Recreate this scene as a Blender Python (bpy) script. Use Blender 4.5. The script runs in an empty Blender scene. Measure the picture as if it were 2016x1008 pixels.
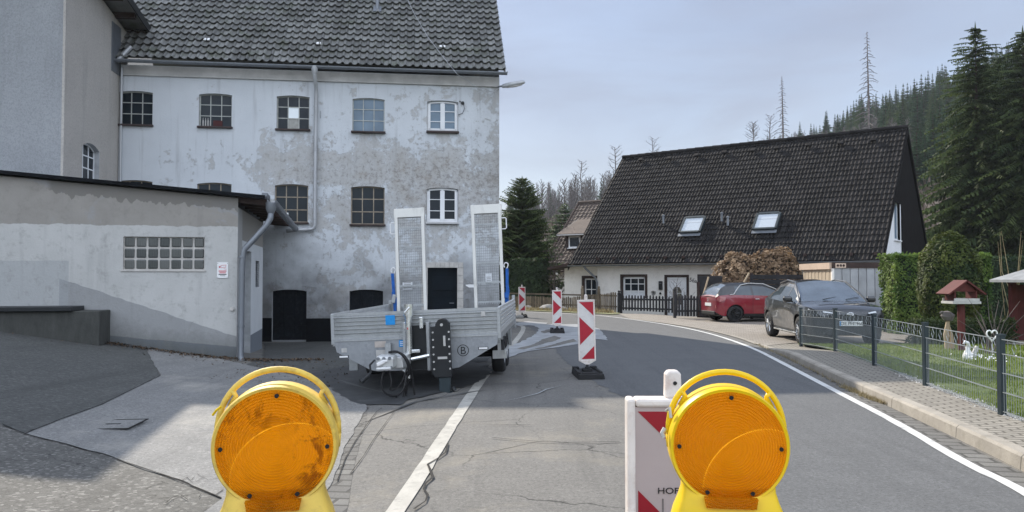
import bpy, bmesh, math, random
from mathutils import Vector, Matrix, noise
from mathutils.geometry import delaunay_2d_cdt
R = math.radians
random.seed(7)
rng = random.Random(11)
scn = bpy.context.scene
COL = scn.collection

# ---------------------------------------------------------------- camera, sky, sun, exposure
CAM_Z = 1.55
FPX, UC, VC, VH = 1500.0, 1008.0, 504.0, 548.0
PITCH = math.atan((VH - VC) / FPX)
cam_d = bpy.data.cameras.new('camera')
cam = bpy.data.objects.new('camera', cam_d)
COL.objects.link(cam)
cam.location = (0, 0, CAM_Z)
cam.rotation_euler = (R(90) + PITCH, 0, 0)
cam_d.sensor_width = 36.0
cam_d.lens = 36.0 * FPX / 2016.0
cam_d.clip_start = 0.05
cam_d.clip_end = 5000
scn.camera = cam

SUN_AZ, SUN_EL = R(-30), R(36)          # azimuth measured from +Y towards +X
world = bpy.data.worlds.new('World')
scn.world = world
world.use_nodes = True
wn, wl = world.node_tree.nodes, world.node_tree.links
wn.clear()
w_out = wn.new('ShaderNodeOutputWorld')
w_bg = wn.new('ShaderNodeBackground')
w_sky = wn.new('ShaderNodeTexSky')
w_sky.sky_type = 'NISHITA'
w_sky.sun_disc = False
w_sky.sun_elevation = SUN_EL
w_sky.sun_rotation = SUN_AZ
w_sky.air_density = 1.0
w_sky.dust_density = 0.6
w_sky.ozone_density = 1.6
w_tc = wn.new('ShaderNodeTexCoord')
w_map = wn.new('ShaderNodeMapping')
w_map.inputs['Scale'].default_value = (1.0, 1.0, 3.2)
w_noi = wn.new('ShaderNodeTexNoise')
w_noi.inputs['Scale'].default_value = 2.1
w_noi.inputs['Detail'].default_value = 7
w_noi.inputs['Roughness'].default_value = 0.55
w_noi.inputs['Distortion'].default_value = 0.5
w_ramp = wn.new('ShaderNodeValToRGB')
w_ramp.color_ramp.elements[0].position = 0.36
w_ramp.color_ramp.elements[0].color = (0.72, 0.72, 0.72, 1)
w_ramp.color_ramp.elements[1].position = 0.72
w_ramp.color_ramp.elements[1].color = (0.97, 0.97, 0.97, 1)
w_mix = wn.new('ShaderNodeMix')
w_mix.data_type = 'RGBA'
# thin high cloud: dimmed ahead, brightened behind the viewer as added fill light
w_sep = wn.new('ShaderNodeSeparateXYZ'); wl.new(w_tc.outputs['Generated'], w_sep.inputs[0])
w_dir = wn.new('ShaderNodeValToRGB')
w_dir.color_ramp.elements[0].position = 0.0; w_dir.color_ramp.elements[0].color = (11.4, 12.3, 13.8, 1)
w_dir.color_ramp.elements[1].position = 0.72; w_dir.color_ramp.elements[1].color = (1.50, 1.74, 2.38, 1)
w_hz = wn.new('ShaderNodeMapRange'); w_hz.inputs[1].default_value = -1; w_hz.inputs[2].default_value = 1
w_n2 = wn.new('ShaderNodeTexNoise'); w_n2.inputs['Scale'].default_value = 1.7; w_n2.inputs['Detail'].default_value = 6; w_n2.inputs['Distortion'].default_value = .8
wl.new(w_map.outputs['Vector'], w_n2.inputs['Vector'])
w_mod = wn.new('ShaderNodeValToRGB'); w_mod.color_ramp.elements[0].position = .34; w_mod.color_ramp.elements[0].color = (.84, .86, .90, 1)
w_mod.color_ramp.elements[1].position = .68; w_mod.color_ramp.elements[1].color = (1.0, 1.0, 1.0, 1)
wl.new(w_n2.outputs['Fac'], w_mod.inputs['Fac'])
w_mul = wn.new('ShaderNodeMix'); w_mul.data_type = 'RGBA'; w_mul.blend_type = 'MULTIPLY'; w_mul.inputs[0].default_value = 1.0
wl.new(w_mod.outputs['Color'], w_mul.inputs[7])
wl.new(w_sep.outputs['Y'], w_hz.inputs[0]); wl.new(w_hz.outputs[0], w_dir.inputs['Fac'])
w_low = wn.new('ShaderNodeMix'); w_low.data_type = 'RGBA'; w_low.inputs[7].default_value = (2.5, 2.58, 2.78, 1)
w_lr = wn.new('ShaderNodeValToRGB'); w_lr.color_ramp.elements[0].position = 0.02; w_lr.color_ramp.elements[0].color = (.8, .8, .8, 1)
w_lr.color_ramp.elements[1].position = .38; w_lr.color_ramp.elements[1].color = (0, 0, 0, 1)
wl.new(w_sep.outputs['Z'], w_lr.inputs['Fac']); wl.new(w_lr.outputs['Color'], w_low.inputs[0])
wl.new(w_dir.outputs['Color'], w_low.inputs[6]); wl.new(w_low.outputs[2], w_mul.inputs[6]); wl.new(w_mul.outputs[2], w_mix.inputs[7])
wl.new(w_tc.outputs['Generated'], w_map.inputs['Vector'])
wl.new(w_map.outputs['Vector'], w_noi.inputs['Vector'])
wl.new(w_noi.outputs['Fac'], w_ramp.inputs['Fac'])
wl.new(w_ramp.outputs['Color'], w_mix.inputs[0])
wl.new(w_sky.outputs['Color'], w_mix.inputs[6])
wl.new(w_mix.outputs[2], w_bg.inputs['Color'])
w_bg.inputs['Strength'].default_value = 0.12
wl.new(w_bg.outputs['Background'], w_out.inputs['Surface'])

sun_d = bpy.data.lights.new('sun', 'SUN')
sun = bpy.data.objects.new('sun', sun_d)
COL.objects.link(sun)
sun_d.energy = 3.25
sun_d.angle = R(0.5)
sun_d.color = (1.0, 0.92, 0.80)
_sd = Vector((math.sin(SUN_AZ) * math.cos(SUN_EL), math.cos(SUN_AZ) * math.cos(SUN_EL), math.sin(SUN_EL)))
sun.rotation_euler = _sd.to_track_quat('Z', 'Y').to_euler()
scn.view_settings.view_transform = 'Standard'
scn.view_settings.look = 'None'
scn.view_settings.gamma = 1.0
scn.view_settings.use_curve_mapping = False
scn.view_settings.exposure = 1.0
scn.cycles.max_bounces = 8
scn.cycles.transparent_max_bounces = 12
scn.cycles.caustics_reflective = False
scn.cycles.caustics_refractive = False

# ---------------------------------------------------------------- measuring helpers
def ray(u, v):
    a, b = (u - UC) / FPX, (VC - v) / FPX
    c, s = math.cos(PITCH), math.sin(PITCH)
    return Vector((a, c - b * s, s + b * c))
def P(u, v, y):
    d = ray(u, v)
    return Vector((0, 0, CAM_Z)) + d * (y / d.y)
def sstep(a, b, x):
    t = max(0.0, min(1.0, (x - a) / (b - a)))
    return t * t * (3 - 2 * t)
def seg_dist(p, a, b):
    ax, ay = a; bx, by = b
    dx, dy = bx - ax, by - ay
    t = max(0, min(1, ((p[0] - ax) * dx + (p[1] - ay) * dy) / (dx * dx + dy * dy)))
    return math.hypot(p[0] - ax - dx * t, p[1] - ay - dy * t)
GUTTER = [(-1.12, 3.5), (-1.28, 5.0), (-1.58, 6.7), (-1.85, 8.8), (-2.25, 10.6), (-3.3, 12.3), (-4.6, 14.2)]
def h(x, y):
    """height of the ground near the camera"""
    z = 0.0
    x0 = 2.3 + 0.21 * y
    t = (-x - x0) / 0.45
    z += 0.172 * 0.45 * (math.log1p(math.exp(t)) if t < 30 else t) * (1 - sstep(16, 24, y))
    z -= 0.2 * sstep(13.5, 19.5, y) * sstep(-0.9, -3.6, x) if x < -0.9 else 0
    if 2 < y < 16 and -6 < x < 1:
        d = min(seg_dist((x, y), GUTTER[i], GUTTER[i + 1]) for i in range(len(GUTTER) - 1))
        z -= 0.055 * math.exp(-(d / 0.75) ** 2) * sstep(15, 12.5, y)
    dh = (x - 5.8) * 0.602 + (y - 36) * 0.799          # behind the picket fences the front garden lies lower
    if x < 9.5: z -= 0.35 * sstep(-2.0, -0.9, dh) * sstep(9.5, 8.0, x)
    z -= 0.06 * sstep(15, 22, y) * sstep(5.5, 7.5, x)
    return z
def GH(u, v):
    d = ray(u, v); z = 0.0
    for _ in range(12):
        k = (z - CAM_Z) / d.z
        x, y = d.x * k, d.y * k
        z = 0.5 * z + 0.5 * h(x, y)
    return (x, y)
def wall_px(u, v, o, yaw):
    """pixel -> (local x, z) on the vertical plane through o along yaw"""
    d = ray(u, v); c, s = math.cos(yaw), math.sin(yaw)
    det = c * (-d.y) + d.x * s
    t = ((-o[0]) * (-d.y) + d.x * (-o[1])) / det
    k = (o[0] + c * t) / d.x if abs(d.x) > 1e-4 else (o[1] + s * t) / d.y
    return t, CAM_Z + d.z * k
def plane_px(u, v, p, n):
    d = ray(u, v); o = Vector((0, 0, CAM_Z))
    return o + d * ((Vector(p) - o).dot(n) / d.dot(n))
def interp(x, xs, ys):
    if x <= xs[0]: return ys[0]
    for i in range(len(xs) - 1):
        if x <= xs[i + 1]:
            return ys[i] + (ys[i + 1] - ys[i]) * (x - xs[i]) / (xs[i + 1] - xs[i])
    return ys[-1]

# ---------------------------------------------------------------- mesh builder
class MB:
    def __init__(s):
        s.v, s.f, s.m, s.r = [], [], [], []
    def add(s, vs, fs, mat=0, rnd=None):
        o = len(s.v)
        s.v.extend([tuple(p) for p in vs])
        for f in fs:
            s.f.append(tuple(i + o for i in f)); s.m.append(mat)
            s.r.append(rng.random() if rnd is None else rnd)
    def quad(s, a, b, c, d, mat=0, rnd=None): s.add([a, b, c, d], [(0, 1, 2, 3)], mat, rnd)
    def poly(s, pts, mat=0, rnd=None): s.add(pts, [tuple(range(len(pts)))], mat, rnd)
    def box(s, c, sz, rot=None, mat=0, bev=0.0, rnd=None):
        hx, hy, hz = sz[0] / 2, sz[1] / 2, sz[2] / 2
        if bev <= 0:
            vs = [Vector((x, y, z)) for x in (-hx, hx) for y in (-hy, hy) for z in (-hz, hz)]
            fs = [(0, 1, 3, 2), (4, 6, 7, 5), (0, 4, 5, 1), (2, 3, 7, 6), (0, 2, 6, 4), (1, 5, 7, 3)]
        else:
            b = min(bev, hx * .9, hy * .9, hz * .9)
            bm = bmesh.new()
            bmesh.ops.create_cube(bm, size=1.0, matrix=Matrix.Diagonal((sz[0], sz[1], sz[2], 1)))
            bmesh.ops.bevel(bm, geom=bm.edges[:], offset=b, segments=2, profile=.5, affect='EDGES')
            bm.verts.index_update()
            vs = [v.co.copy() for v in bm.verts]
            fs = [tuple(v.index for v in f.verts) for f in bm.faces]
            bm.free()
        M_ = rot if rot is not None else Matrix.Identity(3)
        c = Vector(c)
        s.add([M_ @ p + c for p in vs], fs, mat, rng.random() if rnd is None else rnd)
    def box2(s, a, b, mat=0, bev=0.0, rnd=None):
        s.box([(a[i] + b[i]) / 2 for i in range(3)], [abs(b[i] - a[i]) for i in range(3)], None, mat, bev, rnd)
    def tube(s, path, r, n=8, mat=0, cap=True, rnd=None):
        path = [Vector(p) for p in path]
        rs = r if isinstance(r, (list, tuple)) else [r] * len(path)
        vs, fs = [], []
        up = None
        for i, p in enumerate(path):
            a = path[max(0, i - 1)]; b = path[min(len(path) - 1, i + 1)]
            t = (b - a)
            t = t.normalized() if t.length > 1e-9 else Vector((0, 0, 1))
            if up is None:
                up = t.orthogonal().normalized()
            else:
                up = up - t * up.dot(t)
                up = up.normalized() if up.length > 1e-6 else t.orthogonal().normalized()
            w = t.cross(up)
            for k in range(n):
                a_ = 2 * math.pi * k / n
                vs.append(p + (up * math.cos(a_) + w * math.sin(a_)) * rs[i])
        for i in range(len(path) - 1):
            for k in range(n):
                fs.append((i * n + k, i * n + (k + 1) % n, (i + 1) * n + (k + 1) % n, (i + 1) * n + k))
        if cap:
            fs.append(tuple(range(n))[::-1]); fs.append(tuple((len(path) - 1) * n + k for k in range(n)))
        s.add(vs, fs, mat, rng.random() if rnd is None else rnd)
    def cyl(s, a, b, r, n=12, mat=0, r2=None): s.tube([a, b], [r, r if r2 is None else r2], n, mat)
    def lathe(s, prof, c=(0, 0, 0), axis='Z', n=24, mat=0, cap=False):
        vs, fs = [], []
        for (r_, z_) in prof:
            for k in range(n):
                a = 2 * math.pi * k / n
                x, y = r_ * math.cos(a), r_ * math.sin(a)
                p = {'Z': (x, y, z_), 'Y': (x, z_, y), 'X': (z_, x, y)}[axis]
                vs.append((p[0] + c[0], p[1] + c[1], p[2] + c[2]))
        for i in range(len(prof) - 1):
            for k in range(n):
                fs.append((i * n + k, i * n + (k + 1) % n, (i + 1) * n + (k + 1) % n, (i + 1) * n + k))
        if cap:
            fs.append(tuple(range(n))); fs.append(tuple((len(prof) - 1) * n + k for k in range(n)))
        s.add(vs, fs, mat, rng.random())
    def prism(s, pts2, y0, y1, plane='XZ', mat=0):
        """extrude a closed 2D outline"""
        n = len(pts2)
        mk = {'XZ': lambda p, d: (p[0], d, p[1]), 'XY': lambda p, d: (p[0], p[1], d), 'YZ': lambda p, d: (d, p[0], p[1])}[plane]
        vs = [mk(p, y0) for p in pts2] + [mk(p, y1) for p in pts2]
        fs = [tuple(range(n))[::-1], tuple(range(n, 2 * n))]
        fs += [(i, (i + 1) % n, n + (i + 1) % n, n + i) for i in range(n)]
        s.add(vs, fs, mat, rng.random())
    def xform(s, fn):
        s.v = [tuple(fn(Vector(p))) for p in s.v]; return s
    def build(s, name, mats, parent=None, smooth=False, loc=None, rotz=None):
        me = bpy.data.meshes.new(name)
        me.from_pydata(s.v, [], s.f)
        if not isinstance(mats, (list, tuple)): mats = [mats]
        for m in mats: me.materials.append(m)
        if len(mats) > 1: me.polygons.foreach_set('material_index', s.m)
        at = me.attributes.new('rnd', 'FLOAT', 'FACE')
        at.data.foreach_set('value', s.r)
        if smooth: me.polygons.foreach_set('use_smooth', [True] * len(s.f))
        me.update()
        o = bpy.data.objects.new(name, me)
        COL.objects.link(o)
        if parent: o.parent = parent
        if loc: o.location = loc
        if rotz is not None: o.rotation_euler = (0, 0, rotz)
        return o
def bevel(o, w=0.01, seg=2, ang=35):
    m = o.modifiers.new('bevel', 'BEVEL'); m.width = w; m.segments = seg
    m.limit_method = 'ANGLE'; m.angle_limit = R(ang); m.harden_normals = False
    return o
def thing(name, label, cat, loc=(0, 0, 0), rotz=0, group=None, rot=None):
    o = bpy.data.objects.new(name, None); COL.objects.link(o)
    o.empty_display_size = 0.2
    o.location = loc; o.rotation_euler = rot if rot else (0, 0, rotz)
    tag(o, label, cat, group); return o
def tag(o, label, cat, group=None, kind=None):
    if label: o['label'] = label
    if cat: o['category'] = cat
    if group: o['group'] = group
    if kind: o['kind'] = kind
    return o
def struct(o): o['kind'] = 'structure'; return o
def copy_tree(o, parent=None):
    c = o.copy(); COL.objects.link(c)
    if parent: c.parent = parent
    for ch in list(o.children): copy_tree(ch, c)
    return c
def text_mesh(name, txt, size, mat, parent, loc, rot, depth=0.001, align='CENTER'):
    cu = bpy.data.curves.new(name, 'FONT'); cu.body = txt; cu.size = size; cu.extrude = depth; cu.align_x = align
    to = bpy.data.objects.new('tmp', cu); COL.objects.link(to)
    bpy.context.view_layer.update()
    me = bpy.data.meshes.new_from_object(to.evaluated_get(bpy.context.evaluated_depsgraph_get()))
    bpy.data.objects.remove(to)
    me.materials.clear(); me.materials.append(mat)
    o = bpy.data.objects.new(name, me); COL.objects.link(o)
    o.parent = parent; o.location = loc; o.rotation_euler = rot
    return o

# ---------------------------------------------------------------- materials
def rgb(*c): return (c[0], c[1], c[2], 1.0)
class NT:
    def __init__(s, name):
        s.m = bpy.data.materials.new(name); s.m.use_nodes = True
        s.t = s.m.node_tree; s.n = s.t.nodes; s.l = s.t.links
        s.b = s.n['Principled BSDF']; s.out = s.n['Material Output']
        s.tc = s.n.new('ShaderNodeTexCoord')
    def co(s, which='Object', scale=(1, 1, 1), loc=(0, 0, 0), rot=(0, 0, 0)):
        mp = s.n.new('ShaderNodeMapping')
        mp.inputs['Scale'].default_value = scale; mp.inputs['Location'].default_value = loc; mp.inputs['Rotation'].default_value = rot
        if which == 'Pos':
            g = s.n.new('ShaderNodeNewGeometry'); s.l.new(g.outputs['Position'], mp.inputs['Vector'])
        else: s.l.new(s.tc.outputs[which], mp.inputs['Vector'])
        return mp.outputs['Vector']
    def noise(s, vec, scale, detail=6, rough=.55, dist=0):
        n = s.n.new('ShaderNodeTexNoise'); s.l.new(vec, n.inputs['Vector'])
        n.inputs['Scale'].default_value = scale; n.inputs['Detail'].default_value = detail
        n.inputs['Roughness'].default_value = rough; n.inputs['Distortion'].default_value = dist
        return n.outputs['Fac']
    def voro(s, vec, scale, feat='DISTANCE_TO_EDGE', out='Distance', rnd=1):
        n = s.n.new('ShaderNodeTexVoronoi'); n.feature = feat; s.l.new(vec, n.inputs['Vector'])
        n.inputs['Scale'].default_value = scale; n.inputs['Randomness'].default_value = rnd
        return n.outputs[out]
    def ramp(s, fac, stops):
        n = s.n.new('ShaderNodeValToRGB'); cr = n.color_ramp
        while len(cr.elements) < len(stops): cr.elements.new(.5)
        for e, (p, c) in zip(cr.elements, stops):
            e.position = p; e.color = (c, c, c, 1) if isinstance(c, (int, float)) else (*c[:3], 1)
        s.l.new(fac, n.inputs['Fac']); return n.outputs['Color']
    def mix(s, fac, a, b, mode='MIX'):
        n = s.n.new('ShaderNodeMix'); n.data_type = 'RGBA'; n.blend_type = mode
        for i, x in ((0, fac), (6, a), (7, b)):
            if isinstance(x, (int, float)): n.inputs[i].default_value = x if i == 0 else (x, x, x, 1)
            elif isinstance(x, (tuple, list)): n.inputs[i].default_value = (*x[:3], 1)
            else: s.l.new(x, n.inputs[i])
        return n.outputs[2]
    def math(s, op, a, b=None, clamp=False):
        n = s.n.new('ShaderNodeMath'); n.operation = op; n.use_clamp = clamp
        for i, x in enumerate((a, b)):
            if x is None: continue
            if isinstance(x, (int, float)): n.inputs[i].default_value = x
            else: s.l.new(x, n.inputs[i])
        return n.outputs[0]
    def sep(s, vec):
        n = s.n.new('ShaderNodeSeparateXYZ'); s.l.new(vec, n.inputs[0]); return n.outputs
    def attr(s, name='rnd'):
        n = s.n.new('ShaderNodeAttribute'); n.attribute_name = name; return n.outputs['Fac']
    def bump(s, hgt, strength=.3, dist=.01):
        n = s.n.new('ShaderNodeBump'); n.inputs['Strength'].default_value = strength; n.inputs['Distance'].default_value = dist
        s.l.new(hgt, n.inputs['Height']); s.l.new(n.outputs['Normal'], s.b.inputs['Normal']); return n
    def set(s, **k):
        names = dict(col='Base Color', rough='Roughness', metal='Metallic', spec='Specular IOR Level', coat='Coat Weight', trans='Transmission Weight', ior='IOR', emit='Emission Color', es='Emission Strength', alpha='Alpha', cr='Coat Roughness')
        for kk, x in k.items():
            i = s.b.inputs[names[kk]]
            if isinstance(x, (int, float)): i.default_value = x
            elif isinstance(x, (tuple, list)): i.default_value = (*x[:3], 1)
            else: s.l.new(x, i)
        return s
def M(name, col, rough=.7, metal=0., var=.18, scale=4., bump=0., bscale=40., spec=.4, rv=.0, coat=0., dirt=None, which='Object'):
    t = NT(name); v = t.co(which)
    n = t.noise(v, scale, 8, .6)
    lo = tuple(c * (1 - var) for c in col); hi = tuple(min(1, c * (1 + var)) for c in col)
    c = t.ramp(n, [(.3, lo), (.7, hi)])
    if rv:
        a = t.attr()
        c = t.mix(1.0, c, t.ramp(a, [(0, 1 - rv), (1, 1 + rv)]), 'MULTIPLY')
    if dirt:
        d = t.noise(t.co(which, loc=(3, 1, 7)), scale * 1.7, 10, .7)
        c = t.mix(t.ramp(d, [(.5, 0.0), (.72, dirt[1])]), c, dirt[0])
    t.set(col=c, rough=rough, metal=metal, spec=spec, coat=coat)
    if bump:
        t.bump(t.noise(v, bscale, 6, .6), bump, .01)
    return t.m

def m_factory_plaster():
    t = NT('old_plaster'); v = t.co('Object')
    x, y, z = t.sep(v)
    big = t.noise(v, .55, 3, .5)
    fine = t.noise(v, 2.2, 12, .72, .3)
    finer = t.noise(t.co('Object', loc=(5, 2, 9)), 8, 12, .82)
    # peeling grows to the right of the downpipe and around mid height
    wx = t.ramp(t.math('DIVIDE', x, 10.4), [(.0, .0), (.28, .06), (.42, .52), (.7, .62), (1, .8)])
    wz = t.ramp(t.math('DIVIDE', z, 7.2), [(.0, .35), (.3, .3), (.45, .55), (.62, .75), (.75, .4), (.9, .12), (1, .1)])
    w = t.math('MULTIPLY', wx, wz)
    a = t.math('ADD', t.math('ADD', t.math('MULTIPLY', fine, .5), t.math('MULTIPLY', finer, .38)), t.math('MULTIPLY', big, .42))
    a = t.math('ADD', a, t.math('MULTIPLY', w, .36))
    peel = t.ramp(a, [(.745, 0), (.76, .45), (.84, .6), (.92, .92)])
    speck = t.ramp(t.math('ADD', finer, t.math('MULTIPLY', w, .22)), [(.60, 0), (.66, .55), (.76, .8)])
    base = t.mix(t.noise(v, 1.3, 6, .6), (.49, .515, .54), (.63, .655, .675))
    bare = t.mix(t.noise(v, 9, 6, .7), (.26, .24, .215), (.43, .40, .36))
    c = t.mix(peel, base, bare)
    c = t.mix(speck, c, (.21, .20, .19))
    # damp, sooty lower storey
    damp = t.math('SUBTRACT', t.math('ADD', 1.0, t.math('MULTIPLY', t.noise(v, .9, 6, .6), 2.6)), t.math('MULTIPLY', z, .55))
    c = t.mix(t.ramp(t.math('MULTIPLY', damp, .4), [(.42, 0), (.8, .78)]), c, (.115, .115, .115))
    # run-off streaks
    st = t.noise(t.co('Object', scale=(5.5, 1, .35)), 1.0, 6, .6)
    c = t.mix(t.ramp(st, [(.55, 0), (.75, .38)]), c, (.17, .165, .16))
    edge = t.ramp(t.math('DIVIDE', x, 10.4), [(.9, 0), (1, .45)])
    c = t.mix(t.math('MULTIPLY', edge, t.ramp(fine, [(.35, .2), (.6, 1)])), c, (.2, .19, .175))
    t.set(col=c, rough=.92, spec=.2)
    hgt = t.math('ADD', t.math('MULTIPLY', t.noise(v, 22, 6, .7), .6), t.math('MULTIPLY', peel, -.9))
    t.bump(hgt, .6, .02)
    return t.m
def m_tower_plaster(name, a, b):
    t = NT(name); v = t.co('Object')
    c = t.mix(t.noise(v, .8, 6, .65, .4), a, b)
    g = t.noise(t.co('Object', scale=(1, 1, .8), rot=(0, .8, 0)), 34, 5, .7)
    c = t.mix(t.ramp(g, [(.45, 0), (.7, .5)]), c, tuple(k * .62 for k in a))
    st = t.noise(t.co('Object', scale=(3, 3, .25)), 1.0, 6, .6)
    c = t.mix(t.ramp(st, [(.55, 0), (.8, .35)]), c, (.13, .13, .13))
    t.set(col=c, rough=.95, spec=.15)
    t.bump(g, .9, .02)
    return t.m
def m_annex():
    t = NT('annex_plaster'); v = t.co('Object'); x, y, z = t.sep(v)
    n1 = t.noise(v, 1.1, 8, .65, .3); n2 = t.noise(v, 5, 10, .7)
    wob = t.math('MULTIPLY', t.math('SUBTRACT', t.noise(v, 3.5, 5, .6), .5), .14)
    zz = t.math('ADD', z, wob)
    white = t.mix(n1, (.36, .36, .345), (.58, .575, .555))
    beige = t.mix(t.noise(v, 1.6, 9, .65, .8), (.235, .22, .20), (.36, .34, .31))
    beige = t.mix(t.ramp(t.noise(t.co('Object', loc=(2, 0, 4)), .8, 9, .7, 1.5), [(.55, 0), (.6, .75)]), beige, (.30, .30, .30))
    top = t.ramp(t.math('SUBTRACT', zz, 2.02), [(.5, 0), (.512, 1)])
    c = t.mix(top, white, beige)
    # darker ragged band just below the roof edge
    dz = t.math('SUBTRACT', t.math('SUBTRACT', 3.06, t.math('MULTIPLY', x, .077)), t.math('ADD', z, t.math('MULTIPLY', t.noise(t.co('Object', scale=(1, 1, .2)), 6, 4, .6), .42)))
    dr = t.math('MULTIPLY', t.ramp(dz, [(-.01, 1), (.0, 0)]), t.ramp(t.math('ADD', x, 4.2), [(.0, 0), (.9, .0), (1, 1)]))
    c = t.mix(t.math('MULTIPLY', dr, .8), c, (.17, .16, .145))
    # grey repair coat: a diagonal edge falling to the right
    dl = t.math('SUBTRACT', t.math('ADD', t.math('MULTIPLY', x, -.36), -.10), t.math('ADD', z, t.math('MULTIPLY', wob, .6)))
    lim = t.math('MULTIPLY', t.math('GREATER_THAN', t.math('ADD', x, 3.05), 0), .8)
    m1 = t.math('MULTIPLY', t.math('GREATER_THAN', dl, -.55), lim)
    c = t.mix(m1, c, t.mix(n1, (.205, .21, .215), (.31, .315, .315)))
    # rectangular grey coat further left
    m2 = t.math('MULTIPLY', t.math('GREATER_THAN', 1.87, t.math('ADD', z, t.math('MULTIPLY', wob, .4))), t.math('GREATER_THAN', -2.9, x))
    c = t.mix(t.math('MULTIPLY', m2, .55), c, t.mix(n2, (.26, .275, .28), (.38, .395, .40)))
    # blue grey plinth
    pl = t.math('GREATER_THAN', t.math('SUBTRACT', t.math('MULTIPLY', x, -.11), -.26), t.math('ADD', z, t.math('MULTIPLY', wob, .3)))
    c = t.mix(t.math('MULTIPLY', pl, .85), c, t.mix(n2, (.12, .135, .155), (.19, .205, .225)))
    low = t.ramp(t.math('SUBTRACT', t.math('ADD', t.math('MULTIPLY', n2, .5), .25), t.math('ADD', z, t.math('MULTIPLY', x, .13))), [(.0, 0), (.5, .7)])
    c = t.mix(low, c, (.075, .08, .07))
    c = t.mix(t.ramp(t.noise(v, 4.5, 12, .8), [(.52, 0), (.70, .6)]), c, (.17, .165, .15))
    st = t.noise(t.co('Object', scale=(4, 4, .3)), 1.0, 6, .6)
    c = t.mix(t.ramp(st, [(.56, 0), (.8, .35)]), c, (.16, .16, .155))
    t.set(col=c, rough=.93, spec=.2)
    t.bump(t.noise(v, 26, 6, .7), .45, .015)
    return t.m
def m_tiles(name, c0, c1, moss=None, rough=.75, pale=0.0, spec=.45):
    t = NT(name); v = t.co('Object'); a = t.attr()
    c = t.mix(a, c0, c1)
    c = t.mix(t.ramp(t.noise(v, 1.1, 6, .6), [(.4, 0), (.75, .6)]), c, tuple(k * .55 for k in c0))
    if moss: c = t.mix(t.ramp(t.noise(v, 2.4, 10, .7), [(.52, 0), (.66, .7)]), c, moss)
    if pale:
        c = t.mix(t.ramp(t.noise(v, 14, 8, .75), [(.55, 0), (.7, pale)]), c, (.5, .5, .5))
    t.set(col=c, rough=t.ramp(t.noise(v, 9, 4), [(.3, rough - .12), (.7, rough + .1)]), spec=spec)
    t.bump(t.noise(v, 45, 6, .7), .35, .006)
    return t.m
def m_asphalt(name, c0, c1, grain=110., crack=0., tint=None, stone=.35, rough=.88):
    t = NT(name); v = t.co('Pos')
    c = t.mix(t.noise(v, .45, 7, .6, .4), c0, c1)
    c = t.mix(t.ramp(t.noise(v, 2.1, 8, .65), [(.45, 0), (.75, .35)]), c, tuple(k * 1.3 for k in c1))
    mg = t.noise(v, grain * .26, 5, .75)
    c = t.mix(t.ramp(mg, [(.38, .5), (.5, 0)]), c, tuple(k * .62 for k in c0))
    c = t.mix(t.ramp(mg, [(.54, 0), (.68, .4)]), c, tuple(k * 1.45 for k in c1))
    g = t.noise(v, grain, 3, .7)
    c = t.mix(t.ramp(g, [(.35, .55), (.5, 0)]), c, tuple(k * .45 for k in c0))
    s2 = t.voro(v, grain * .55, 'F1', 'Color')
    c = t.mix(t.math('MULTIPLY', t.ramp(s2, [(.72, 0), (.85, 1)]), stone), c, tuple(min(.6, k * 2.3) for k in c1))
    if tint: c = t.mix(t.ramp(t.noise(t.co('Pos', loc=(4, 9, 0)), .8, 8, .7), [(.52, 0), (.72, .65)]), c, tint)
    tr = t.noise(t.co('Pos', scale=(2.2, .09, 1), loc=(7, 3, 0)), 1.6, 5, .6)
    c = t.mix(t.ramp(tr, [(.52, 0), (.74, .42)]), c, tuple(k * .62 for k in c0))
    hgt = g
    if crack:
        w = t.noise(v, 3, 4, .6)
        vv = t.n.new('ShaderNodeVectorMath'); vv.operation = 'ADD'
        cc = t.n.new('ShaderNodeCombineXYZ'); t.l.new(t.math('MULTIPLY', w, .3), cc.inputs[0]); t.l.new(t.math('MULTIPLY', w, .22), cc.inputs[1])
        t.l.new(v, vv.inputs[0]); t.l.new(cc.outputs[0], vv.inputs[1])
        d = t.voro(vv.outputs[0], crack)
        msk = t.ramp(t.noise(t.co('Pos', loc=(1, 5, 0)), .5, 3), [(.42, 0), (.55, 1)])
        cr = t.math('MULTIPLY', t.ramp(d, [(.0, 1), (.0075, 0)]), msk)
        c = t.mix(t.math('MULTIPLY', cr, .9), c, (.012, .012, .012))
    t.set(col=c, rough=rough, spec=.35)
    t.bump(hgt, .45, .006)
    return t.m
def m_paving(name, c0, c1, bw, bh, rot=0., mort=.02, joint=(.05, .05, .045)):
    t = NT(name); v = t.co('Pos', rot=(0, 0, rot))
    b = t.n.new('ShaderNodeTexBrick'); t.l.new(v, b.inputs['Vector'])
    b.inputs['Scale'].default_value = 1.0; b.inputs['Brick Width'].default_value = bw; b.inputs['Row Height'].default_value = bh
    b.inputs['Mortar Size'].default_value = mort * bh * 2; b.inputs['Mortar Smooth'].default_value = .2; b.inputs['Bias'].default_value = 0
    b.inputs['Color1'].default_value = rgb(*c0); b.inputs['Color2'].default_value = rgb(*c1); b.inputs['Mortar'].default_value = rgb(*joint)
    c = t.mix(t.ramp(t.noise(t.co('Pos'), 1.1, 8, .65), [(.4, 0), (.75, .5)]), b.outputs['Color'], tuple(k * .6 for k in c0))
    c = t.mix(t.ramp(t.noise(t.co('Pos'), 60, 4, .7), [(.35, .4), (.55, 0)]), c, tuple(k * .5 for k in c0))
    t.set(col=c, rough=.9, spec=.3)
    hh = t.math('SUBTRACT', t.math('MULTIPLY', t.noise(v, 40, 4), .4), b.outputs['Fac'])
    t.bump(hh, .6, .012)
    return t.m
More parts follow.
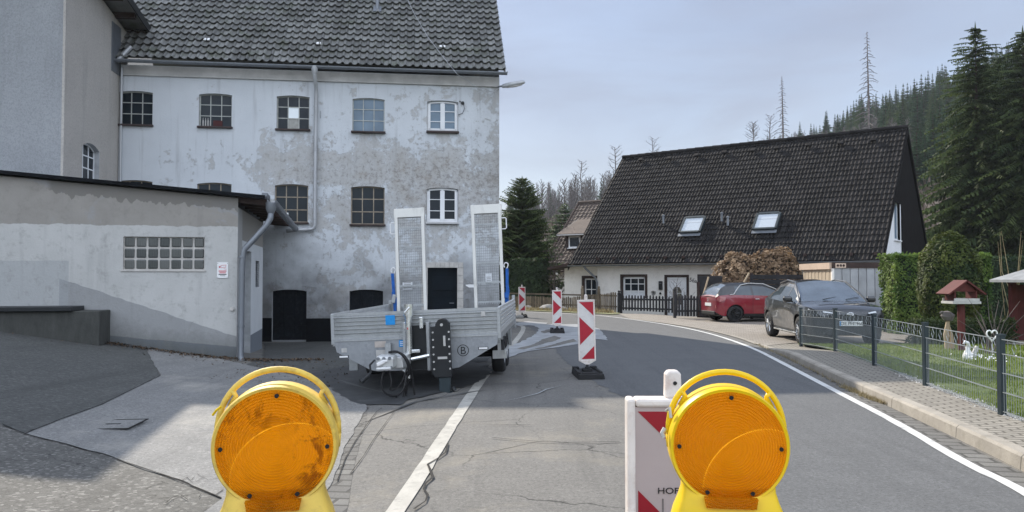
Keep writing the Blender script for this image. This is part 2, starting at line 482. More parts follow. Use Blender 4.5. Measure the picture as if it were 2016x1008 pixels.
def m_leaf(name, dark, light, trans=.25, rough=.6):
    t = NT(name); a = t.attr(); v = t.co('Object')
    c = t.mix(a, dark, light)
    c = t.mix(t.ramp(t.noise(v, 1.3, 4), [(.35, 0), (.7, .55)]), c, tuple(k * .7 for k in dark))
    t.set(col=c, rough=rough, spec=.25)
    tr = t.n.new('ShaderNodeBsdfTranslucent'); t.l.new(c, tr.inputs['Color'])
    mx = t.n.new('ShaderNodeMixShader'); mx.inputs[0].default_value = trans
    t.l.new(t.b.outputs[0], mx.inputs[1]); t.l.new(tr.outputs[0], mx.inputs[2]); t.l.new(mx.outputs[0], t.out.inputs['Surface'])
    return t.m
def m_glass(name, col=(.008, .012, .016), rough=.06, spec=.22, wob=.05):
    t = NT(name); v = t.co('Object')
    c = t.mix(t.noise(v, 2.5, 4), col, tuple(k * 2.2 for k in col))
    t.set(col=c, rough=rough, spec=spec)
    if wob: t.bump(t.noise(v, 3.0, 2), wob, .02)
    return t.m
def m_metal(name, col, rough=.4, var=.2, scale=3, spangle=0., metal=.9):
    t = NT(name); v = t.co('Object')
    c = t.mix(t.noise(v, scale, 8, .65), tuple(k * (1 - var) for k in col), tuple(min(1, k * (1 + var)) for k in col))
    if spangle:
        s = t.ramp(t.voro(v, spangle, 'F1', 'Color'), [(0, .25), (1, .75)])
        c = t.mix(.28, c, s, 'SOFT_LIGHT')
    d = t.noise(t.co('Object', scale=(2, 2, .6)), 2.5, 10, .7)
    c = t.mix(t.ramp(d, [(.52, 0), (.75, .5)]), c, tuple(k * .4 for k in col))
    t.set(col=c, metal=metal, rough=t.ramp(t.noise(v, 6, 6), [(.3, rough - .08), (.7, rough + .14)]))
    return t.m
def m_lens(name, dirty, clear=.05):
    t = NT(name); v = t.co('Object'); x, y, z = t.sep(v)
    col = t.mix(t.noise(v, 9, 6, .6), (1.0, .51, .02), (1.0, .63, .05))
    if dirty:
        d = t.noise(t.co('Object', loc=(.3, .1, .8)), 24, 12, .72, .6)
        d2 = t.noise(t.co('Object', loc=(.9, .1, .2)), 11, 3, .5)
        col = t.mix(t.math('MULTIPLY', t.ramp(d, [(.50, 0), (.60, .85)]), t.ramp(d2, [(.40, .1), (.58, 1)])), col, (.30, .12, .02))
    # moulded rings and fan of prisms
    r = t.math('POWER', t.math('ADD', t.math('MULTIPLY', x, x), t.math('MULTIPLY', z, z)), .5)
    rings = t.math('SINE', t.math('MULTIPLY', r, 1350.))
    ang = t.math('SINE', t.math('MULTIPLY', t.math('ARCTAN2', x, z), 190.))
    hgt = t.math('ADD', rings, t.math('MULTIPLY', ang, .8))
    t.set(col=col, rough=.22, spec=.6)
    lob = t.math('SINE', t.math('ADD', t.math('MULTIPLY', t.math('ARCTAN2', x, z), 6.), t.math('MULTIPLY', r, 60.)))
    hgt = t.math('ADD', hgt, t.math('MULTIPLY', lob, 2.2))
    bn = t.bump(hgt, 1.0, .0022)
    tr = t.n.new('ShaderNodeBsdfTranslucent'); t.l.new(col, tr.inputs['Color'])
    t.l.new(bn.outputs['Normal'], tr.inputs['Normal'])
    tp = t.n.new('ShaderNodeBsdfTransparent'); tp.inputs['Color'].default_value = (1, .74, .2, 1)
    m1 = t.n.new('ShaderNodeMixShader'); m1.inputs[0].default_value = .82
    t.l.new(t.b.outputs[0], m1.inputs[1]); t.l.new(tr.outputs[0], m1.inputs[2])
    m2 = t.n.new('ShaderNodeMixShader'); m2.inputs[0].default_value = clear
    t.l.new(m1.outputs[0], m2.inputs[1]); t.l.new(tp.outputs[0], m2.inputs[2])
    t.l.new(m2.outputs[0], t.out.inputs['Surface'])
    return t.m
def m_mesh(name):
    """expanded metal: thin strands with holes between"""
    t = NT(name); v = t.co('Object'); x, y, z = t.sep(v)
    a = t.math('ABSOLUTE', t.math('SUBTRACT', t.math('FRACT', t.math('MULTIPLY', x, 26.)), .5))
    b = t.math('ABSOLUTE', t.math('SUBTRACT', t.math('FRACT', t.math('MULTIPLY', z, 20.)), .5))
    k = t.math('MAXIMUM', a, b)
    t.set(col=(.20, .21, .21), metal=.5, rough=.5, alpha=t.math('GREATER_THAN', k, .445))
    return t.m

K = {}
K['plaster'] = m_factory_plaster()
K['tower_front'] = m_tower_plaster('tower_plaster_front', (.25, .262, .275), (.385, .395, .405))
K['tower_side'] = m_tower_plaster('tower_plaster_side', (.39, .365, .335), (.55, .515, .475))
K['annex'] = m_annex()
K['annex_white'] = M('annex_white_paint', (.62, .64, .65), .85, var=.12, scale=2, bump=.2, dirt=((.25, .25, .24), .5))
K['plinth'] = M('black_bitumen_plinth', (.006, .007, .009), .8, var=.4, scale=5, bump=.2, spec=.1)
K['stone'] = M('dressed_stone', (.46, .44, .41), .88, var=.2, scale=6, bump=.4)
K['reveal'] = M('window_reveal', (.42, .43, .44), .9, var=.2, scale=5, bump=.2)
K['old_tile'] = m_tiles('old_pantile', (.115, .115, .108), (.24, .24, .228), moss=(.085, .095, .06), rough=.5)
K['dark_tile'] = m_tiles('brown_roof_tile', (.012, .0112, .0115), (.029, .0265, .026), rough=.8, pale=.05, spec=.14)
K['brown_tile'] = m_tiles('weathered_brown_tile', (.050, .036, .030), (.10, .075, .06), rough=.85)
K['zinc'] = m_metal('weathered_zinc', (.20, .215, .235), .45, metal=.55)
K['zinc_pale'] = m_metal('pale_zinc', (.42, .43, .44), .5, metal=.4)
K['glass'] = m_glass('dark_window_glass')
K['glass_blue'] = m_glass('painted_over_glass', (.10, .135, .17), .25)
K['steel_bar'] = M('painted_window_bar', (.42, .43, .40), .6, var=.2, scale=9)
K['rusty_bar'] = M('rusty_window_bar', (.30, .25, .19), .75, var=.3, scale=9)
K['white_pvc'] = M('white_window_frame', (.74, .75, .76), .4, var=.06)
K['sill_red'] = M('red_brown_sill', (.045, .030, .028), .7, var=.3)
K['sill_grey'] = M('pale_sill', (.5, .5, .5), .7, var=.15)
K['black_door'] = M('black_sheet_door', (.005, .007, .010), .6, var=.4, scale=6, spec=.12, dirt=((.05, .055, .06), .3))
K['dark_navy'] = M('dark_door_leaf', (.004, .008, .012), .6, var=.3, scale=3, spec=.12)
K['asphalt'] = m_asphalt('road_asphalt', (.125, .121, .112), (.185, .177, .163), crack=.7, tint=(.265, .237, .185), stone=.14)
K['asphalt_lane'] = m_asphalt('lane_asphalt', (.102, .105, .107), (.132, .134, .135), stone=.12)
K['asphalt_yard'] = m_asphalt('yard_asphalt', (.058, .061, .058), (.10, .10, .095), 70, stone=.25)
K['asphalt_old'] = m_asphalt('cracked_asphalt', (.075, .073, .068), (.14, .136, .125), 75, crack=2.4, stone=.5)
K['concrete'] = m_asphalt('concrete_patch', (.165, .165, .162), (.235, .232, .223), 110, crack=0., stone=.2, tint=(.37, .35, .31))
K['gutter'] = m_paving('gutter_paving', (.135, .13, .122), (.20, .195, .18), .34, .16, R(10), .05, (.075, .072, .066))
K['paving'] = m_paving('parking_paving', (.30, .27, .235), (.37, .335, .29), .22, .11, R(35), .05, (.14, .125, .105))
K['pavement'] = m_paving('pavement_paving', (.27, .25, .215), (.34, .315, .27), .2, .10, R(12), .07, (.11, .10, .08))
K['kerb'] = M('granite_kerb', (.33, .30, .255), .88, var=.18, scale=3, bump=.5, bscale=60, which='Object', dirt=((.14, .13, .1), .5))
K['line'] = M('worn_line_paint', (.40, .385, .345), .8, var=.15, scale=5, bump=.2, which='Object', dirt=((.19, .185, .17), .9))
K['line_new'] = M('white_line_paint', (.60, .60, .58), .7, var=.08, scale=3, bump=.1, dirt=((.28, .28, .27), .7))
K['earth'] = M('earth_and_grass', (.075, .080, .042), .95, var=.5, scale=.6, bump=.5, bscale=6)
K['lawn'] = M('lawn_turf', (.085, .115, .026), .95, var=.45, scale=1.3, bump=.7, bscale=30)
K['verge'] = M('rough_verge', (.17, .175, .085), .95, var=.45, scale=2, bump=.6, bscale=20)
K['hill'] = M('hillside_brush', (.085, .070, .055), .97, var=.5, scale=.12, bump=.7, bscale=1.2)
K['foam'] = M('dried_lime_water', (.31, .32, .325), .5, var=.3, scale=2.5, dirt=((.17, .175, .18), .8), which='Object')
K['crack'] = M('open_crack', (.008, .008, .008), .9)
K['wet'] = M('wet_trace', (.075, .077, .078), .5, var=.2)
K['galv'] = m_metal('galvanised_steel', (.39, .405, .41), .45, .16, 2.5, 40., metal=.62)
K['galv_light'] = m_metal('bright_aluminium_board', (.60, .61, .60), .42, .12, 2.5, metal=.45)
K['alu'] = m_metal('aluminium_rail', (.66, .65, .61), .45, .12, 3, metal=.4)
K['mesh'] = m_mesh('expanded_metal')
K['chrome'] = m_metal('bright_zinc_plating', (.78, .80, .80), .2, .12, 6, metal=.9)
K['black'] = M('black_paint', (.010, .012, .014), .45, var=.3)
K['rubber'] = M('rubber', (.018, .018, .019), .85, var=.3, scale=8, bump=.2)
K['cable'] = M('black_cable', (.008, .008, .009), .5)
K['blue'] = M('blue_label', (.01, .25, .62), .5, var=.1, scale=20)
K['strap'] = M('blue_strap', (.015, .10, .36), .8, var=.3, scale=12)
K['label_pale'] = M('faded_label', (.46, .45, .43), .7, var=.15, scale=14)
K['white'] = M('white_plastic', (.78, .78, .77), .45, var=.06)
K['paper'] = M('paper_notice', (.62, .64, .66), .8, var=.1, scale=30)
K['bk_white'] = M('white_reflective_sheet', (.60, .575, .55), .45, var=.1, scale=5, dirt=((.36, .33, .3), .4))
K['bk_pink_shaded'] = M('shaded_pinkish_white_sheet', (.40, .33, .315), .5, var=.06, scale=4)  # near board's pinkish white, its backlit shade mixed into the colour
K['bk_red_shaded'] = M('shaded_red_sheet', (.26, .004, .014), .5, var=.1, scale=5)  # near board's red, darkened to carry the same shade
K['bk_red'] = M('red_reflective_sheet', (.36, .010, .026), .42, var=.12, scale=5)
K['bk_frame'] = M('worn_white_plastic_frame', (.72, .66, .61), .55, var=.12, scale=9, dirt=((.45, .27, .2), .6))
K['yellow'] = M('yellow_plastic', (.82, .54, .006), .38, var=.07, scale=10, dirt=((.60, .42, .03), .3))
K['yellow_old'] = M('scuffed_yellow_plastic', (.72, .50, .09), .55, var=.16, scale=16, dirt=((.33, .21, .07), .8))
K['lens_dirty'] = m_lens('scratched_amber_lens', True)
K['lens'] = m_lens('amber_lens', False)
K['lens_back'] = m_lens('amber_rear_lens', False, .09)
K['cream'] = M('cream_render', (.80, .77, .72), .9, var=.06, scale=1.5, bump=.25, bscale=60, dirt=((.5, .47, .42), .4))
K['white_render'] = M('white_render', (.78, .78, .78), .9, var=.05, scale=2)
K['brown_wood'] = M('dark_brown_wood', (.038, .022, .018), .75, var=.35, scale=4)
K['fence_wood'] = M('weathered_picket_wood', (.17, .135, .095), .9, var=.35, scale=5, rv=.35)
K['fence_dark'] = M('dark_picket_wood', (.022, .022, .024), .75, var=.4, scale=5, rv=.3)
K['wood_pale'] = M('pale_wood', (.42, .33, .22), .8, var=.25, scale=6)
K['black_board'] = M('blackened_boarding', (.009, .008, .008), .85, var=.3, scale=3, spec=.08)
K['fence_metal'] = M('anthracite_fence_post', (.020, .032, .038), .5, var=.2)
K['fence_rod'] = m_metal('galvanised_rod', (.36, .39, .395), .38, metal=.5)
K['hut_red'] = M('red_brown_paint', (.085, .014, .012), .7, var=.25, scale=5)
K['grey_felt'] = M('grey_roof_felt', (.24, .25, .26), .85, var=.2)
K['corrug'] = M('grey_garage_wall', (.34, .35, .36), .85, var=.16, scale=2, bump=.2, rv=.1)
K['garage_door'] = M('beige_garage_door', (.45, .37, .27), .7, var=.1)
K['peach'] = M('beige_fascia', (.55, .42, .32), .7, var=.1)
K['leaf_hedge'] = m_leaf('thuja_green', (.055, .115, .022), (.22, .30, .06), .35)
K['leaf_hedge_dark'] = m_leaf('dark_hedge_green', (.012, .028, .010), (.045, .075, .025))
K['leaf_topiary'] = m_leaf('yew_green', (.022, .045, .010), (.13, .155, .03), .3)
K['leaf_box'] = m_leaf('box_green', (.02, .04, .012), (.07, .09, .025))
K['leaf_brown'] = m_leaf('withered_beech_leaf', (.17, .105, .06), (.44, .31, .19))
K['needle'] = m_leaf('spruce_needle', (.024, .044, .017), (.135, .175, .055), .32)
K['needle_far'] = m_leaf('far_spruce_needle', (.028, .066, .034), (.085, .15, .07), .3)
K['needle_pale'] = m_leaf('young_conifer_needle', (.05, .085, .035), (.12, .165, .07), .3)
K['twig'] = M('bare_twig', (.115, .095, .085), .9, var=.3, scale=3)
K['twig_grey'] = M('grey_dead_wood', (.15, .135, .13), .9, var=.3, scale=3)
K['bark'] = M('spruce_bark', (.07, .052, .042), .95, var=.4, scale=6, bump=.5)
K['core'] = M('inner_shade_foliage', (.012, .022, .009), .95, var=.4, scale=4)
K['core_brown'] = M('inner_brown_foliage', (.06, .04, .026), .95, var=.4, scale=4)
K['grass'] = m_leaf('grass_blade', (.10, .155, .015), (.27, .33, .06), .35)
K['straw'] = m_leaf('dry_stalk', (.25, .20, .10), (.45, .37, .22), .2)
K['litter'] = m_leaf('leaf_litter', (.05, .035, .025), (.14, .095, .06), .05)
K['rock'] = M('garden_stone', (.26, .25, .235), .9, var=.25, scale=4, bump=.5)

# ---------------------------------------------------------------- ground, road, paving (the setting)
HILL_U = [850, 985, 1100, 1190, 1300, 1400, 1480, 1560, 1640, 1720, 1800, 1870, 1950, 2050, 2300, 3000]
HILL_V = [430, 415, 408, 392, 350, 325, 303, 285, 268, 240, 215, 185, 155, 120, 80, 60]
def hill(x, y):
    if y < 45: return 0.0
    u = UC + FPX * x / y
    e = (VH - interp(u, HILL_U, HILL_V)) / FPX * sstep(300, 900, u)
    f = max(0.0, min(1.0, (y - 52) / 168.0))
    z = e * 220 * f * (1.0 if y < 220 else 1 + (y - 220) / 2500)
    return z + 1.2 * f * (noise.noise(Vector((x * .05, y * .05, 0))))
def resample(pl, step):
    out = [Vector(pl[0]).to_2d()]
    for a, b in zip(pl[:-1], pl[1:]):
        a, b = Vector(a).to_2d(), Vector(b).to_2d()
        n = max(1, int((b - a).length / step))
        out += [a.lerp(b, i / n) for i in range(1, n + 1)]
    return out
def smooth_line(pl, step=.35, it=2):
    pts = [Vector(p).to_2d() for p in pl]
    for _ in range(it):
        q = [pts[0]]
        for a, b in zip(pts[:-1], pts[1:]):
            q += [a.lerp(b, .25), a.lerp(b, .75)]
        q.append(pts[-1]); pts = q
    return resample(pts, step)
def sheet(name, poly, dz, mat, res=.4, jag=0., seed=1, soft=True):
    """a surface draped over the ground, dz above it"""
    pts = resample(list(poly) + [poly[0]], max(.08, res * .5))[:-1]
    if jag:
        pts = [p + Vector((noise.noise(Vector((p.x * 3, p.y * 3, seed))), noise.noise(Vector((p.x * 3, p.y * 3, seed + 9))))) * jag for p in pts]
    n = len(pts)
    x0, x1 = min(p.x for p in pts), max(p.x for p in pts); y0, y1 = min(p.y for p in pts), max(p.y for p in pts)
    allp = [p.copy() for p in pts]
    y = y0 + res / 2; row = 0
    while y < y1:
        x = x0 + (res / 2 if row % 2 else 0)
        while x < x1:
            allp.append(Vector((x + .01 * math.sin(7 * y), y))); x += res
        y += res * .9; row += 1
    vs, _, fs, *_r = delaunay_2d_cdt(allp, [], [list(range(n))], 1, 1e-4)
    mb = MB()
    f = dz if callable(dz) else (lambda x, y: dz)
    mb.add([(p.x, p.y, h(p.x, p.y) + f(p.x, p.y)) for p in vs], [tuple(q) for q in fs])
    return struct(mb.build(name, mat, smooth=soft))
def strip(name, pl, w, dz, mat, jag=0.0, sub=2, kind=True, ends=1.0):
    pts = resample(pl, .2); mb = MB(); vs = []
    f = dz if callable(dz) else (lambda x, y: dz)
    for i, p in enumerate(pts):
        a, b = pts[max(0, i - 1)], pts[min(len(pts) - 1, i + 1)]
        t = (b - a).normalized(); nn = Vector((t.y, -t.x))
        ww = w * (1 + jag * noise.noise(Vector((p.x * 4, p.y * 4, 0))))
        if ends < 1: ww *= max(.08, min(1, min(i, len(pts) - 1 - i) / 4))
        for k in range(sub + 1):
            q = p + nn * ww * (k / sub - .5)
            vs.append((q.x, q.y, h(q.x, q.y) + f(q.x, q.y)))
    m = sub + 1
    fs = [(i * m + k, i * m + k + 1, (i + 1) * m + k + 1, (i + 1) * m + k) for i in range(len(pts) - 1) for k in range(sub)]
    mb.add(vs, fs)
    o = mb.build(name, mat, smooth=True)
    return struct(o) if kind else o

# wide ground sheet out to the horizon, rising into the wooded hillside
gm = MB()
RR = [0.5]
while RR[-1] < 1500: RR.append(RR[-1] * 1.045 + .12 if RR[-1] < 300 else RR[-1] * 1.35)
NTH = 260
ths = [R(-80) + R(160) * i / (NTH - 1) for i in range(NTH)] + [R(80) + R(200) * i / 20 for i in range(1, 20)]
nt = len(ths); gv = []
for r_ in RR:
    for th in ths:
        x, y = r_ * math.sin(th), r_ * math.cos(th)
        gv.append((x, y, (h(x, y) if r_ < 60 else 0) - .06 * (1 - sstep(40, 60, r_)) + (hill(x, y) if y > 0 else 0)))
gf, gmi = [], []
for i in range(len(RR) - 1):
    for k in range(nt):
        gf.append((i * nt + k, i * nt + (k + 1) % nt, (i + 1) * nt + (k + 1) % nt, (i + 1) * nt + k))
gm.add(gv, gf); gm.m = [1 if RR[i // nt] > 44 else 0 for i in range(len(gf))]
struct(gm.build('ground', [K['earth'], K['hill']], smooth=True))

LINE_R = smooth_line([(3.25, 3.6)] + [GH(*p) for p in ((2016, 966), (1905, 917), (1774, 837), (1640, 768), (1540, 715), (1480, 684), (1400, 657), (1320, 640), (1215, 625), (1160, 620))] + [(-1.0, 37.0), (-6, 40.5), (-12, 43)])
LINE_L = smooth_line([(-.92, 3.6)] + [GH(*p) for p in ((797, 985), (880, 852), (955, 737), (1000, 690), (1024, 661), (1031, 648))] + [(.35, 25.0), (-.35, 26.6), (-2.2, 28.2), (-6, 30.5), (-12, 33)])
struct_road = sheet('road', [(-14, 1.0), (9, 1.0), (9, 14), (11, 22), (9, 29), (5.2, 33.6), (1, 38), (-6, 43), (-14, 46), (-14, 30.5), (-5, 26), (-2, 22), (-7, 21.2), (-14, 20.5)], 0.0, K['asphalt'], .42)
lane_l = [(1.62, 3), (1.62, 9.0), (1.3, 11), (1.0, 14), (.9, 18), (.7, 22), (.45, 25.2), (-.4, 26.9), (-2.3, 28.6), (-6, 31), (-12, 33.6)]
lane_r = [tuple(p) for p in LINE_R if p.y > 3]
sheet('road_lane', lane_l + [(p[0] + .12, p[1] + .05) for p in lane_r[::-1][::3]] + [(3.35, 3)], .004, K['asphalt_lane'], .3, .10)
strip('edge_line', LINE_R, .102, .009, K['line_new'], .12)
strip('edge_line', LINE_L, .138, .009, K['line'], .16)

yard = [GH(*p) for p in ((0, 836), (48, 855), (200, 798), (316, 740), (300, 712), (286, 684))] + [(-6.9, 14.6), (-14, 13.3), (-14, 6.0)]
sheet('yard_asphalt', yard, .008, K['asphalt_yard'], .26, .05, 3)
conc = [GH(*p) for p in ((48, 855), (200, 798), (316, 740), (300, 712), (286, 684), (380, 694), (470, 716), (560, 735), (690, 772), (724, 800), (700, 845), (668, 900), (652, 960))] + [(-1.42, 5.0), (-1.2, 4.0), (-2.1, 4.6)] + [GH(*p) for p in ((440, 985), (330, 940), (220, 902), (130, 876))]
sheet('concrete_patch', conc, .012, K['concrete'], .26, .035, 5)
oldp = [GH(*p) for p in ((0, 836), (48, 855), (130, 876), (220, 902), (330, 940), (440, 985))] + [(-2.1, 4.6), (-1.2, 4.0), (-1.2, 2.6), (-14, 2.6), (-14, 6.0)]
sheet('cracked_asphalt', oldp, .006, K['asphalt_old'], .26, .03, 8)
strip('gutter_strip', smooth_line(GUTTER), .40, .005, K['gutter'], .05, 4)
strip('joint_crack', [GH(*p) for p in ((5, 838), (48, 857), (130, 877), (220, 903), (330, 941), (436, 984))], .010, .017, K['crack'], .95)
strip('joint_crack', [GH(*p) for p in ((48, 857), (120, 828), (200, 799), (262, 768), (316, 741))], .012, .017, K['crack'], .9)
for pts, w in ((((882, 875), (878, 893), (862, 905), (842, 917), (847, 928), (852, 943), (838, 955), (834, 966), (842, 978), (838, 990), (815, 1006)), .016),
               (((968, 864), (1010, 868), (1060, 872), (1120, 874), (1220, 872)), .012), (((960, 838), (1045, 839)), .012), (((798, 868), (822, 871)), .012),
               (((752, 805), (742, 812), (728, 830), (700, 870), (680, 905), (664, 950)), .009), (((776, 812), (757, 838), (735, 868), (716, 900), (690, 935)), .007)):
    strip('road_crack', [GH(*p) for p in pts], w, .015, K['crack'], .9)
rr = random.Random(5)
for i in range(4):      # map cracking near the joint of the concrete patch
    u0, v0 = rr.uniform(300, 425), rr.uniform(935, 990)
    pts = [GH(u0 + k * rr.uniform(9, 16), v0 + rr.uniform(-9, 9)) for k in range(5)]
    strip('road_crack', pts, .006, .0175 + .0002 * i, K['crack'], .9)
for pts, w in ((((700, 838), (760, 815), (820, 792), (900, 778), (985, 764)), .10), (((640, 742), (700, 760), (760, 775)), .12)):
    strip('wet_trace', [GH(*p) for p in pts], w * .45, .0135, K['wet'], .9, ends=0)
strip('sealed_crack', [GH(*p) for p in ((985, 793), (1020, 786), (1060, 776), (1076, 768), (1112, 759))], .035, .0145, K['foam'], .9, ends=0)

sheet('yard_asphalt', [GH(*p) for p in ((478, 722), (520, 704), (520, 676), (640, 672), (800, 672), (960, 672), (985, 690), (960, 712), (880, 722), (700, 735), (650, 748), (560, 734))], .010, K['asphalt_yard'], .3, .08, 41)
sheet('damp_shade_patch', [GH(*p) for p in ((600, 738), (650, 728), (740, 716), (860, 712), (960, 716), (968, 738), (930, 758), (850, 778), (780, 796), (716, 800), (672, 780), (634, 758))], .0128, M('damp_shaded_asphalt', (.040, .042, .044), .6, var=.4, scale=3, which='Object', dirt=((.09, .09, .088), .9)), .3, .22, 42)  # damp ground plus the trailer's deep shade, painted as one dark sheet
# spilled lime water on the road behind the trailer
def blob(px, n): return sheet('lime_water_stain', [GH(*p) for p in px], .012 + .0004 * n, K['foam'], .25, .05, 20 + n)
blob([(985, 705), (1000, 685), (1034, 670), (1056, 657), (1062, 648), (1050, 640), (1085, 639), (1150, 639), (1180, 648), (1197, 671), (1172, 668), (1156, 676), (1100, 684), (1040, 692), (985, 710)], 0)
blob([(1012, 637), (1040, 633), (1078, 636), (1070, 643), (1040, 641), (1020, 642)], 1)
for k, px in enumerate((((1016, 688), (1050, 679), (1070, 668), (1092, 662), (1106, 666), (1090, 673), (1060, 681), (1030, 689)), ((1040, 690), (1080, 682), (1112, 672), (1130, 668), (1136, 673), (1100, 681), (1064, 688)), ((1064, 653), (1086, 648), (1100, 646), (1092, 652), (1072, 657)))):
    sheet('dry_asphalt_gap', [GH(*p) for p in px], .0145 + .0003 * k, K['asphalt'], .25, .05, 31 + k)

KERB = smooth_line([(3.62, 3.8)] + [GH(*p) for p in ((2016, 928), (1905, 874), (1774, 811), (1660, 760), (1540, 700), (1492, 679))], .25)
def kz(x, y): return .115 * sstep(17.4, 14.6, y)
kb = MB()
klen = 0
for i in range(len(KERB) - 1):
    a, b = KERB[i], KERB[i + 1]
    t = (b - a); L = t.length; t.normalize(); nn = Vector((t.y, -t.x))
    g = .012 if i % 4 == 0 else 0
    a2 = a + t * g
    za, zb = kz(*a2) + .012, kz(*b) + .012
    prof = lambda p, z: [(p.x, p.y, -.05), (p.x + nn.x * .012, p.y + nn.y * .012, z - .022), (p.x + nn.x * .035, p.y + nn.y * .035, z), (p.x + nn.x * .15, p.y + nn.y * .15, z), (p.x + nn.x * .15, p.y + nn.y * .15, -.05)]
    va, vb = prof(a2, za), prof(b, zb)
    kb.add(va + vb, [(k, k + 1, 6 + k, 5 + k) for k in range(4)] + [(0, 1, 2, 3, 4), (9, 8, 7, 6, 5)], 0, (i // 4 * .37) % 1)
struct(kb.build('kerb', K['kerb']))
GUT_R = [p.lerp(q, .5) for p, q in zip(KERB, [min(LINE_R, key=lambda s: (s - p).length) for p in KERB])]
strip('gutter_strip', GUT_R[2:], .26, .0065, K['gutter'], .05)
dropk = smooth_line([tuple(KERB[-1])] + [GH(*p) for p in ((1452, 664), (1380, 647), (1300, 635), (1240, 628))], .3)
strip('dropped_kerb', dropk, .12, .016, K['kerb'], .05)
FENCE_PX = [(1973, 820), (1823, 762), (1722, 722), (1645, 693), (1577, 673)]
def GHz(u, v, z):
    d = ray(u, v); k = (z - CAM_Z) / d.z
    return (d.x * k, d.y * k)
FP = [(4.55, 3.6), (4.78, 5.6)] + [GHz(u, v, .10) for u, v in FENCE_PX]
pave = [(p.x + .15, p.y) for p in KERB] + [(FP[-1][0] + .3, FP[-1][1] + .9)] + [(p[0] + .06, p[1]) for p in FP[::-1]]
sheet('pavement', pave, lambda x, y: kz(x, y) + .004, K['pavement'], .3)
park = [(p[0], p[1]) for p in [tuple(q) for q in KERB[-3:]]] + [tuple(p) for p in dropk[1:]] + [(4.6, 33.2), (7.7, 33.0), (12, 29.9), (20, 28), (20, 18.2), (FP[-1][0] + .5, FP[-1][1] + 1.3)]
sheet('parking_bay', park, .012, K['paving'], .5)
lawn = [(p[0] + .03, p[1]) for p in FP] + [(FP[-1][0] + .45, FP[-1][1] + 1.1), (9.5, 18.1), (24, 18.1), (24, 3.6)]
sheet('lawn', lawn, lambda x, y: .10 * sstep(19, 16, y) + .008 + .02 * noise.noise(Vector((x, y, 0))) * sstep(0, .5, x - interp(y, [p[1] for p in FP], [p[0] for p in FP])), K['lawn'], .45)
path_bed = [GHz(1740, 655, .1), GHz(1790, 660, .1), (11.2, 15.6), (13.2, 18.0), (9.6, 18.0)]
sheet('garden_path', path_bed, .125, K['pavement'], .4)
verge = [(4.7, 33.0), (4.3, 32.3), (1.6, 35.2), (-1.0, 37.6), (-6, 41.3), (-6, 44.5), (0, 41.6), (3.0, 37.6), (4.75, 34.9)]
sheet('verge', verge, .03, K['verge'], .5, .12, 4)
# inspection cover set in the concrete
mc = thing('inspection_cover', 'square cast cover with a slot set flush in the pale concrete patch', 'manhole cover', (*GH(222, 838), 0), R(6))
mc.location.z = h(*mc.location.xy) + .014
b = MB()
for s in (-1, 1):
    b.box((0, s * .25, 0.002), (.52, .012, .006)); b.box((s * .25, 0, 0.0025), (.012, .47, .006))
b.build('rim', K['crack'], mc)
b = MB(); b.box((0, 0, .001), (.46, .46, .004)); b.build('lid', K['concrete'], mc)
b = MB(); b.box((-.01, 0, .0035), (.17, .035, .004)); b.build('slot', K['crack'], mc)

# ---------------------------------------------------------------- wall / window / roof builders
def arc_pts(x0, x1, zs, rise, n=8):
    if rise <= 0: return [(x0, zs), (x1, zs)]
    w = (x1 - x0) / 2; Rr = (w * w + rise * rise) / (2 * rise); cx, cz = (x0 + x1) / 2, zs + rise - Rr
    a0 = math.asin(w / Rr)
    return [(cx + Rr * math.sin(-a0 + 2 * a0 * i / n), cz + Rr * math.cos(-a0 + 2 * a0 * i / n)) for i in range(n + 1)]
def wall_panel(mb, x0, x1, z0, z1, holes, y=0., rec=.14, top=None, rmat=1, step=1.2):
    """front face at y; holes = (x0,x1,z0,z1,arch); reveals go back to y+rec"""
    xs = sorted(set([x0, x1] + [v for hl in holes for v in hl[:2] if x0 < v < x1]))
    zs = sorted(set([z0, z1] + [v for hl in holes for v in hl[2:4] if z0 < v < z1]))
    tf = (lambda x, z: top(x) if (top and abs(z - z1) < 1e-6) else z)
    for i in range(len(xs) - 1):
        for k in range(len(zs) - 1):
            cx, cz = (xs[i] + xs[i + 1]) / 2, (zs[k] + zs[k + 1]) / 2
            if any(hl[0] < cx < hl[1] and hl[2] < cz < hl[3] for hl in holes): continue
            a, b_, c, d = xs[i], xs[i + 1], zs[k], zs[k + 1]
            mb.quad((a, y, tf(a, c)), (b_, y, tf(b_, c)), (b_, y, tf(b_, d)), (a, y, tf(a, d)))
    for (a, b_, c, d, ar) in holes:
        mb.quad((a, y, c), (a, y + rec, c), (a, y + rec, d - ar), (a, y, d - ar), rmat)
        mb.quad((b_, y, c), (b_, y, d - ar), (b_, y + rec, d - ar), (b_, y + rec, c), rmat)
        mb.quad((a, y, c), (b_, y, c), (b_, y + rec, c), (a, y + rec, c), rmat)
        ap = arc_pts(a, b_, d - ar, ar)
        for p, q in zip(ap[:-1], ap[1:]):
            mb.quad((p[0], y, p[1]), (q[0], y, q[1]), (q[0], y + rec, q[1]), (p[0], y + rec, p[1]), rmat)
        if ar > 0:
            m = len(ap) // 2
            mb.poly([(a, y, d)] + [(p[0], y, p[1]) for p in ap[:m + 1][::1]] + [(ap[m][0], y, d)])
            mb.poly([(ap[m][0], y, d)] + [(p[0], y, p[1]) for p in ap[m:]] + [(b_, y, d)])
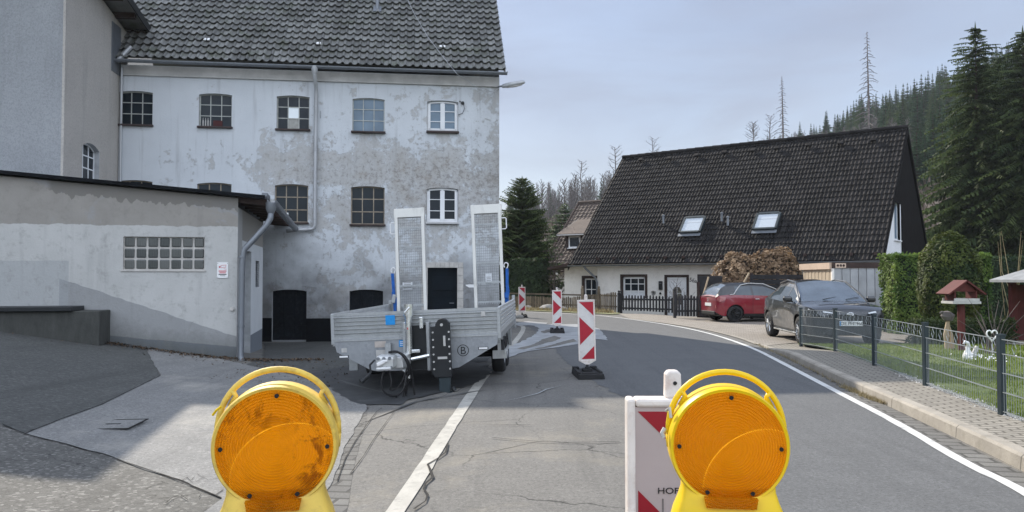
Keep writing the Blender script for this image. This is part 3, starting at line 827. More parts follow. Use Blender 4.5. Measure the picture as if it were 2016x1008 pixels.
def window(parent, x0, x1, z0, z1, y, cols, rows, fmat, gmat, arch=0., bar=.022, fr=.035, sill=None, label=None, dep=.04, leaves=0, pane_mats=None, sillh=.05, wpart='window'):
    f = MB(); zs = z1 - arch
    f.box2((x0, y, z0), (x0 + fr, y + dep, zs)); f.box2((x1 - fr, y, z0), (x1, y + dep, zs))
    f.box2((x0 + fr, y + .002, z0), (x1 - fr, y + dep - .002, z0 + fr))
    ap = arc_pts(x0, x1, zs, arch)
    for p, q in zip(ap[:-1], ap[1:]):
        f.add([(p[0], y, p[1] - fr), (q[0], y, q[1] - fr), (q[0], y, q[1]), (p[0], y, p[1]), (p[0], y + dep, p[1] - fr), (q[0], y + dep, q[1] - fr)], [(0, 1, 2, 3), (0, 4, 5, 1)])
    tops = lambda x: interp(x, [p[0] for p in ap], [p[1] for p in ap]) - fr * .6
    for i in range(1, cols):
        x = x0 + (x1 - x0) * i / cols
        bw = bar * (3.2 if leaves and i == cols // 2 else 1)
        f.box2((x - bw / 2, y + .003 - (.012 if bw > bar else 0), z0 + fr), (x + bw / 2, y + dep - .006, tops(x)))
    for k in range(1, rows):
        z = z0 + (z1 - z0) * k / rows
        f.box2((x0 + fr, y + .006, z - bar / 2), (x1 - fr, y + dep - .01, z + bar / 2))
    if leaves:
        for i in range(leaves):
            a = x0 + (x1 - x0) * i / leaves + (fr if i == 0 else bar * 1.4); c = x0 + (x1 - x0) * (i + 1) / leaves - (fr if i == leaves - 1 else bar * 1.4)
            for (p, q) in (((a, z0 + fr), (a + .035, zs - fr * .5)), ((c - .035, z0 + fr), (c, zs - fr * .5)), ((a, z0 + fr), (c, z0 + fr + .04))):
                f.box2((p[0], y - .008, p[1]), (q[0], y + dep - .012, q[1]))
    w = f.build(wpart, fmat, parent)
    if label: w['label'] = label
    g = MB()
    pm = [gmat] + (pane_mats[0] if pane_mats else [])
    for i in range(cols):
        for k in range(rows):
            mi = pane_mats[1].get((i, k), 0) if pane_mats else 0
            xa, xb = x0 + (x1 - x0) * i / cols, x0 + (x1 - x0) * (i + 1) / cols
            za, zb = z0 + (z1 - z0) * k / rows, z0 + (z1 - z0) * (k + 1) / rows
            jx, jz = rng.uniform(-.004, .004), rng.uniform(-.004, .004)
            g.quad((xa, y + dep * .5 + jx, za), (xb, y + dep * .5 - jx, za), (xb, y + dep * .5 - jx + jz, zb), (xa, y + dep * .5 + jx + jz, zb), mi)
    g.build('pane', pm, w)
    if sill is not None:
        s = MB(); s.box2((x0 - .03, y - .17, z0 - sillh), (x1 + .03, y + .01, z0 - .002), bev=.006); s.build('sill', sill, w)
    return w
def pantiles(W, L, tw, rh, amp, thick, seed=0, jit=.006, spt=7, roll=.42, lip=.016):
    r2 = random.Random(seed); mb = MB()
    nx, ny = max(1, round(W / tw)), max(1, math.ceil(L / rh)); tw = W / nx
    for j in range(ny):
        s0 = j * rh; s1 = min(L, s0 + rh * 1.06)
        for i in range(nx):
            ds, dn, rn = r2.uniform(-1, 1) * jit * 1.6, r2.uniform(-1, 1) * jit, r2.random()
            vs = []
            for k in range(spt + 1):
                fr = k / spt
                p = amp * math.sin(math.pi * (fr - (1 - roll)) / roll) if fr > 1 - roll else -amp * .28 * math.sin(math.pi * fr / (1 - roll))
                x = (i + fr) * tw
                vs += [(x, s0 + ds, p + thick + dn), (x, s1, p * .9 + dn * .3), (x, s0 + ds + .003, p + thick + dn - lip)]
            fs = []
            for k in range(spt):
                o = k * 3
                fs += [(o, o + 3, o + 4, o + 1), (o + 2, o + 5, o + 3, o)]
            mb.add(vs, fs, 0, rn)
    return mb
def roof_map(p0, ux, us):
    """local roof coordinates (along, up slope, out) -> 3D"""
    ux, us = Vector(ux).normalized(), Vector(us).normalized(); n = ux.cross(us).normalized(); p0 = Vector(p0)
    return lambda p: p0 + ux * p.x + us * p.y + n * p.z
def half_gutter(mb, a, b, r=.065, n=8):
    a, b = Vector(a), Vector(b); t = (b - a).normalized(); side = Vector((0, 0, 1)).cross(t).normalized()
    vs = []
    for p in (a, b):
        for k in range(n + 1):
            an = math.pi + math.pi * k / n
            vs.append(p + side * math.cos(an) * r + Vector((0, 0, 1)) * math.sin(an) * r)
        for k in range(n, -1, -1):
            an = math.pi + math.pi * k / n
            vs.append(p + side * math.cos(an) * r * .88 + Vector((0, 0, 1)) * (math.sin(an) * r * .88))
    m = 2 * (n + 1)
    mb.add(vs, [(k, (k + 1) % m, m + (k + 1) % m, m + k) for k in range(m)] + [tuple(range(m)), tuple(range(m, 2 * m))])

# ---------------------------------------------------------------- the old factory
FO, FYAW = (-10.58, 20.4), math.atan(.126)
fac = thing('factory_building', 'long grey old factory with peeling plaster, small barred windows and a mossy pantile roof', 'building', (*FO, 0), FYAW)
def fpx(u0, u1, vt, vb):
    a, zt = wall_px(u0, vt, FO, FYAW); b, zb = wall_px(u1, vb, FO, FYAW)
    return a, b, zb, zt
FW = wall_px(983, 170, FO, FYAW)[0]           # length of the front
FEAVE = wall_px(600, 139, FO, FYAW)[1]
FDEP = 8.5
upper = [fpx(235, 300, 178, 248), fpx(392, 456, 183, 252), fpx(545, 609, 187, 257), fpx(694, 757, 192, 262), fpx(841, 902, 197, 262)]
middle = [fpx(230, 299, 354, 430), fpx(388, 455, 359, 437), fpx(541, 606, 362, 440), fpx(691, 757, 366, 444), fpx(840, 902, 369, 440)]
base = [fpx(536, 603, 570, 655), fpx(688, 754, 570, 642)]
fdoor = fpx(842, 900, 527, 690)
fdoor = (fdoor[0], fdoor[1], -.15, fdoor[3])
holes = [(*w, .042) for w in upper + middle] + [(base[0][0], base[0][1], -.15, base[0][3], .05), (base[1][0], base[1][1], .28, base[1][3], .05), (*fdoor, 0.)]
b = MB()
wall_panel(b, -1.5, FW, -.5, FEAVE, holes, 0, .16)
b.quad((FW, 0, -.5), (FW, FDEP, -.5), (FW, FDEP, FEAVE), (FW, 0, FEAVE))
b.poly([(FW, 0, FEAVE), (FW, FDEP, FEAVE), (FW, FDEP / 2, FEAVE + 4.75)])
b.quad((-1.5, FDEP, -.5), (FW, FDEP, -.5), (FW, FDEP, FEAVE), (-1.5, FDEP, FEAVE))
b.quad((-1.5, 0, -.5), (-1.5, FDEP, -.5), (-1.5, FDEP, FEAVE), (-1.5, 0, FEAVE))
b.build('wall', [K['plaster'], K['reveal']], fac)
# plain band and thin moulding below the eave
b = MB(); b.box2((.06, -.035, FEAVE - .02), (FW, .0, FEAVE - .26)); b.box2((.06, -.06, FEAVE - .262), (FW + .004, 0, FEAVE - .295))
b.build('eave_band', M('eave_band_plaster', (.47, .46, .44), .9, var=.2, scale=2, bump=.3), fac)
b = MB()
pl1 = wall_px(520, 626, FO, FYAW)
b.box2((3.5, -.03, -.4), (base[0][0] - .0, .0, pl1[1])); b.build('plinth', K['plinth'], fac)
b = MB(); b.box2((base[0][1], -.03, -.4), (wall_px(720, 626, FO, FYAW)[0], 0, pl1[1] - .02)); b.build('plinth', K['plinth'], fac)
SKY_PANE = NT('painted_daylight_pane'); SKY_PANE.set(col=(.6, .65, .68), rough=.3, emit=(.75, .85, .92), es=.1); K['sky_pane'] = SKY_PANE.m  # daylight seen through the building, painted as a pale, faintly glowing pane
VIEW_PANE = NT('pane_showing_bank_outside'); VIEW_PANE.set(col=VIEW_PANE.mix(VIEW_PANE.noise(VIEW_PANE.co('Object'), 9, 6), (.12, .11, .09), (.45, .45, .42)), rough=.3); K['view_pane'] = VIEW_PANE.m
SHELF = M('dim_pane_with_stock_behind', (.03, .03, .03), .2, var=.9, scale=14)
for i, w in enumerate(upper + middle):
    row = i // 5; kk = i % 5
    if kk == 4:
        o = window(fac, w[0] + .01, w[1] - .01, w[2] + .04, w[3] - .01, .07, 2, 3, K['white_pvc'], K['glass_blue'] if row == 0 else K['glass'], .04, .02, .05, K['sill_red'] if row == 0 else K['sill_grey'], 'white two-leaf window at the right end', .05, 2, sillh=.06)
    elif i == 2:
        o = window(fac, *w[:2], w[2] + .03, w[3], .08, 3, 3, K['steel_bar'], K['glass'], .042, .022, .028, K['sill_red'], 'barred window with a bright pane in its middle', pane_mats=([K['sky_pane'], K['view_pane']], {(1, 1): 1, (1, 0): 2}))
    elif i == 3:
        o = window(fac, *w[:2], w[2] + .03, w[3], .05, 3, 3, K['steel_bar'], K['glass_blue'], .042, .02, .025, K['sill_red'], 'barred window with dull blue-grey panes')
    else:
        o = window(fac, *w[:2], w[2] + .03, w[3], .08, 3, 3, K['steel_bar'] if row == 0 else K['rusty_bar'], K['glass'], .042, .022 if row == 0 else .026, .028, K['sill_red'], None)
# objects on the inner sills, seen through the panes
w = upper[1]
b = MB()
for k in range(4):
    x = w[0] + .09 + k * .065; b.lathe([(.018, 0), (.018, .13), (.007, .18), (.007, .22)], (x, .088, w[2] + .06), n=8)
b.build('bottle_row', K['label_pale'], fac)
b = MB(); b.box2((w[0] + .36, .075, w[2] + .06), (w[0] + .60, .11, w[2] + .21)); b.build('red_crate', M('faded_red_crate', (.07, .018, .018), .8), fac)
w = middle[2]
b = MB(); b.box2((w[0] + .05, .06, w[2] + .1), (w[0] + .36, .095, w[2] + .3), bev=.01); b.build('vent_box', K['white'], fac)
# basement hatches and door
for n, w in enumerate(base):
    z0 = -.15 if n == 0 else .28
    b = MB(); b.box2((w[0] + .01, .09, z0), (w[1] - .01, .13, w[3] - .01))
    for k in (1, 2):
        b.box2((w[0] + (w[1] - w[0]) * k / 3 - .012, .075, z0), (w[0] + (w[1] - w[0]) * k / 3 + .012, .09, w[3] - .05))
    b.box2((w[0] + .02, .07, z0 + .38), (w[1] - .02, .09, z0 + .41))
    b.build('basement_hatch', K['black_door'], fac)
b = MB(); b.box2((fdoor[0], .12, -.15), (fdoor[1], .16, fdoor[3]))
for k in range(3): b.box2((fdoor[0] + .12, .105, .1 + k * .55), (fdoor[1] - .12, .12, .5 + k * .55), bev=.008)
dr = b.build('door', K['dark_navy'], fac)
b = MB(); b.cyl((fdoor[1] - .1, .12, .85), (fdoor[1] - .1, .05, .85), .012); b.cyl((fdoor[1] - .1, .05, .85), (fdoor[1] - .22, .05, .85), .011); b.build('handle', K['zinc'], dr)
b = MB()
for k in range(9):
    z0 = -.1 + k * (fdoor[3] + .1) / 9; z1 = z0 + (fdoor[3] + .1) / 9 - .006
    b.box2((fdoor[0] - .17, -.02, z0), (fdoor[0], .10, z1), bev=.006); b.box2((fdoor[1], -.02, z0), (fdoor[1] + .17, .10, z1), bev=.006)
nl = 9
for k in range(nl):
    x0 = fdoor[0] - .17 + k * (fdoor[1] - fdoor[0] + .34) / nl
    b.box2((x0, -.022, fdoor[3]), (x0 + (fdoor[1] - fdoor[0] + .34) / nl - .005, .10, fdoor[3] + .15), bev=.006)
b.build('door_surround', K['stone'], fac)
# pantile roof
A_R = math.atan(1.15); RL = (FDEP / 2 + .32) / math.cos(A_R)
rm = roof_map((-1.5, -.32, FEAVE + .10), (1, 0, 0), (0, math.cos(A_R), math.sin(A_R)))
roof = pantiles(FW + 1.5 + .16, RL, .215, .305, .052, .058, 3, .008, 8, .46).xform(rm).build('roof', K['old_tile'], fac)
b = MB()      # underlay, rear slope and ridge
b.quad(rm(Vector((0, .05, -.03))), rm(Vector((FW + 1.62, .05, -.03))), rm(Vector((FW + 1.62, RL, -.03))), rm(Vector((0, RL, -.03))))
b.quad((-1.5, FDEP / 2, FEAVE + 5.16), (FW + .15, FDEP / 2, FEAVE + 5.16), (FW + .15, FDEP + .3, FEAVE + .1), (-1.5, FDEP + .3, FEAVE + .1))
b.build('rear_slope', K['old_tile'], roof)
b = MB(); b.tube([(-1.5, FDEP / 2, FEAVE + 5.2), (FW + .16, FDEP / 2, FEAVE + 5.2)], .11, 8); b.build('ridge', K['old_tile'], roof)
b = MB()
p0, p1 = rm(Vector((FW + 1.6, 0, -.05))), rm(Vector((FW + 1.6, RL, -.05)))
b.box(((p0 + p1) / 2) + Vector((0.03, 0, 0)), (.03, RL, .16), Matrix.Rotation(A_R, 3, 'X')); b.build('verge_board', K['stone'], roof)
n_r = FYAW
rn_w = Matrix.Rotation(FYAW, 3, 'Z') @ Vector((0, -math.sin(A_R), math.cos(A_R)))
rp_w = Matrix.Rotation(FYAW, 3, 'Z') @ rm(Vector((0, 0, 0))) + Vector((*FO, 0))
f_inv = Matrix.Translation(Vector((*FO, 0))) @ Matrix.Rotation(FYAW, 4, 'Z'); f_inv.invert()
for (u, v) in ((407, 78), (629, 86), (871, 92)):
    q = f_inv @ plane_px(u, v, rp_w + rn_w * .06, rn_w)
    b = MB()
    for dx in (-.05, .05): b.box(q + Vector((dx, 0, .01)), (.07, .09, .03), Matrix.Rotation(A_R, 3, 'X'), bev=.006)
    b.build('snow_guard', K['white'], roof)
q = f_inv @ plane_px(743, 16, rp_w + rn_w * .06, rn_w)
b = MB(); b.lathe([(.055, -.1), (.055, .55), (.075, .56), (.075, .62), (.0, .66)], q, n=12); b.build('vent_pipe', K['zinc'], roof)
b = MB(); b.box(q + Vector((0, -.02, -.03)), (.24, .3, .02), Matrix.Rotation(A_R, 3, 'X'))
b.build('lead_flashing', K['zinc'], roof)
b = MB(); half_gutter(b, (-1.5, -.40, FEAVE + .03), (FW + .18, -.40, FEAVE + .03), .075)
for k in range(15): b.box((-1.0 + k * .82, -.40, FEAVE + .035), (.02, .16, .012))
b.build('gutter', K['zinc'], fac)
dpx = wall_px(622, 300, FO, FYAW)[0]; zl = wall_px(622, 452, FO, FYAW)[1]
b = MB()
b.lathe([(.09, .05), (.085, -.06), (.05, -.16)], (dpx, -.40, FEAVE - .03), n=12)
b.tube([(dpx, -.40, FEAVE - .12), (dpx, -.39, FEAVE - .22), (dpx + .01, -.16, FEAVE - .5), (dpx + .01, -.11, FEAVE - .62), (dpx, -.11, 5.5), (dpx, -.11, zl + .12), (dpx - .03, -.11, zl + .03), (dpx - .10, -.11, zl), (dpx - .55, -.13, zl - .03), (dpx - .75, -.2, zl - .06)], .052, 10)
for z in (6.3, 5.1, 4.0, 3.2): b.lathe([(.062, z - .02), (.062, z + .02)], (dpx, -.11, 0), n=10); 
b.build('downpipe', K['zinc_pale'], fac, smooth=True)
b = MB(); b.tube([(dpx + .12, -.02, 6.2 - k * .22 + .02 * math.sin(k)) for k in range(2)], .006, 5); b.build('bracket', K['zinc'], fac)
# slack cable over the roof and along the wall to the lamp
q0 = f_inv @ plane_px(800, -6, rp_w + rn_w * .12, rn_w); pts = []
for k, (u, v) in enumerate(((800, -6), (815, 26), (842, 72), (872, 112), (900, 146))):
    pts.append(f_inv @ plane_px(u, v, rp_w + rn_w * .12, rn_w))
for (u, v) in ((918, 163), (938, 178), (955, 184), (972, 182), (983, 173)):
    a, z = wall_px(u, v, FO, FYAW); pts.append(Vector((a, -.30 if u < 960 else -.06, z)))
cb = MB(); cb.tube(pts, .008, 5); cb.build('cable', K['zinc_pale'], fac)
a, z = wall_px(911, 203, FO, FYAW)
b = MB(); b.lathe([(.0, .0), (.045, .01), (.05, .05), (.03, .09)], (a, -.05, z), 'Y', 10); b.tube([(a - .1, -.02, z + .05), (a, -.04, z)], .008, 5)
b.tube([(a + .02, -.03, z - .03), (a + .05, -.02, z - .16), (a - .01, -.02, z - .30), (a - .12, -.02, z - .34)], .008, 5); b.build('cable_insulator', K['black'], fac)
a, z = wall_px(929, 563, FO, FYAW)
b = MB(); b.poly([(a + .16 * math.cos(t) * (1 + .3 * math.sin(3 * t)), -.004, z + .06 * math.sin(t) * (1 + .3 * math.cos(2 * t))) for t in [k * .5236 for k in range(12)]])
b.build('paint_patch', K['white_render'], fac)

# taller mill block behind the factory (its top casts the long shadow on the yard)
mill = thing('mill_tower', 'tall plastered mill block standing behind the left end of the long factory roof', 'building', (-13.2, 31.2, 0), 0)
b = MB(); b.box2((-3, -3, -.3), (3, 3, 15.7)); b.build('wall', K['tower_side'], mill)
b = MB(); b.box2((-3.15, -3.0, 15.702), (3.05, 3.15, 16.0)); b.build('roof', K['grey_felt'], mill)

# ---------------------------------------------------------------- the left tower block
TB = Vector((-10.58, 20.4)) ; sdir = Vector((math.sin(FYAW), -math.cos(FYAW)))
tow = thing('plastered_wing', 'tall grey roughcast wing at the left edge with one arched white barred window', 'building', (-10.58, 20.4, 0), FYAW)
# local: +x along the factory front, -y towards the viewer; the side wall runs along local x=0
tw_l = 3.22
tops = lambda y: 8.42 - (y + .0) * .19          # rises towards the viewer
sw = [wall_px(u, v, (TB.x, TB.y), FYAW - R(90)) for u, v in ((162, 300), (195, 357))]
ya, yb, za, zb = -sw[0][0], -sw[1][0], wall_px(195, 364, (TB.x, TB.y), FYAW - R(90))[1], wall_px(175, 281, (TB.x, TB.y), FYAW - R(90))[1]
b = MB()
# side wall as a panel in (t = -y) coordinates, then rotated on to x=0
side = MB()
wall_panel(side, -.55, tw_l, -.5, 8.5, [(-yb, -ya, za - .25, zb, .13)], 0, .2, top=lambda t: 8.42 + t * .19)
side.xform(lambda p: Vector((-p.y, -p.x, p.z)))
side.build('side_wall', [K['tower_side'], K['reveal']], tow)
w_holder = MB()
ws = window(tow, -yb, -ya, za - .25, zb, .12, 3, 4, K['white_pvc'], K['glass'], .13, .03, .035, None, 'white arched barred window')
for o_ in [ws] + list(ws.children):
    for vv in o_.data.vertices:
        x, y, z = vv.co; vv.co = (-y, -x, z)
b = MB(); b.quad((-8, -tw_l, -.5), (0, -tw_l, -.5), (0, -tw_l, 9.03), (-8, -tw_l, 10.5))
b.quad((-8, -tw_l, -.5), (-8, .55, -.5), (-8, .55, 8), (-8, -tw_l, 10.5)); b.quad((-8, .55, -.5), (0, .55, -.5), (0, .55, 8.3), (-8, .55, 8.3))
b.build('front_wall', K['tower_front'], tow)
b = MB(); b.box2((-.05, -tw_l - .004, -.4), (.004, -tw_l + .05, 9.0)); b.build('corner_strip', K['tower_side'], tow)
b = MB()
sl = math.atan(.19)
b.box((-3.7, -1.25, 8.42 + 1.25 * .19 + .17), (8.6, 5.0, .09), Matrix.Rotation(-sl, 3, 'X')); 
rf = b.build('roof', K['old_tile'], tow)
for y in (.55, -.35, -1.25, -2.15, -3.0):
    b = MB(); b.box((.10, y, 8.42 - y * .19 + .05), (.8, .12, .14), Matrix.Rotation(-sl, 3, 'X')); b.build('purlin', K['brown_wood'], rf)
b = MB(); b.box((.59, -1.25, 8.42 + 1.25 * .19 + .13), (.03, 5.02, .2), Matrix.Rotation(-sl, 3, 'X')); b.box((-3.7, 1.23, 7.98 + .24), (8.6, .03, .2), Matrix.Rotation(-sl, 3, 'X')); b.build('barge_board', K['black'], rf)
b = MB(); b.tube([(.07, -.05, 7.25), (.07, -.05, .3)], .035, 8); b.build('downpipe', K['zinc_pale'], tow)
b = MB(); b.box2((.0, -.6, 7.0), (.02, .0, 8.3)); b.build('recess_shade', K['zinc'], tow)  # dark sheet stands in for a shaded recess beside the wall
b = MB(); b.tube([(.05, -.35, 7.3), (.35, -.2, 7.75)], .06, 8); b.build('pipe_stub', K['zinc_pale'], tow)

# ---------------------------------------------------------------- low annex with glass blocks
AO, AYAW = (-5.19, 14.4), R(12)
anx = thing('outbuilding', 'low plastered outbuilding with a sloping roof and glass block window in the yard', 'outbuilding', (*AO, 0), AYAW)
ax = lambda u, v: wall_px(u, v, AO, AYAW)
gb = (ax(243, 466)[0], ax(403, 466)[0], ax(300, 531)[1], ax(300, 466)[1])
atop = lambda x: 3.07 - .077 * x
b = MB()
wall_panel(b, -9.0, 0, -.5, 3.07, [(*gb, 0.)], 0, .06, top=atop)
b.quad((-9, 0, -.5), (-9, 4.3, -.5), (-9, 4.3, 3.7), (-9, 0, 3.76)); b.quad((-9, 4.3, -.5), (0, 4.3, -.5), (0, 4.3, 3.0), (-9, 4.3, 3.7))
b.build('wall', [K['annex'], K['stone']], anx)
# right-hand face with the door
side = MB()
dw = (.95, 2.05, -.3, 2.12)
vg = (2.85, 3.55, 1.35, 1.95)
wall_panel(side, .0, 4.27, -.5, 2.9, [(*dw, 0.), (*vg, 0.)], 0, .22)
side.xform(lambda p: Vector((-p.y, p.x, p.z)))
o_ = side.build('side_wall', [NT('annex_side_paint').m, K['reveal']], anx)
t = NT('annex_side_wall'); v_ = t.co('Object'); sx, sy, sz = t.sep(v_)
c_ = t.mix(t.noise(v_, 2, 6), (.55, .57, .58), (.68, .70, .71))
c_ = t.mix(t.math('GREATER_THAN', .33, sz), c_, (.17, .19, .215))
c_ = t.mix(t.math('GREATER_THAN', sz, 2.3), c_, (.30, .285, .26))
c_ = t.mix(t.math('GREATER_THAN', .62, sy), c_, (.40, .40, .39)); t.set(col=c_, rough=.9); o_.data.materials[0] = t.m
b = MB(); b.box2((-.21, .97, -.3), (-.15, 2.03, 2.1)); d_ = b.build('door', M('pale_grey_door', (.33, .35, .35), .6, var=.12), anx)
b = MB(); b.box2((-.14, 1.10, .75), (-.11, 1.15, 1.0)); b.cyl((-.11, 1.12, .92), (-.06, 1.12, .92), .012); b.cyl((-.06, 1.12, .92), (-.06, 1.25, .92), .012); b.build('handle', K['black'], d_)
for z in (.4, 1.62):
    b = MB(); b.box2((-.149, .99, z), (-.12, 1.03, z + .16)); b.build('hinge', K['black'], d_)
b = MB()
for k in range(11): b.box((-.05, 3.2, 1.38 + k * .053), (.05, .68, .02), Matrix.Rotation(.6, 3, 'Y'))
b.box2((-.10, 2.86, 1.36), (-.09, 3.54, 1.94)); b.build('vent_grille', K['zinc'], anx)
# glass blocks
b = MB(); nx, nz = 7, 3
gw, gh = (gb[1] - gb[0]) / nx, (gb[3] - gb[2]) / nz
for i in range(nx):
    for k in range(nz):
        b.box((gb[0] + (i + .5) * gw, .05, gb[2] + (k + .5) * gh), (gw - .028, .05, gh - .028), None, 0, .022)
t = NT('old_glass_block'); v_ = t.co('Object')
t.set(col=t.mix(t.attr(), (.035, .042, .042), (.10, .105, .10)), rough=.22, spec=.6)
t.bump(t.math('SINE', t.math('MULTIPLY', t.sep(v_)[0], 210.)), .3, .004)
gbw = MB(); gbw.box2((gb[0], .042, gb[2]), (gb[1], .062, gb[3])); gw_o = gbw.build('glass_block_window', K['stone'], anx)
b.build('glass_block', t.m, gw_o)
b = MB(); b.box2((gb[0] - .04, -.018, gb[2] - .035), (gb[1] + .03, .02, gb[2] - .001), bev=.005); b.build('sill', K['stone'], gw_o)
# roof slab, edge strip, rafters, gutter and downpipe
asl = math.atan(.077)
b = MB(); b.box((-4.35, 3.2, atop(-4.35) + .06), (9.7, 6.6, .045), Matrix.Rotation(asl, 3, 'Y')); ar = b.build('roof', K['grey_felt'], anx)
b = MB(); b.box((-4.35, -.115, atop(-4.35) + .06), (9.72, .03, .062), Matrix.Rotation(asl, 3, 'Y')); b.build('edge_strip', K['plinth'], ar)
for k in range(10):
    b = MB(); b.box((.22, .12 + k * .68, atop(.2) - .025), (.56, .09, .11), Matrix.Rotation(asl, 3, 'Y')); b.build('rafter', K['brown_wood'], ar)
b = MB()
for k in range(30): b.box((.48, -.05 + k * .02 * 1, atop(.5) + .10), (.1, .008, .04 + .03 * (k % 3)))
b.build('torn_felt_edge', K['zinc'], ar)
gzx, gz = .62, atop(.62) - .01
b = MB(); half_gutter(b, (gzx, -.12, gz + .03), (gzx, 6.4, gz - .10), .085)
for k in range(8): b.box((gzx, .2 + k * .85, gz - .01 * k), (.19, .02, .014))
ag = b.build('gutter', K['zinc'], anx)
b = MB()
b.lathe([(.10, .04), (.095, -.08), (.06, -.16)], (gzx - .02, -.02, gz - .06), n=12)
b.tube([(gzx - .02, -.02, gz - .18), (gzx - .03, -.03, gz - .32), (gzx - .10, -.05, gz - .46), (.28, -.09, 2.26), (.14, -.10, 2.10), (.10, -.10, 1.9), (.09, -.10, 1.0), (.09, -.10, .1), (.11, -.14, -.03), (.16, -.22, -.08)], .056, 12)
for z in (1.95, .65): b.lathe([(.066, z - .02), (.066, z + .02)], (.09, -.10, 0), n=12)
b.build('downpipe', K['zinc'], anx, smooth=True)
a, z = ax(457, 608)
b = MB(); b.cyl((a, .0, z), (a, -.05, z), .035, 10); b.build('tap_stub', K['stone'], anx)

# notice on the annex wall
a, z = ax(438.5, 532)
c_, s_ = math.cos(AYAW), math.sin(AYAW)
sg = thing('warning_notice', 'small white notice with a red camera pictogram screwed beside the downpipe', 'sign', (AO[0] + c_ * a + s_ * .012, AO[1] + s_ * a - c_ * .012, z), AYAW)
b = MB(); b.box((0, 0, 0), (.20, .008, .295), bev=.003); b.build('plate', K['white'], sg)
red = M('notice_red', (.55, .06, .09), .6); 
b = MB()
cr = Matrix.Rotation(R(-12), 3, 'Y')
for (p, q) in (((-.03, .09), (.06, .10)), ((-.03, .045), (.055, .055)), ((-.03, .045), (-.03, .09)), ((.055, .055), (.06, .10)), ((.02, .03), (.05, .02)), ((.05, .02), (.075, .02)), ((-.055, .06), (-.03, .075))):
    b.tube([(p[0], -.006, p[1]), (q[0], -.006, q[1])], .0035, 4)
b.box((-.055, -.005, .06), (.022, .004, .03), cr); b.build('camera_pictogram', red, sg)
b = MB()
for k, (w, zz, hh) in enumerate(((.14, -.015, .016), (.11, -.04, .01), (.12, -.056, .006))): b.box((0, -.005, zz), (w, .003, hh))
b.build('red_text', red, sg)
b = MB(); b.box((0, -.005, -.08), (.14, .003, .014)); b.box((0, -.005, -.105), (.09, .003, .006)); b.build('dark_text', K['black'], sg)
for sx_ in (-.085, .085):
    for sz_ in (-.13, .13):
        b = MB(); b.cyl((sx_, -.003, sz_), (sx_, -.008, sz_), .006, 8); b.build('screw', K['black'], sg)

# low stone wall with a dark cap in front of the annex
lw = thing('low_wall', 'low dark mossy stone wall with black capping at the far left of the yard', 'wall', (*AO, 0), AYAW)
lx = ax(176, 640)[0] + .35
t = NT('grimy_wall'); v_ = t.co('Object')
t.set(col=t.mix(t.noise(t.co('Object', scale=(2, 2, .6)), 4, 10, .7), (.012, .013, .012), (.095, .097, .088)), rough=.95); t.bump(t.noise(v_, 14, 6), .5, .02)
b = MB(); b.box2((-9, -.62, .0), (lx, -.002, .98), bev=.015); b.build('stonework', t.m, lw)
b = MB(); b.box2((-9, -.70, .982), (lx - .42, -.05, 1.06), bev=.01); b.build('capping', K['black'], lw)
b = MB(); b.tube([(lx - 2.6, -1.0, .62), (lx - 1.6, -1.02, .56), (lx - .9, -1.0, .45), (lx - .6, -.92, .40)], [.05, .05, .045, .02], 6)
b.build('pale_strip', K['peach'], lw)

# lamp on the factory corner
lp = thing('wall_lamp', 'long grey street lamp head reaching out from the factory corner under the eave', 'lamp', (*(Vector(FO) + Vector((math.cos(FYAW), math.sin(FYAW))) * FW), wall_px(983, 172, FO, FYAW)[1]), FYAW)
b = MB(); b.tube([(-.05, -.06, .0), (.12, -.08, .03)], .025, 8); b.build('arm', K['zinc'], lp)
lv, lf = [], []
b = MB()
b.tube([(.06, -.08, 0), (.10, -.08, .015), (.22, -.08, .05), (.45, -.08, .10), (.62, -.08, .135), (.70, -.08, .15), (.735, -.08, .155)], [.03, .055, .068, .07, .066, .05, .015], 10)
b.build('housing', K['zinc_pale'], lp, smooth=True)
b = MB(); b.tube([(.2, -.08, -.005), (.45, -.08, .048), (.64, -.08, .088)], [.03, .05, .03], 8); b.build('lamp_cover', K['label_pale'], lp, smooth=True)

# ---------------------------------------------------------------- flatbed trailer
tc = P(823, 640, 10.75)
TRL = thing('flatbed_trailer', 'galvanised flatbed trailer with upright loading ramps parked at the roadside before the factory', 'trailer', (tc.x, 10.75, -.02), 0, None, (R(0.2), R(-2.5), R(-3.4)))
W2, BL = 1.19, 3.75                       # half width, bed length ; local +y = rear
zb0, zb1 = .755, 1.12
def ribbed(mb, p0, p1, z0, z1, th=.028, nrib=5, mat=0):
    """profiled drop side between two ground points"""
    p0, p1 = Vector(p0), Vector(p1); d = (p1 - p0); n = Vector((d.y, -d.x)).normalized()
    prof = [(0, z0), (.010, z0), (.010, z0 + .035)]
    hh = (z1 - z0 - .09) / nrib
    for k in range(nrib):
        a = z0 + .04 + k * hh
        prof += [(0, a), (0, a + hh * .55), (.026, a + hh * .68), (.026, a + hh * .9)]
    prof += [(.012, z1 - .045), (.016, z1 - .04), (.016, z1), (-.02, z1), (-.02, z1 - .04), (-.012, z1 - .05), (-.012, z0), (0, z0)]
    vs = []
    for p in (p0, p1):
        vs += [(p.x + n.x * o, p.y + n.y * o, z) for o, z in prof]
    m = len(prof)
    mb.add(vs, [(k, k + 1, m + k + 1, m + k) for k in range(m - 1)] + [tuple(range(m)), tuple(range(m, 2 * m))], mat)
b = MB(); ribbed(b, (-W2 + .03, 0), (W2 - .03, 0), zb0, zb1); fp = b.build('front_board', K['galv'], TRL)
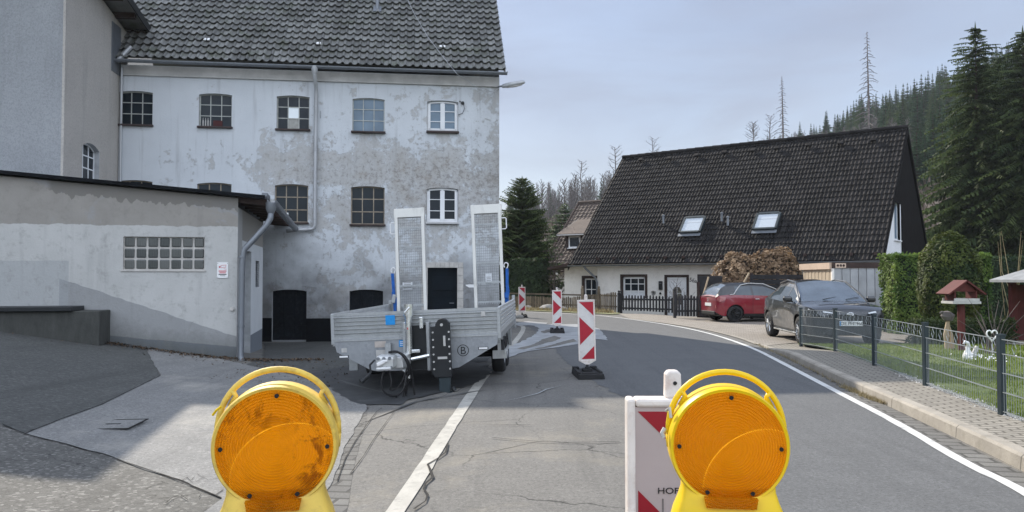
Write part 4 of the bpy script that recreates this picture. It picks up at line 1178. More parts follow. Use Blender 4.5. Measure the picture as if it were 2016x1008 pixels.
for s in (-1, 1):
    b = MB(); ribbed(b, (s * W2, .03) if s > 0 else (s * W2, BL), (s * W2, BL) if s > 0 else (s * W2, .03), zb0, zb1); b.build('side_board', K['galv_light'], TRL)
    b = MB(); b.box((s * (W2 - .012), .012, (zb0 + zb1) / 2 - .04), (.055, .055, zb1 - zb0 + .07), bev=.008); b.build('corner_post', K['galv'], TRL)
    b = MB(); b.box((s * (W2 - .012), BL + .02, .88), (.06, .06, .62), bev=.008); b.build('corner_post', K['galv'], TRL)
    b = MB()
    b.box((s * (W2 - .05), BL / 2, zb0 - .05), (.09, BL, .09)); 
    for k in range(6): b.box((s * (W2 - .05), .25 + k * .64, zb0 - .12), (.05, .05, .08))
    b.build('side_frame', K['galv'], TRL)
b = MB(); b.box((0, BL / 2, zb0 - .04), (2 * W2 - .06, BL, .05)); b.build('bed_floor', K['galv'], TRL)
# plated apron below the front board
ap = [(-W2 + .02, zb0), (W2 - .02, zb0), (W2 - .04, .60), (.60, .30), (.48, .285), (-.55, .285), (-.66, .31), (-W2 + .06, .575)]
b = MB(); b.prism(ap, -.022, -.012); apr = bevel(b.build('front_apron', m_metal('dull_galvanised_apron', (.30, .315, .33), .5, .22, 3., 24., metal=.55), TRL), .003)
b = MB(); b.box((0, -.026, .735), (2 * W2 - .06, .012, .022)); b.build('fold_line', K['galv'], apr)
def sticker(name, x, z, w, hh, mat, y=-.030, par=TRL, rot=None):
    b = MB(); b.box((x, y, z), (w, .003, hh), rot); return b.build(name, mat, par)
sticker('blue_tape', -.345, 1.0, .135, .135, K['blue'])
sticker('label', .97, 1.035, .06, .07, K['label_pale'])
sticker('label', -1.02, .60, .075, .06, K['label_pale'], -.026)
sticker('label', -.50, .665, .16, .085, M('faded_peach_label', (.45, .40, .36), .7, var=.12, scale=20), -.026)
sticker('label', -.48, .53, .17, .11, K['label_pale'], -.026)
lb = sticker('blue_label', -.16, .665, .15, .095, K['blue'], -.026)
b = MB()
for k in range(3): b.box((-.16, -.0285, .64 + k * .024), (.12, .002, .009))
b.build('label_text', K['white'], lb)
for x in (-1.03, .95):
    rf_ = sticker('marker_light', x, .51 if x < 0 else .555, .12, .024, K['white'], -.028)
    b = MB(); b.box((x, -.025, .51 if x < 0 else .555), (.14, .008, .036)); b.build('marker_frame', K['black'], rf_)
# circled letter badge
bd = MB(); n = 28
for k in range(n):
    a0, a1 = 2 * math.pi * k / n, 2 * math.pi * (k + 1) / n
    bd.quad((.665 + .082 * math.cos(a0), -.0235, .535 + .082 * math.sin(a0)), (.665 + .082 * math.cos(a1), -.0235, .535 + .082 * math.sin(a1)), (.665 + .072 * math.cos(a1), -.0235, .535 + .072 * math.sin(a1)), (.665 + .072 * math.cos(a0), -.0235, .535 + .072 * math.sin(a0)))
bdo = bd.build('letter_badge', K['black'], TRL)
text_mesh('letter', 'B', .15, K['black'], bdo, (.665, -.0245, .483), (R(90), 0, 0))
# drawbar upright: two channels, zinc jack tube, black height plate with leg
b = MB()
for x in (-.14, .19):
    b.box((x, -.06, .62), (.045, .09, .68), bev=.006)
b.build('drawbar_channel', K['galv'], TRL)
b = MB(); b.box((.02, -.03, .60), (.28, .02, .62)); b.build('drawbar_recess_shade', K['black'], TRL)  # black plate stands in for the shade between the channels
jk = MB()
jk.tube([(-.075, -.14, .53), (-.065, -.14, 1.05)], .050, 14); jk.tube([(-.065, -.14, 1.05), (-.06, -.14, 1.215)], .066, 14)
jk.tube([(-.10, -.21, 1.10), (-.03, -.21, 1.17)], .014, 6)
jk.box((-.02, -.12, .56), (.2, .08, .05), bev=.01); jk.tube([(-.05, -.14, .45), (.20, -.10, .49)], .03, 8)
jk.box((.11, -.12, .95), (.05, .06, .16), bev=.01); jk.box((-.12, -.12, .92), (.03, .05, .09), bev=.006)
jk.build('jack_tube', K['chrome'], TRL, smooth=False)
b = MB(); b.box((-.07, -.186, .88), (.025, .006, .03)); b.build('red_mark', M('red_mark', (.4, .02, .02), .6), TRL)
b = MB()
pl = [(.30, .20), (.53, .20), (.53, .93), (.49, .99), (.43, 1.01), (.37, .99), (.33, .93), (.33, .90), (.26, .90), (.26, .26)]
b.prism(pl, -.30, -.22); hp = bevel(b.build('height_plate', K['black'], TRL), .012)
for k in range(6):
    for x, dx in ((.295, 0), (.515, .0)):
        b = MB(); b.cyl((x, -.30, .32 + k * .1), (x, -.313, .32 + k * .1), .013, 8); b.build('bolt', K['label_pale'], hp)
b = MB(); b.box((.45, -.303, .70), (.03, .006, .14)); b.build('warning_label', K['label_pale'], hp)
b = MB(); b.box((.415, -.303, .47), (.13, .006, .032)); b.build('warning_label', K['label_pale'], hp)
b = MB()
b.cyl((.42, -.30, .92), (.42, -.318, .92), .02, 10); b.build('bolt', K['label_pale'], hp)
b = MB(); b.prism([(.335, .30), (.525, .30), (.505, .14), (.495, -.02), (.345, -.02), (.35, .14)], -.28, -.20); b.box((.42, -.24, -.012), (.22, .2, .02)); bevel(b.build('support_leg', K['fence_metal'], TRL), .01)
b = MB(); b.cyl((.56, -.26, .01), (.53, -.26, .06), .03, 8); b.build('peg', K['black'], TRL)
# coupling head at the front end of the drawbar
b = MB()
b.box((-.16, -.36, .46), (.20, .55, .16), bev=.02); b.box((-.26, -.72, .49), (.24, .26, .17), Matrix.Rotation(R(4), 3, 'Y'), bev=.035)
b.box((-.27, -.84, .415), (.20, .10, .05), bev=.02); chd = b.build('coupling_head', K['galv_light'], TRL)
for k in range(3):
    b = MB(); b.cyl((-.34 + k * .075, -.85, .545), (-.34 + k * .075, -.865, .545), .022, 10); b.build('bolt', K['zinc'], chd)
for k in range(4):
    b = MB(); b.cyl((-.35 + k * .06, -.85, .43), (-.35 + k * .06, -.862, .43), .015, 8); b.build('bolt', K['zinc'], chd)
b = MB(); b.box((-.30, -.875, .49), (.12, .03, .05), Matrix.Rotation(R(-25), 3, 'Y'), bev=.012); b.box((-.24, -.88, .515), (.05, .03, .03), bev=.01); b.build('release_lever', K['white'], chd)
b = MB(); b.tube([(-.39, -.83, .53), (-.45, -.86, .47), (-.44, -.87, .38), (-.47, -.90, .33), (-.53, -.93, .29)], [.012, .014, .014, .03, .034], 8); b.cyl((-.53, -.93, .29), (-.555, -.95, .27), .04, 10); b.build('plug', K['black'], chd)
b = MB(); b.box((-.10, -.5, .36), (.11, .12, .02), Matrix.Rotation(R(35), 3, 'Y'), bev=.005); b.build('bracket', K['galv_light'], chd)
def loop(pts, r=.012):
    q = smooth_line3(pts); b = MB(); b.tube(q, r, 6); return b
def smooth_line3(pts, it=2):
    pts = [Vector(p) for p in pts]
    for _ in range(it):
        q = [pts[0]]
        for a, c in zip(pts[:-1], pts[1:]): q += [a.lerp(c, .25), a.lerp(c, .75)]
        q.append(pts[-1]); pts = q
    return pts
for pts, r in (([(-.25, -.6, .60), (-.10, -.7, .62), (.0, -.68, .5), (.02, -.62, .3), (-.04, -.6, .12), (-.05, -.6, -.02)], .018),
               ([(-.30, -.62, .40), (-.36, -.66, .25), (-.34, -.68, .08), (-.18, -.7, .02), (-.05, -.7, .10), (-.02, -.66, .3)], .014),
               ([(-.25, -.66, .38), (-.2, -.72, .2), (-.25, -.72, .1), (-.12, -.7, .14), (-.06, -.68, .25), (.0, -.66, .4)], .011),
               ([(-.05, -.65, .12), (-.10, -.68, -.1), (-.22, -.7, -.16), (-.14, -.72, .05)], .010), ([(-.18, -.62, .61), (-.04, -.66, .58), (.03, -.6, .42), (.04, -.55, .2), (.06, -.55, .0)], .014)):
    loop(pts, r).build('cable', K['cable'], TRL)
b = MB(); b.box((.01, -.62, .27), (.03, .03, .05), bev=.005); b.build('cable_clip', K['chrome'], TRL)
# wheels, two axles, with guards
def wheel(par, x, y, r, w, side, rim_mat, nm='wheel'):
    t = MB(); hw = w / 2
    t.lathe([(r * .62, -hw), (r * .9, -hw), (r * .985, -hw * .75), (r, -hw * .4), (r, hw * .4), (r * .985, hw * .75), (r * .9, hw), (r * .62, hw)], (x, y, r), 'X', 28)
    wo = bpy.data.objects.new(nm, None); COL.objects.link(wo); wo.parent = par
    t.build('tyre', K['rubber'], wo, smooth=True)
    g = MB(); o = side * hw
    g.lathe([(r * .63, o * .9), (r * .60, o * .55), (r * .42, o * .5), (r * .30, o * .75), (.0, o * .8)], (x, y, r), 'X', 24); g.build('rim', rim_mat, wo, smooth=True)
    return wo
for y in (1.75, 2.52):
    for s in (-1, 1): wheel(TRL, s * (W2 - .17), y, .30, .20, s, K['galv'])
    b = MB(); b.cyl((-W2 + .2, y, .30), (W2 - .2, y, .30), .045, 10); b.build('axle', K['black'], TRL)
for s in (-1, 1):
    b = MB(); b.box((s * (W2 - .12), 1.28, .33), (.22, .03, .13), bev=.006); b.box((s * (W2 - .03), 1.65, .38), (.02, .9, .05)); b.box((s * (W2 - .12), 1.3, .55), (.05, .05, .38)); b.build('side_guard', K['galv_light'], TRL)
    b = MB(); b.box((s * (W2 - .10), 3.3, .5), (.10, .12, .42), bev=.006); b.build('rear_leg', K['galv'], TRL)
b = MB()
for x in (-.38, .38): b.box((x, 1.6, .60), (.08, 3.4, .16))
b.box((0, .9, .6), (1.9, .08, .14)); b.box((0, 3.2, .6), (1.9, .08, .14)); b.build('chassis', K['galv'], TRL)
b = MB(); b.box((-W2 + .1, .7, .32), (.13, .04, .18), bev=.005); b.box((-W2 + .1, .7, .52), (.05, .05, .36)); b.build('marker_bracket', K['galv'], TRL)
b = MB(); b.box((-.55, 1.2, .38), (.5, .5, .3), bev=.03); b.build('toolbox', K['black'], TRL)
# the two ramps standing at the rear
for n, xc in enumerate((-.735, .735)):
    rw, rh = .285, 1.62
    z0 = .80; top = 2.93; yr = BL - .12
    lean = lambda z: yr + (z - z0) * .05
    fr_ = MB()
    for s in (-1, 1):
        fr_.add([], [])
        fr_.box((xc + s * (rw - .03), lean((z0 + top) / 2), (z0 + top) / 2), (.06, .07, top - z0), Matrix.Rotation(R(-2.86), 3, 'X'), bev=.006)
    fr_.box((xc, lean(top) , top - .09), (2 * rw + .02, .075, .17), Matrix.Rotation(R(-2.86), 3, 'X'), bev=.006)
    ro = fr_.build('ramp', K['alu'], TRL); ro['label'] = 'left loading ramp' if n == 0 else 'right loading ramp'
    for k in range(5):
        z = z0 + .14 + (k + .4) * (top - z0 - .3) / 5
        r_ = MB(); r_.box((xc, lean(z) + .005, z), (2 * rw - .12, .05, .032)); 
        for q in range(14): r_.box((xc - rw + .075 + q * .033, lean(z) - .022, z - .02), (.012, .006, .05))
        r_.build('rung', K['galv'], ro)
    m_ = MB(); m_.quad((xc - rw + .05, lean(z0) + .036, z0), (xc + rw - .05, lean(z0) + .036, z0), (xc + rw - .05, lean(top - .1) + .036, top - .1), (xc - rw + .05, lean(top - .1) + .036, top - .1)); m_.build('mesh_tread', K['mesh'], ro)
    s = -1 if n == 0 else 1
    hd = MB(); hx = xc + s * rw; hd.tube([(hx, lean(2.55), 2.66), (hx + s * .07, lean(2.55), 2.66), (hx + s * .09, lean(2.55), 2.64), (hx + s * .09, lean(2.5), 2.47), (hx + s * .07, lean(2.5), 2.45), (hx, lean(2.5), 2.45)], .011, 6); hd.build('handle', K['white'], ro)
    sn = MB(); sx_ = xc + (.0 if n else -.08); sn.box((sx_, lean(1.45) + .02, 1.45 if n == 0 else 1.52), (.19 if n == 0 else .12, .008, .14 if n == 0 else .2)); po = sn.build('paper_notice', K['paper'], ro)
    tx = MB()
    for q in range(4): tx.box((sx_, lean(1.45) + .014, (1.42 if n == 0 else 1.46) + q * .03), (.13 if n == 0 else .08, .004, .008))
    tx.build('notice_text', K['twig_grey'], po)
    st = MB(); x = xc + s * (rw + .055)
    st.box((x, lean(1.3), 1.24), (.055, .02, .92), Matrix.Rotation(R(2 * s), 3, 'Y')); st.box((x + s * .01, lean(1.3) - .02, 1.28), (.06, .03, .15), bev=.008); st.box((x - s * .015, lean(1.3) - .015, 1.05), (.05, .02, .4), Matrix.Rotation(R(-7 * s), 3, 'Y')); so = st.build('lashing_strap', K['strap'], TRL)
    hk = MB(); hk.tube(smooth_line3([(x, lean(1.7), 1.68), (x + .05, lean(1.7), 1.78), (x - .01, lean(1.7), 1.82), (x - .05, lean(1.7), 1.76), (x - .03, lean(1.7), 1.72)]), .011, 6); hk.build('hook', K['white'], so)
    rk = MB(); rk.box((x - s * .0, lean(1.2) - .03, 1.22), (.07, .05, .16), Matrix.Rotation(R(12), 3, 'Y'), bev=.01); rk.build('ratchet', K['galv'] if n == 0 else K['strap'], so)
    bm_ = MB(); bm_.box((xc + s * (rw + .06), BL - .06, 1.0), (.05, .06, .62), bev=.006); bm_.build('ramp_post', K['galv'], TRL)

# ---------------------------------------------------------------- traffic beacons
RED_TRI = [((.03, .985), (.985, .985), (.985, .75)), ((.03, .73), (.985, .49), (.03, .255)), ((.10, .015), (.985, .015), (.985, .235))]
def beacon_board(par, w, hh, z0, frame_m, white_m, red_m, th=.045, fw=.02):
    fm = MB(); x = w / 2 + fw
    out = [(-x, z0), (x, z0), (x, z0 + hh + 2 * fw), (-x, z0 + hh + 2 * fw)]
    for (a, c) in (((-x, z0), (-x + fw, z0 + hh + 2 * fw)), ((x - fw, z0), (x, z0 + hh + 2 * fw)), ((-x + fw, z0), (x - fw, z0 + fw)), ((-x + fw, z0 + hh + fw), (x - fw, z0 + hh + 2 * fw))):
        fm.box2((a[0], -th / 2, a[1]), (c[0], th / 2, c[1]))
    zt = z0 + hh + 2 * fw
    fm.prism([(-.026, zt - .001), (.026, zt - .001), (.024, zt + .072), (.016, zt + .084), (-.016, zt + .084), (-.024, zt + .072)], -.02, .02)
    fm.prism([(-x + .01, z0 + .001), (-.028, z0 - .055), (.028, z0 - .055), (x - .01, z0 + .001)], -.018, .018)
    fo = bevel(fm.build('frame', frame_m, par), .008)
    hd = MB(); hd.cyl((0.004, -.0205, zt + .046), (0.004, -.0225, zt + .046), .006, 12); hd.build('handle_hole', K['black'], fo)
    pm = MB(); pm.box2((-w / 2, -th / 2 + .008, z0 + fw), (w / 2, th / 2 - .008, z0 + fw + hh)); pn = pm.build('panel', white_m, par)
    for sd in (-1, 1):
        for tri in RED_TRI:
            rm_ = MB(); y0 = sd * (th / 2 - .008)
            rm_.prism([(w * (p[0] - .5) * (1 if sd < 0 else -1), z0 + fw + hh * p[1]) for p in tri], y0, y0 + sd * .0015)
            rm_.build('red_field', red_m, pn)
    return fo, pn
def beacon_base(par, w=.41, d=.82, mat=None):
    b = MB(); mat = mat or K['rubber']
    b.prism([(-w / 2, 0), (w / 2, 0), (w / 2 - .012, .075), (-w / 2 + .012, .075)], -d / 2, d / 2)
    for s in (-1, 1):
        b.box((s * (w / 2 - .06), d / 2 - .09, .095), (.10, .14, .045), bev=.01); b.box((s * (w / 2 - .035), -.03, .087), (.045, d - .3, .03), bev=.008)
    b.box((0, .04, .095), (.15, .16, .05), bev=.012); b.box((0, -d / 2 + .10, .082), (w - .16, .05, .02), bev=.005)
    bo = bevel(b.build('base_plate', mat, par), .008)
    p = MB(); p.cyl((0, 0.02, .10), (0, 0.02, .24), .021, 10); p.box((0, .02, .135), (.075, .05, .03), bev=.008); p.build('spigot', K['black'], bo)
def make_beacon():
    r_ = thing('traffic_beacon', 'red and white arrow beacon on a dark rubber foot, nearest of the row of three', 'traffic beacon', (0, 0, 0), 0, 'beacons in a row along the closed lane')
    beacon_base(r_); beacon_board(r_, .235, .93, .235, K['bk_frame'], K['bk_white'], K['bk_red']); return r_
bc = make_beacon()
for i, (u, v, rz, ry, lab) in enumerate(((1157, 741, 3, 1.3, None), (1097, 655, -2, .4, 'red and white arrow beacon standing in the pale lime water stain'), (1028, 625, 1, .6, 'red and white arrow beacon farthest off, beside the trailer corner'))):
    o = bc if i == 0 else copy_tree(bc)
    if lab: o['label'] = lab
    g = GH(u, v); o.location = (g[0], g[1], h(*g) + .006); o.rotation_euler = (0, R(-ry), R(rz)); o.scale = (1, 1, 1)
c = bc.users_collection[0]
sbk = thing('sandbag', 'grey sandbag slumped on the foot of the farthest beacon', 'sandbag', (*GH(1019, 627), .0), .2)
b = MB(); b.lathe([(.0, .16), (.10, .15), (.19, .10), (.22, .05), (.18, .0)], (0, 0, 0), n=14); b.xform(lambda p: Vector((p.x * 1.15, p.y * .8, p.z * (1 + .2 * math.sin(6 * p.x))))); b.build('sack', K['concrete'], sbk, smooth=True)

# the near beacon right behind the lamp
nb = P(1324, 800, 2.35)
nbk = thing('traffic_beacon', 'worn white-framed beacon right behind the clean amber warning lamp, lettered near its lower stripe', 'traffic beacon', (nb.x, 2.35, .0), R(-1.0))
beacon_base(nbk, .40, .8); fo_, pn_ = beacon_board(nbk, .235, .93, .205, K['bk_frame'], K['bk_pink_shaded'], K['bk_red_shaded'], .07, .025)
lt = text_mesh('lettering', 'HOF', .026, K['cable'], pn_, (-.020, -.0295, .900), (R(90), 0, 0), .0006)
lt.scale = (1.25, 1, 1)
b = MB(); b.box((-.036, -.0285, .857), (.0035, .002, .055)); b.poly([(-.042, -.0295, .833), (-.030, -.0295, .833), (-.036, -.0295, .822)]); b.build('arrow_mark', K['twig_grey'], pn_)

# ---------------------------------------------------------------- amber warning lamps on the barrier
def warning_lamp(label, loc, rz, dirty):
    yl = K['yellow_old'] if dirty else K['yellow']
    L = thing('warning_lamp', label, 'warning lamp', loc, rz)
    hz = -.085                                     # where the drum meets the foot
    hs = MB()
    hs.lathe([(.0940, -.030), (.0985, -.031), (.1010, -.026), (.1015, .026), (.0985, .031), (.0940, .030), (.0940, -.030)], (0, 0, 0), 'Y', 64)
    ho = hs.build('housing', yl, L, smooth=True)
    m = ho.modifiers.new('edge', 'EDGE_SPLIT'); m.split_angle = R(50)
    # battery foot that flares below the drum
    ft = MB(); n = 14; prev = None
    secs = [(-.060, .079, .024), (-.078, .079, .030), (-.095, .084, .036), (-.115, .092, .041), (-.145, .100, .046), (-.20, .106, .050), (-.27, .108, .052)]
    vs = []
    for (z, hw, hd) in secs:
        ring = []
        for k in range(24):
            a = 2 * math.pi * k / 24; ex = .35
            ring.append((hw * math.copysign(abs(math.cos(a)) ** ex, math.cos(a)), hd * math.copysign(abs(math.sin(a)) ** ex, math.sin(a)), z))
        vs += ring
    fs = [(i * 24 + k, i * 24 + (k + 1) % 24, (i + 1) * 24 + (k + 1) % 24, (i + 1) * 24 + k) for i in range(len(secs) - 1) for k in range(24)]
    fs += [tuple(range((len(secs) - 1) * 24, len(secs) * 24))]
    ft.add(vs, fs); fo = ft.build('battery_foot', yl, L, smooth=True); m = fo.modifiers.new('edge', 'EDGE_SPLIT'); m.split_angle = R(55)
    # lens, front and back
    for s in (-1, 1):
        le = MB(); prof = [(.0, -.041)] + [(r, -.041 + .010 * (r / .0940) ** 2.2) for r in [.0940 * k / 14 for k in range(1, 15)]]
        if s > 0: prof = [(r, -z) for r, z in prof]
        le.lathe(prof, (0, 0, 0), 'Y', 64); le.build('lens', K['lens_back'] if s > 0 else (K['lens_dirty'] if dirty else K['lens']), L, smooth=True)
        if s < 0:
            tb = MB(); tb.prism([(-.044, -.083), (.044, -.083), (.041, -.100), (-.041, -.100)], -.046, -.034); tb.build('lens_tab', K['lens_dirty'] if dirty else K['lens'], L)
    bl = MB(); bl.lathe([(.0, .012), (.007, .010), (.009, -.0), (.009, -.03)], (0, .01, -.045), 'Z', 12); bl.box((0, .01, -.078), (.022, .016, .02)); bl.build('bulb_holder', M('lamp_socket', (.30, .20, .05), .5), L)
    for (x, z) in ((.003, .0845), (-.0845, .0), (.0845, -.0005), (-.038, -.0765), (.037, -.0765)):
        sc = MB(); sc.cyl((x, -.026, z), (x, -.0355 , z), .0036, 10); sc.build('screw', K['black'], L)
    # carrying bow with its two posts
    hb = MB(); path = []
    for k in range(25):
        a = math.pi * (k / 24); path.append((.0995 * math.cos(a) * (1.0), .012, .012 + .111 * math.sin(a) ** .86))
    rot_ = []
    hb.tube(path, .0052, 10)
    for s in (-1, 1): hb.tube([(s * .076, .012, .062), (s * .070, .012, .080), (s * .0765, .012, .088)], [.0075, .004, .006], 8)
    hb.tube([(.0995, .012, .014), (.099, .008, -.01)], [.005, .004], 8); hb.tube([(-.0995, .012, .014), (-.099, .008, -.01)], [.005, .004], 8)
    hb.build('carrying_bow', yl, L, smooth=True)
    if not dirty:
        cl = MB(); cl.tube([(-.104, -.005, .055), (-.099, -.012, .062), (-.097, -.016, .045)], .003, 6); cl.tube([(-.107, -.01, .026), (-.112, -.012, .018), (-.109, -.014, .010)], .004, 6); cl.build('wire_clip', K['label_pale'], L)
        for x in (-.005, .02):
            sc = MB(); sc.cyl((x, -.0395, -.114), (x, -.0428, -.114), .002, 8); sc.build('screw', K['black'], L)
    else:
        cl = MB(); cl.tube([(-.098, -.028, .055), (-.091, -.034, .064), (-.083, -.036, .07)], .002, 6); cl.build('wire_clip', K['yellow'], L)
    return L
l1 = P(546, 873, 1.29); l2 = P(1431, 873, 1.34)
warning_lamp('scratched amber warning lamp with scuffed yellow carrying bow, left one of the pair', l1, R(9), True)
warning_lamp('clean bright amber warning lamp with yellow bow, in front of the lettered beacon', l2, R(-7), False)
# the barrier they stand on lies just below the picture
br = thing('road_barrier', 'low red and white barrier plank carrying the two amber warning lamps', 'barrier', ((l1.x + l2.x) / 2, 1.31, 0), 0)
zt = min(l1.z, l2.z) - .27
b = MB(); b.box((0, 0, zt - .125), (1.6, .04, .25), bev=.01); pk = b.build('plank', K['bk_white'], br)
for k in range(4):
    b = MB(); x0 = -.78 + k * .4; b.prism([(x0, zt - .24), (x0 + .2, zt - .24), (x0 + .3, zt - .01), (x0 + .1, zt - .01)], -.022, -.0205); b.build('red_field', K['bk_red'], pk)
for s in (-1, 1):
    b = MB(); b.box((s * .6, 0, (zt - .25 + .1) / 2), (.05, .04, zt - .35), bev=.005); b.box((s * .6, 0, .05), (.4, .7, .1), bev=.02); b.build('foot', K['rubber'], br)

# ---------------------------------------------------------------- cream house on the right
HO, HYAW = (5.8, 36.0), R(-37)
hx = lambda u, v: wall_px(u, v, HO, HYAW)
hw0, hw1 = -2.05, 10.75
heave = 2.66
house = thing('cream_house', 'low cream house under a huge dark brown tiled roof with two skylights', 'house', (*HO, 0), HYAW)
def hpx(u0, u1, vt, vb):
    a, zt = hx(u0, vt); b_, zb = hx(u1, vb); return a, b_, min(zb, zt - .3), zt
win1 = hpx(1222, 1274, 541, 588); win1 = (win1[0], win1[1], .62, win1[3] - .0)
door1 = hpx(1309, 1356, 542, 600); door1 = (door1[0], door1[1], -.4, door1[3])
win2 = hpx(1374, 1405, 541, 600); win2 = (win2[0], win2[1], .55, win2[3])
b = MB()
wall_panel(b, hw0, hw1, -.7, heave, [(*win1, 0.), (*door1, 0.), (*win2, 0.)], 0, .14)
HD = 10.0; HP = 47.0; hrz = 5.2
b.quad((hw0, 0, -.7), (hw0, HD, -.7), (hw0, HD, heave), (hw0, 0, heave)); b.poly([(hw0, 0, heave), (hw0, HD, heave), (hw0, HD / 2, heave + HD / 2)])
b.quad((hw0, HD, -.7), (hw1, HD, -.7), (hw1, HD, heave), (hw0, HD, heave))
b.build('wall', [K['cream'], K['brown_wood']], house)
gx = hw1
gwx = [2.2, 3.5, 3.15, 4.75]      # gable window (y0,y1,z0,z1)
side = MB()
wall_panel(side, 0, HD, -.7, heave, [], 0)
for (ya_, yb_) in ((0, gwx[0]), (gwx[0], gwx[1]), (gwx[1], HD / 2), (HD / 2, HD)):
    tz = lambda y: heave + (y if y < HD / 2 else HD - y)
    if ya_ == gwx[0]:
        side.poly([(ya_, 0, heave), (yb_, 0, heave), (yb_, 0, gwx[2]), (ya_, 0, gwx[2])]); side.poly([(ya_, 0, gwx[3]), (yb_, 0, gwx[3]), (yb_, 0, max(gwx[3] + .01, tz(yb_))), (ya_, 0, max(gwx[3] + .005, tz(ya_)))])
    else:
        side.poly([(ya_, 0, heave), (yb_, 0, heave), (yb_, 0, tz(yb_)), (ya_, 0, tz(ya_))] if ya_ > 0 else [(0, 0, heave), (yb_, 0, heave), (yb_, 0, tz(yb_))])
side.xform(lambda p: Vector((gx - p.y, p.x, p.z))); side.build('gable_wall', K['white_render'], house)
wg = window(house, gwx[0], gwx[1], gwx[2], gwx[3], .1, 2, 1, K['white_pvc'], K['glass_blue'], 0, .06, .07, K['white_render'], None)
for o_ in [wg] + list(wg.children):
    for vv in o_.data.vertices: x, y, z = vv.co; vv.co = (gx - y, x, z)
window(house, win1[0] + .10, win1[1] - .10, win1[2], win1[3] - .10, .08, 3, 3, K['white_pvc'], K['glass'], 0, .04, .09, K['sill_grey'], None, pane_mats=([K['paper']], {(0, 0): 1, (1, 0): 1, (2, 0): 1}))
window(house, win2[0] + .10, win2[1] - .04, win2[2], win2[3] - .10, .08, 2, 2, K['white_pvc'], K['glass'], 0, .04, .08, K['sill_grey'], None)
for nm, w in (('window_surround', win1), ('door_surround', door1), ('window_surround', win2)):
    b = MB()
    b.box2((w[0] - .02, -.02, w[2]), (w[0] + .10, .10, w[3] + .02)); b.box2((w[1] - .10, -.02, w[2]), (w[1] + .02, .10, w[3] + .02)); b.box2((w[0] + .10, -.018, w[3] - .09), (w[1] - .10, .10, w[3] + .02)); b.build(nm, K['brown_wood'], house)
dx0, dx1, dz = door1[0] + .11, door1[1] - .11, door1[3] - .09
b = MB(); b.box2((dx0, .05, -.4), (dx1, .12, dz)); b.box2((dx0, .02, -.4), (dx0 + .08, .05, dz)); b.box2((dx1 - .08, .02, -.4), (dx1, .05, dz)); b.box2((dx0 + .08, .02, dz - .09), (dx1 - .08, .05, dz)); do = b.build('door', K['white_pvc'], house)
dm = (dx0 + dx1) / 2; b = MB()
ap = arc_pts(dm - .22, dm + .22, dz - .62, .21, 10)
b.poly([(dm - .22, .047, .35)] + [(p[0], .047, p[1]) for p in ap] + [(dm + .22, .047, .35)]); dg = b.build('door_glass', M('patterned_door_glass', (.12, .115, .09), .25, var=.8, scale=9), do)
b = MB()
b.box2((dm - .012, .03, .35), (dm + .012, .045, dz - .45)); b.box2((dm - .22, .03, .86), (dm + .22, .045, .88))
for p, q in zip(ap[:-1], ap[1:]): b.tube([(p[0], .04, p[1]), (q[0], .04, q[1])], .018, 5)
b.build('glazing_bar', K['white_pvc'], dg)
b = MB(); b.tube([(dx0 + .12, .03, .72), (dx0 + .12, -.03, .72), (dx0 + .24, -.03, .72)], .012, 6); b.build('handle', K['black'], do)
a, z = hx(1301.5, 562); b = MB(); b.box((a, -.05, z), (.17, .10, .40), bev=.015); mb_ = b.build('letterbox', K['black'], house)
b = MB(); b.box((a, -.103, z + .10), (.12, .006, .02)); b.build('slot', K['zinc'], mb_)
a, z = hx(1301, 580); b = MB(); b.lathe([(.0, 0), (.05, .02), (.045, .09), (.02, .11)], (a, -.06, z), n=10); b.build('wall_ornament', K['black'], house)
a, z = hx(1287, 579); b = MB()
for k in range(3): b.tube([(a + .12 * math.cos(t + k * 2.1) * (t / 5), -.03, z + .05 + .12 * math.sin(t + k * 2.1) * (t / 5)) for t in [q * .5 for q in range(11)]], .012, 4)
b.build('scroll_ornament', K['black'], house)
a, z = hx(1365, 552); text_mesh('house_number', '56a', .26, K['black'], house, (a - .02, -.012, z - .08), (R(90), R(12), 0), .004)
b = MB(); zt_ = heave - .02
# roof: 45 degree slope with tiles, eave boards, verge, far slope
AH = R(HP); rlen = (HD / 2 + .55) / math.cos(AH)
rx0, rx1 = hw0 - 1.3, hw1 + .08
hrm = roof_map((rx0, -.55, heave - .42), (1, 0, 0), (0, math.cos(AH), math.sin(AH)))
hroof = pantiles(rx1 - rx0, rlen, .162, .345, .034, .036, 9, .004, 5, .5).xform(hrm).build('roof', K['dark_tile'], house)
b = MB(); b.quad(*[hrm(Vector(p)) for p in ((0, .02, -.04), (rx1 - rx0, .02, -.04), (rx1 - rx0, rlen, -.04), (0, rlen, -.04))])
yr2 = HD + .55; zr = heave - .42 + (HD / 2 + .55) * math.tan(AH)
b.quad((rx0, HD / 2, zr), (rx1, HD / 2, zr), (rx1, yr2, heave - .42), (rx0, yr2, heave - .42))
b.build('underlay', K['brown_wood'], hroof)
b = MB(); nrt = 30
for k in range(nrt):
    x0 = rx0 + (rx1 - rx0) * k / nrt; x1 = rx0 + (rx1 - rx0) * (k + 1) / nrt + .03
    b.tube([(x0, HD / 2, zr + .06), (x1, HD / 2, zr + .045)], [.11, .10], 8)
b.build('ridge_tile', K['dark_tile'], hroof)
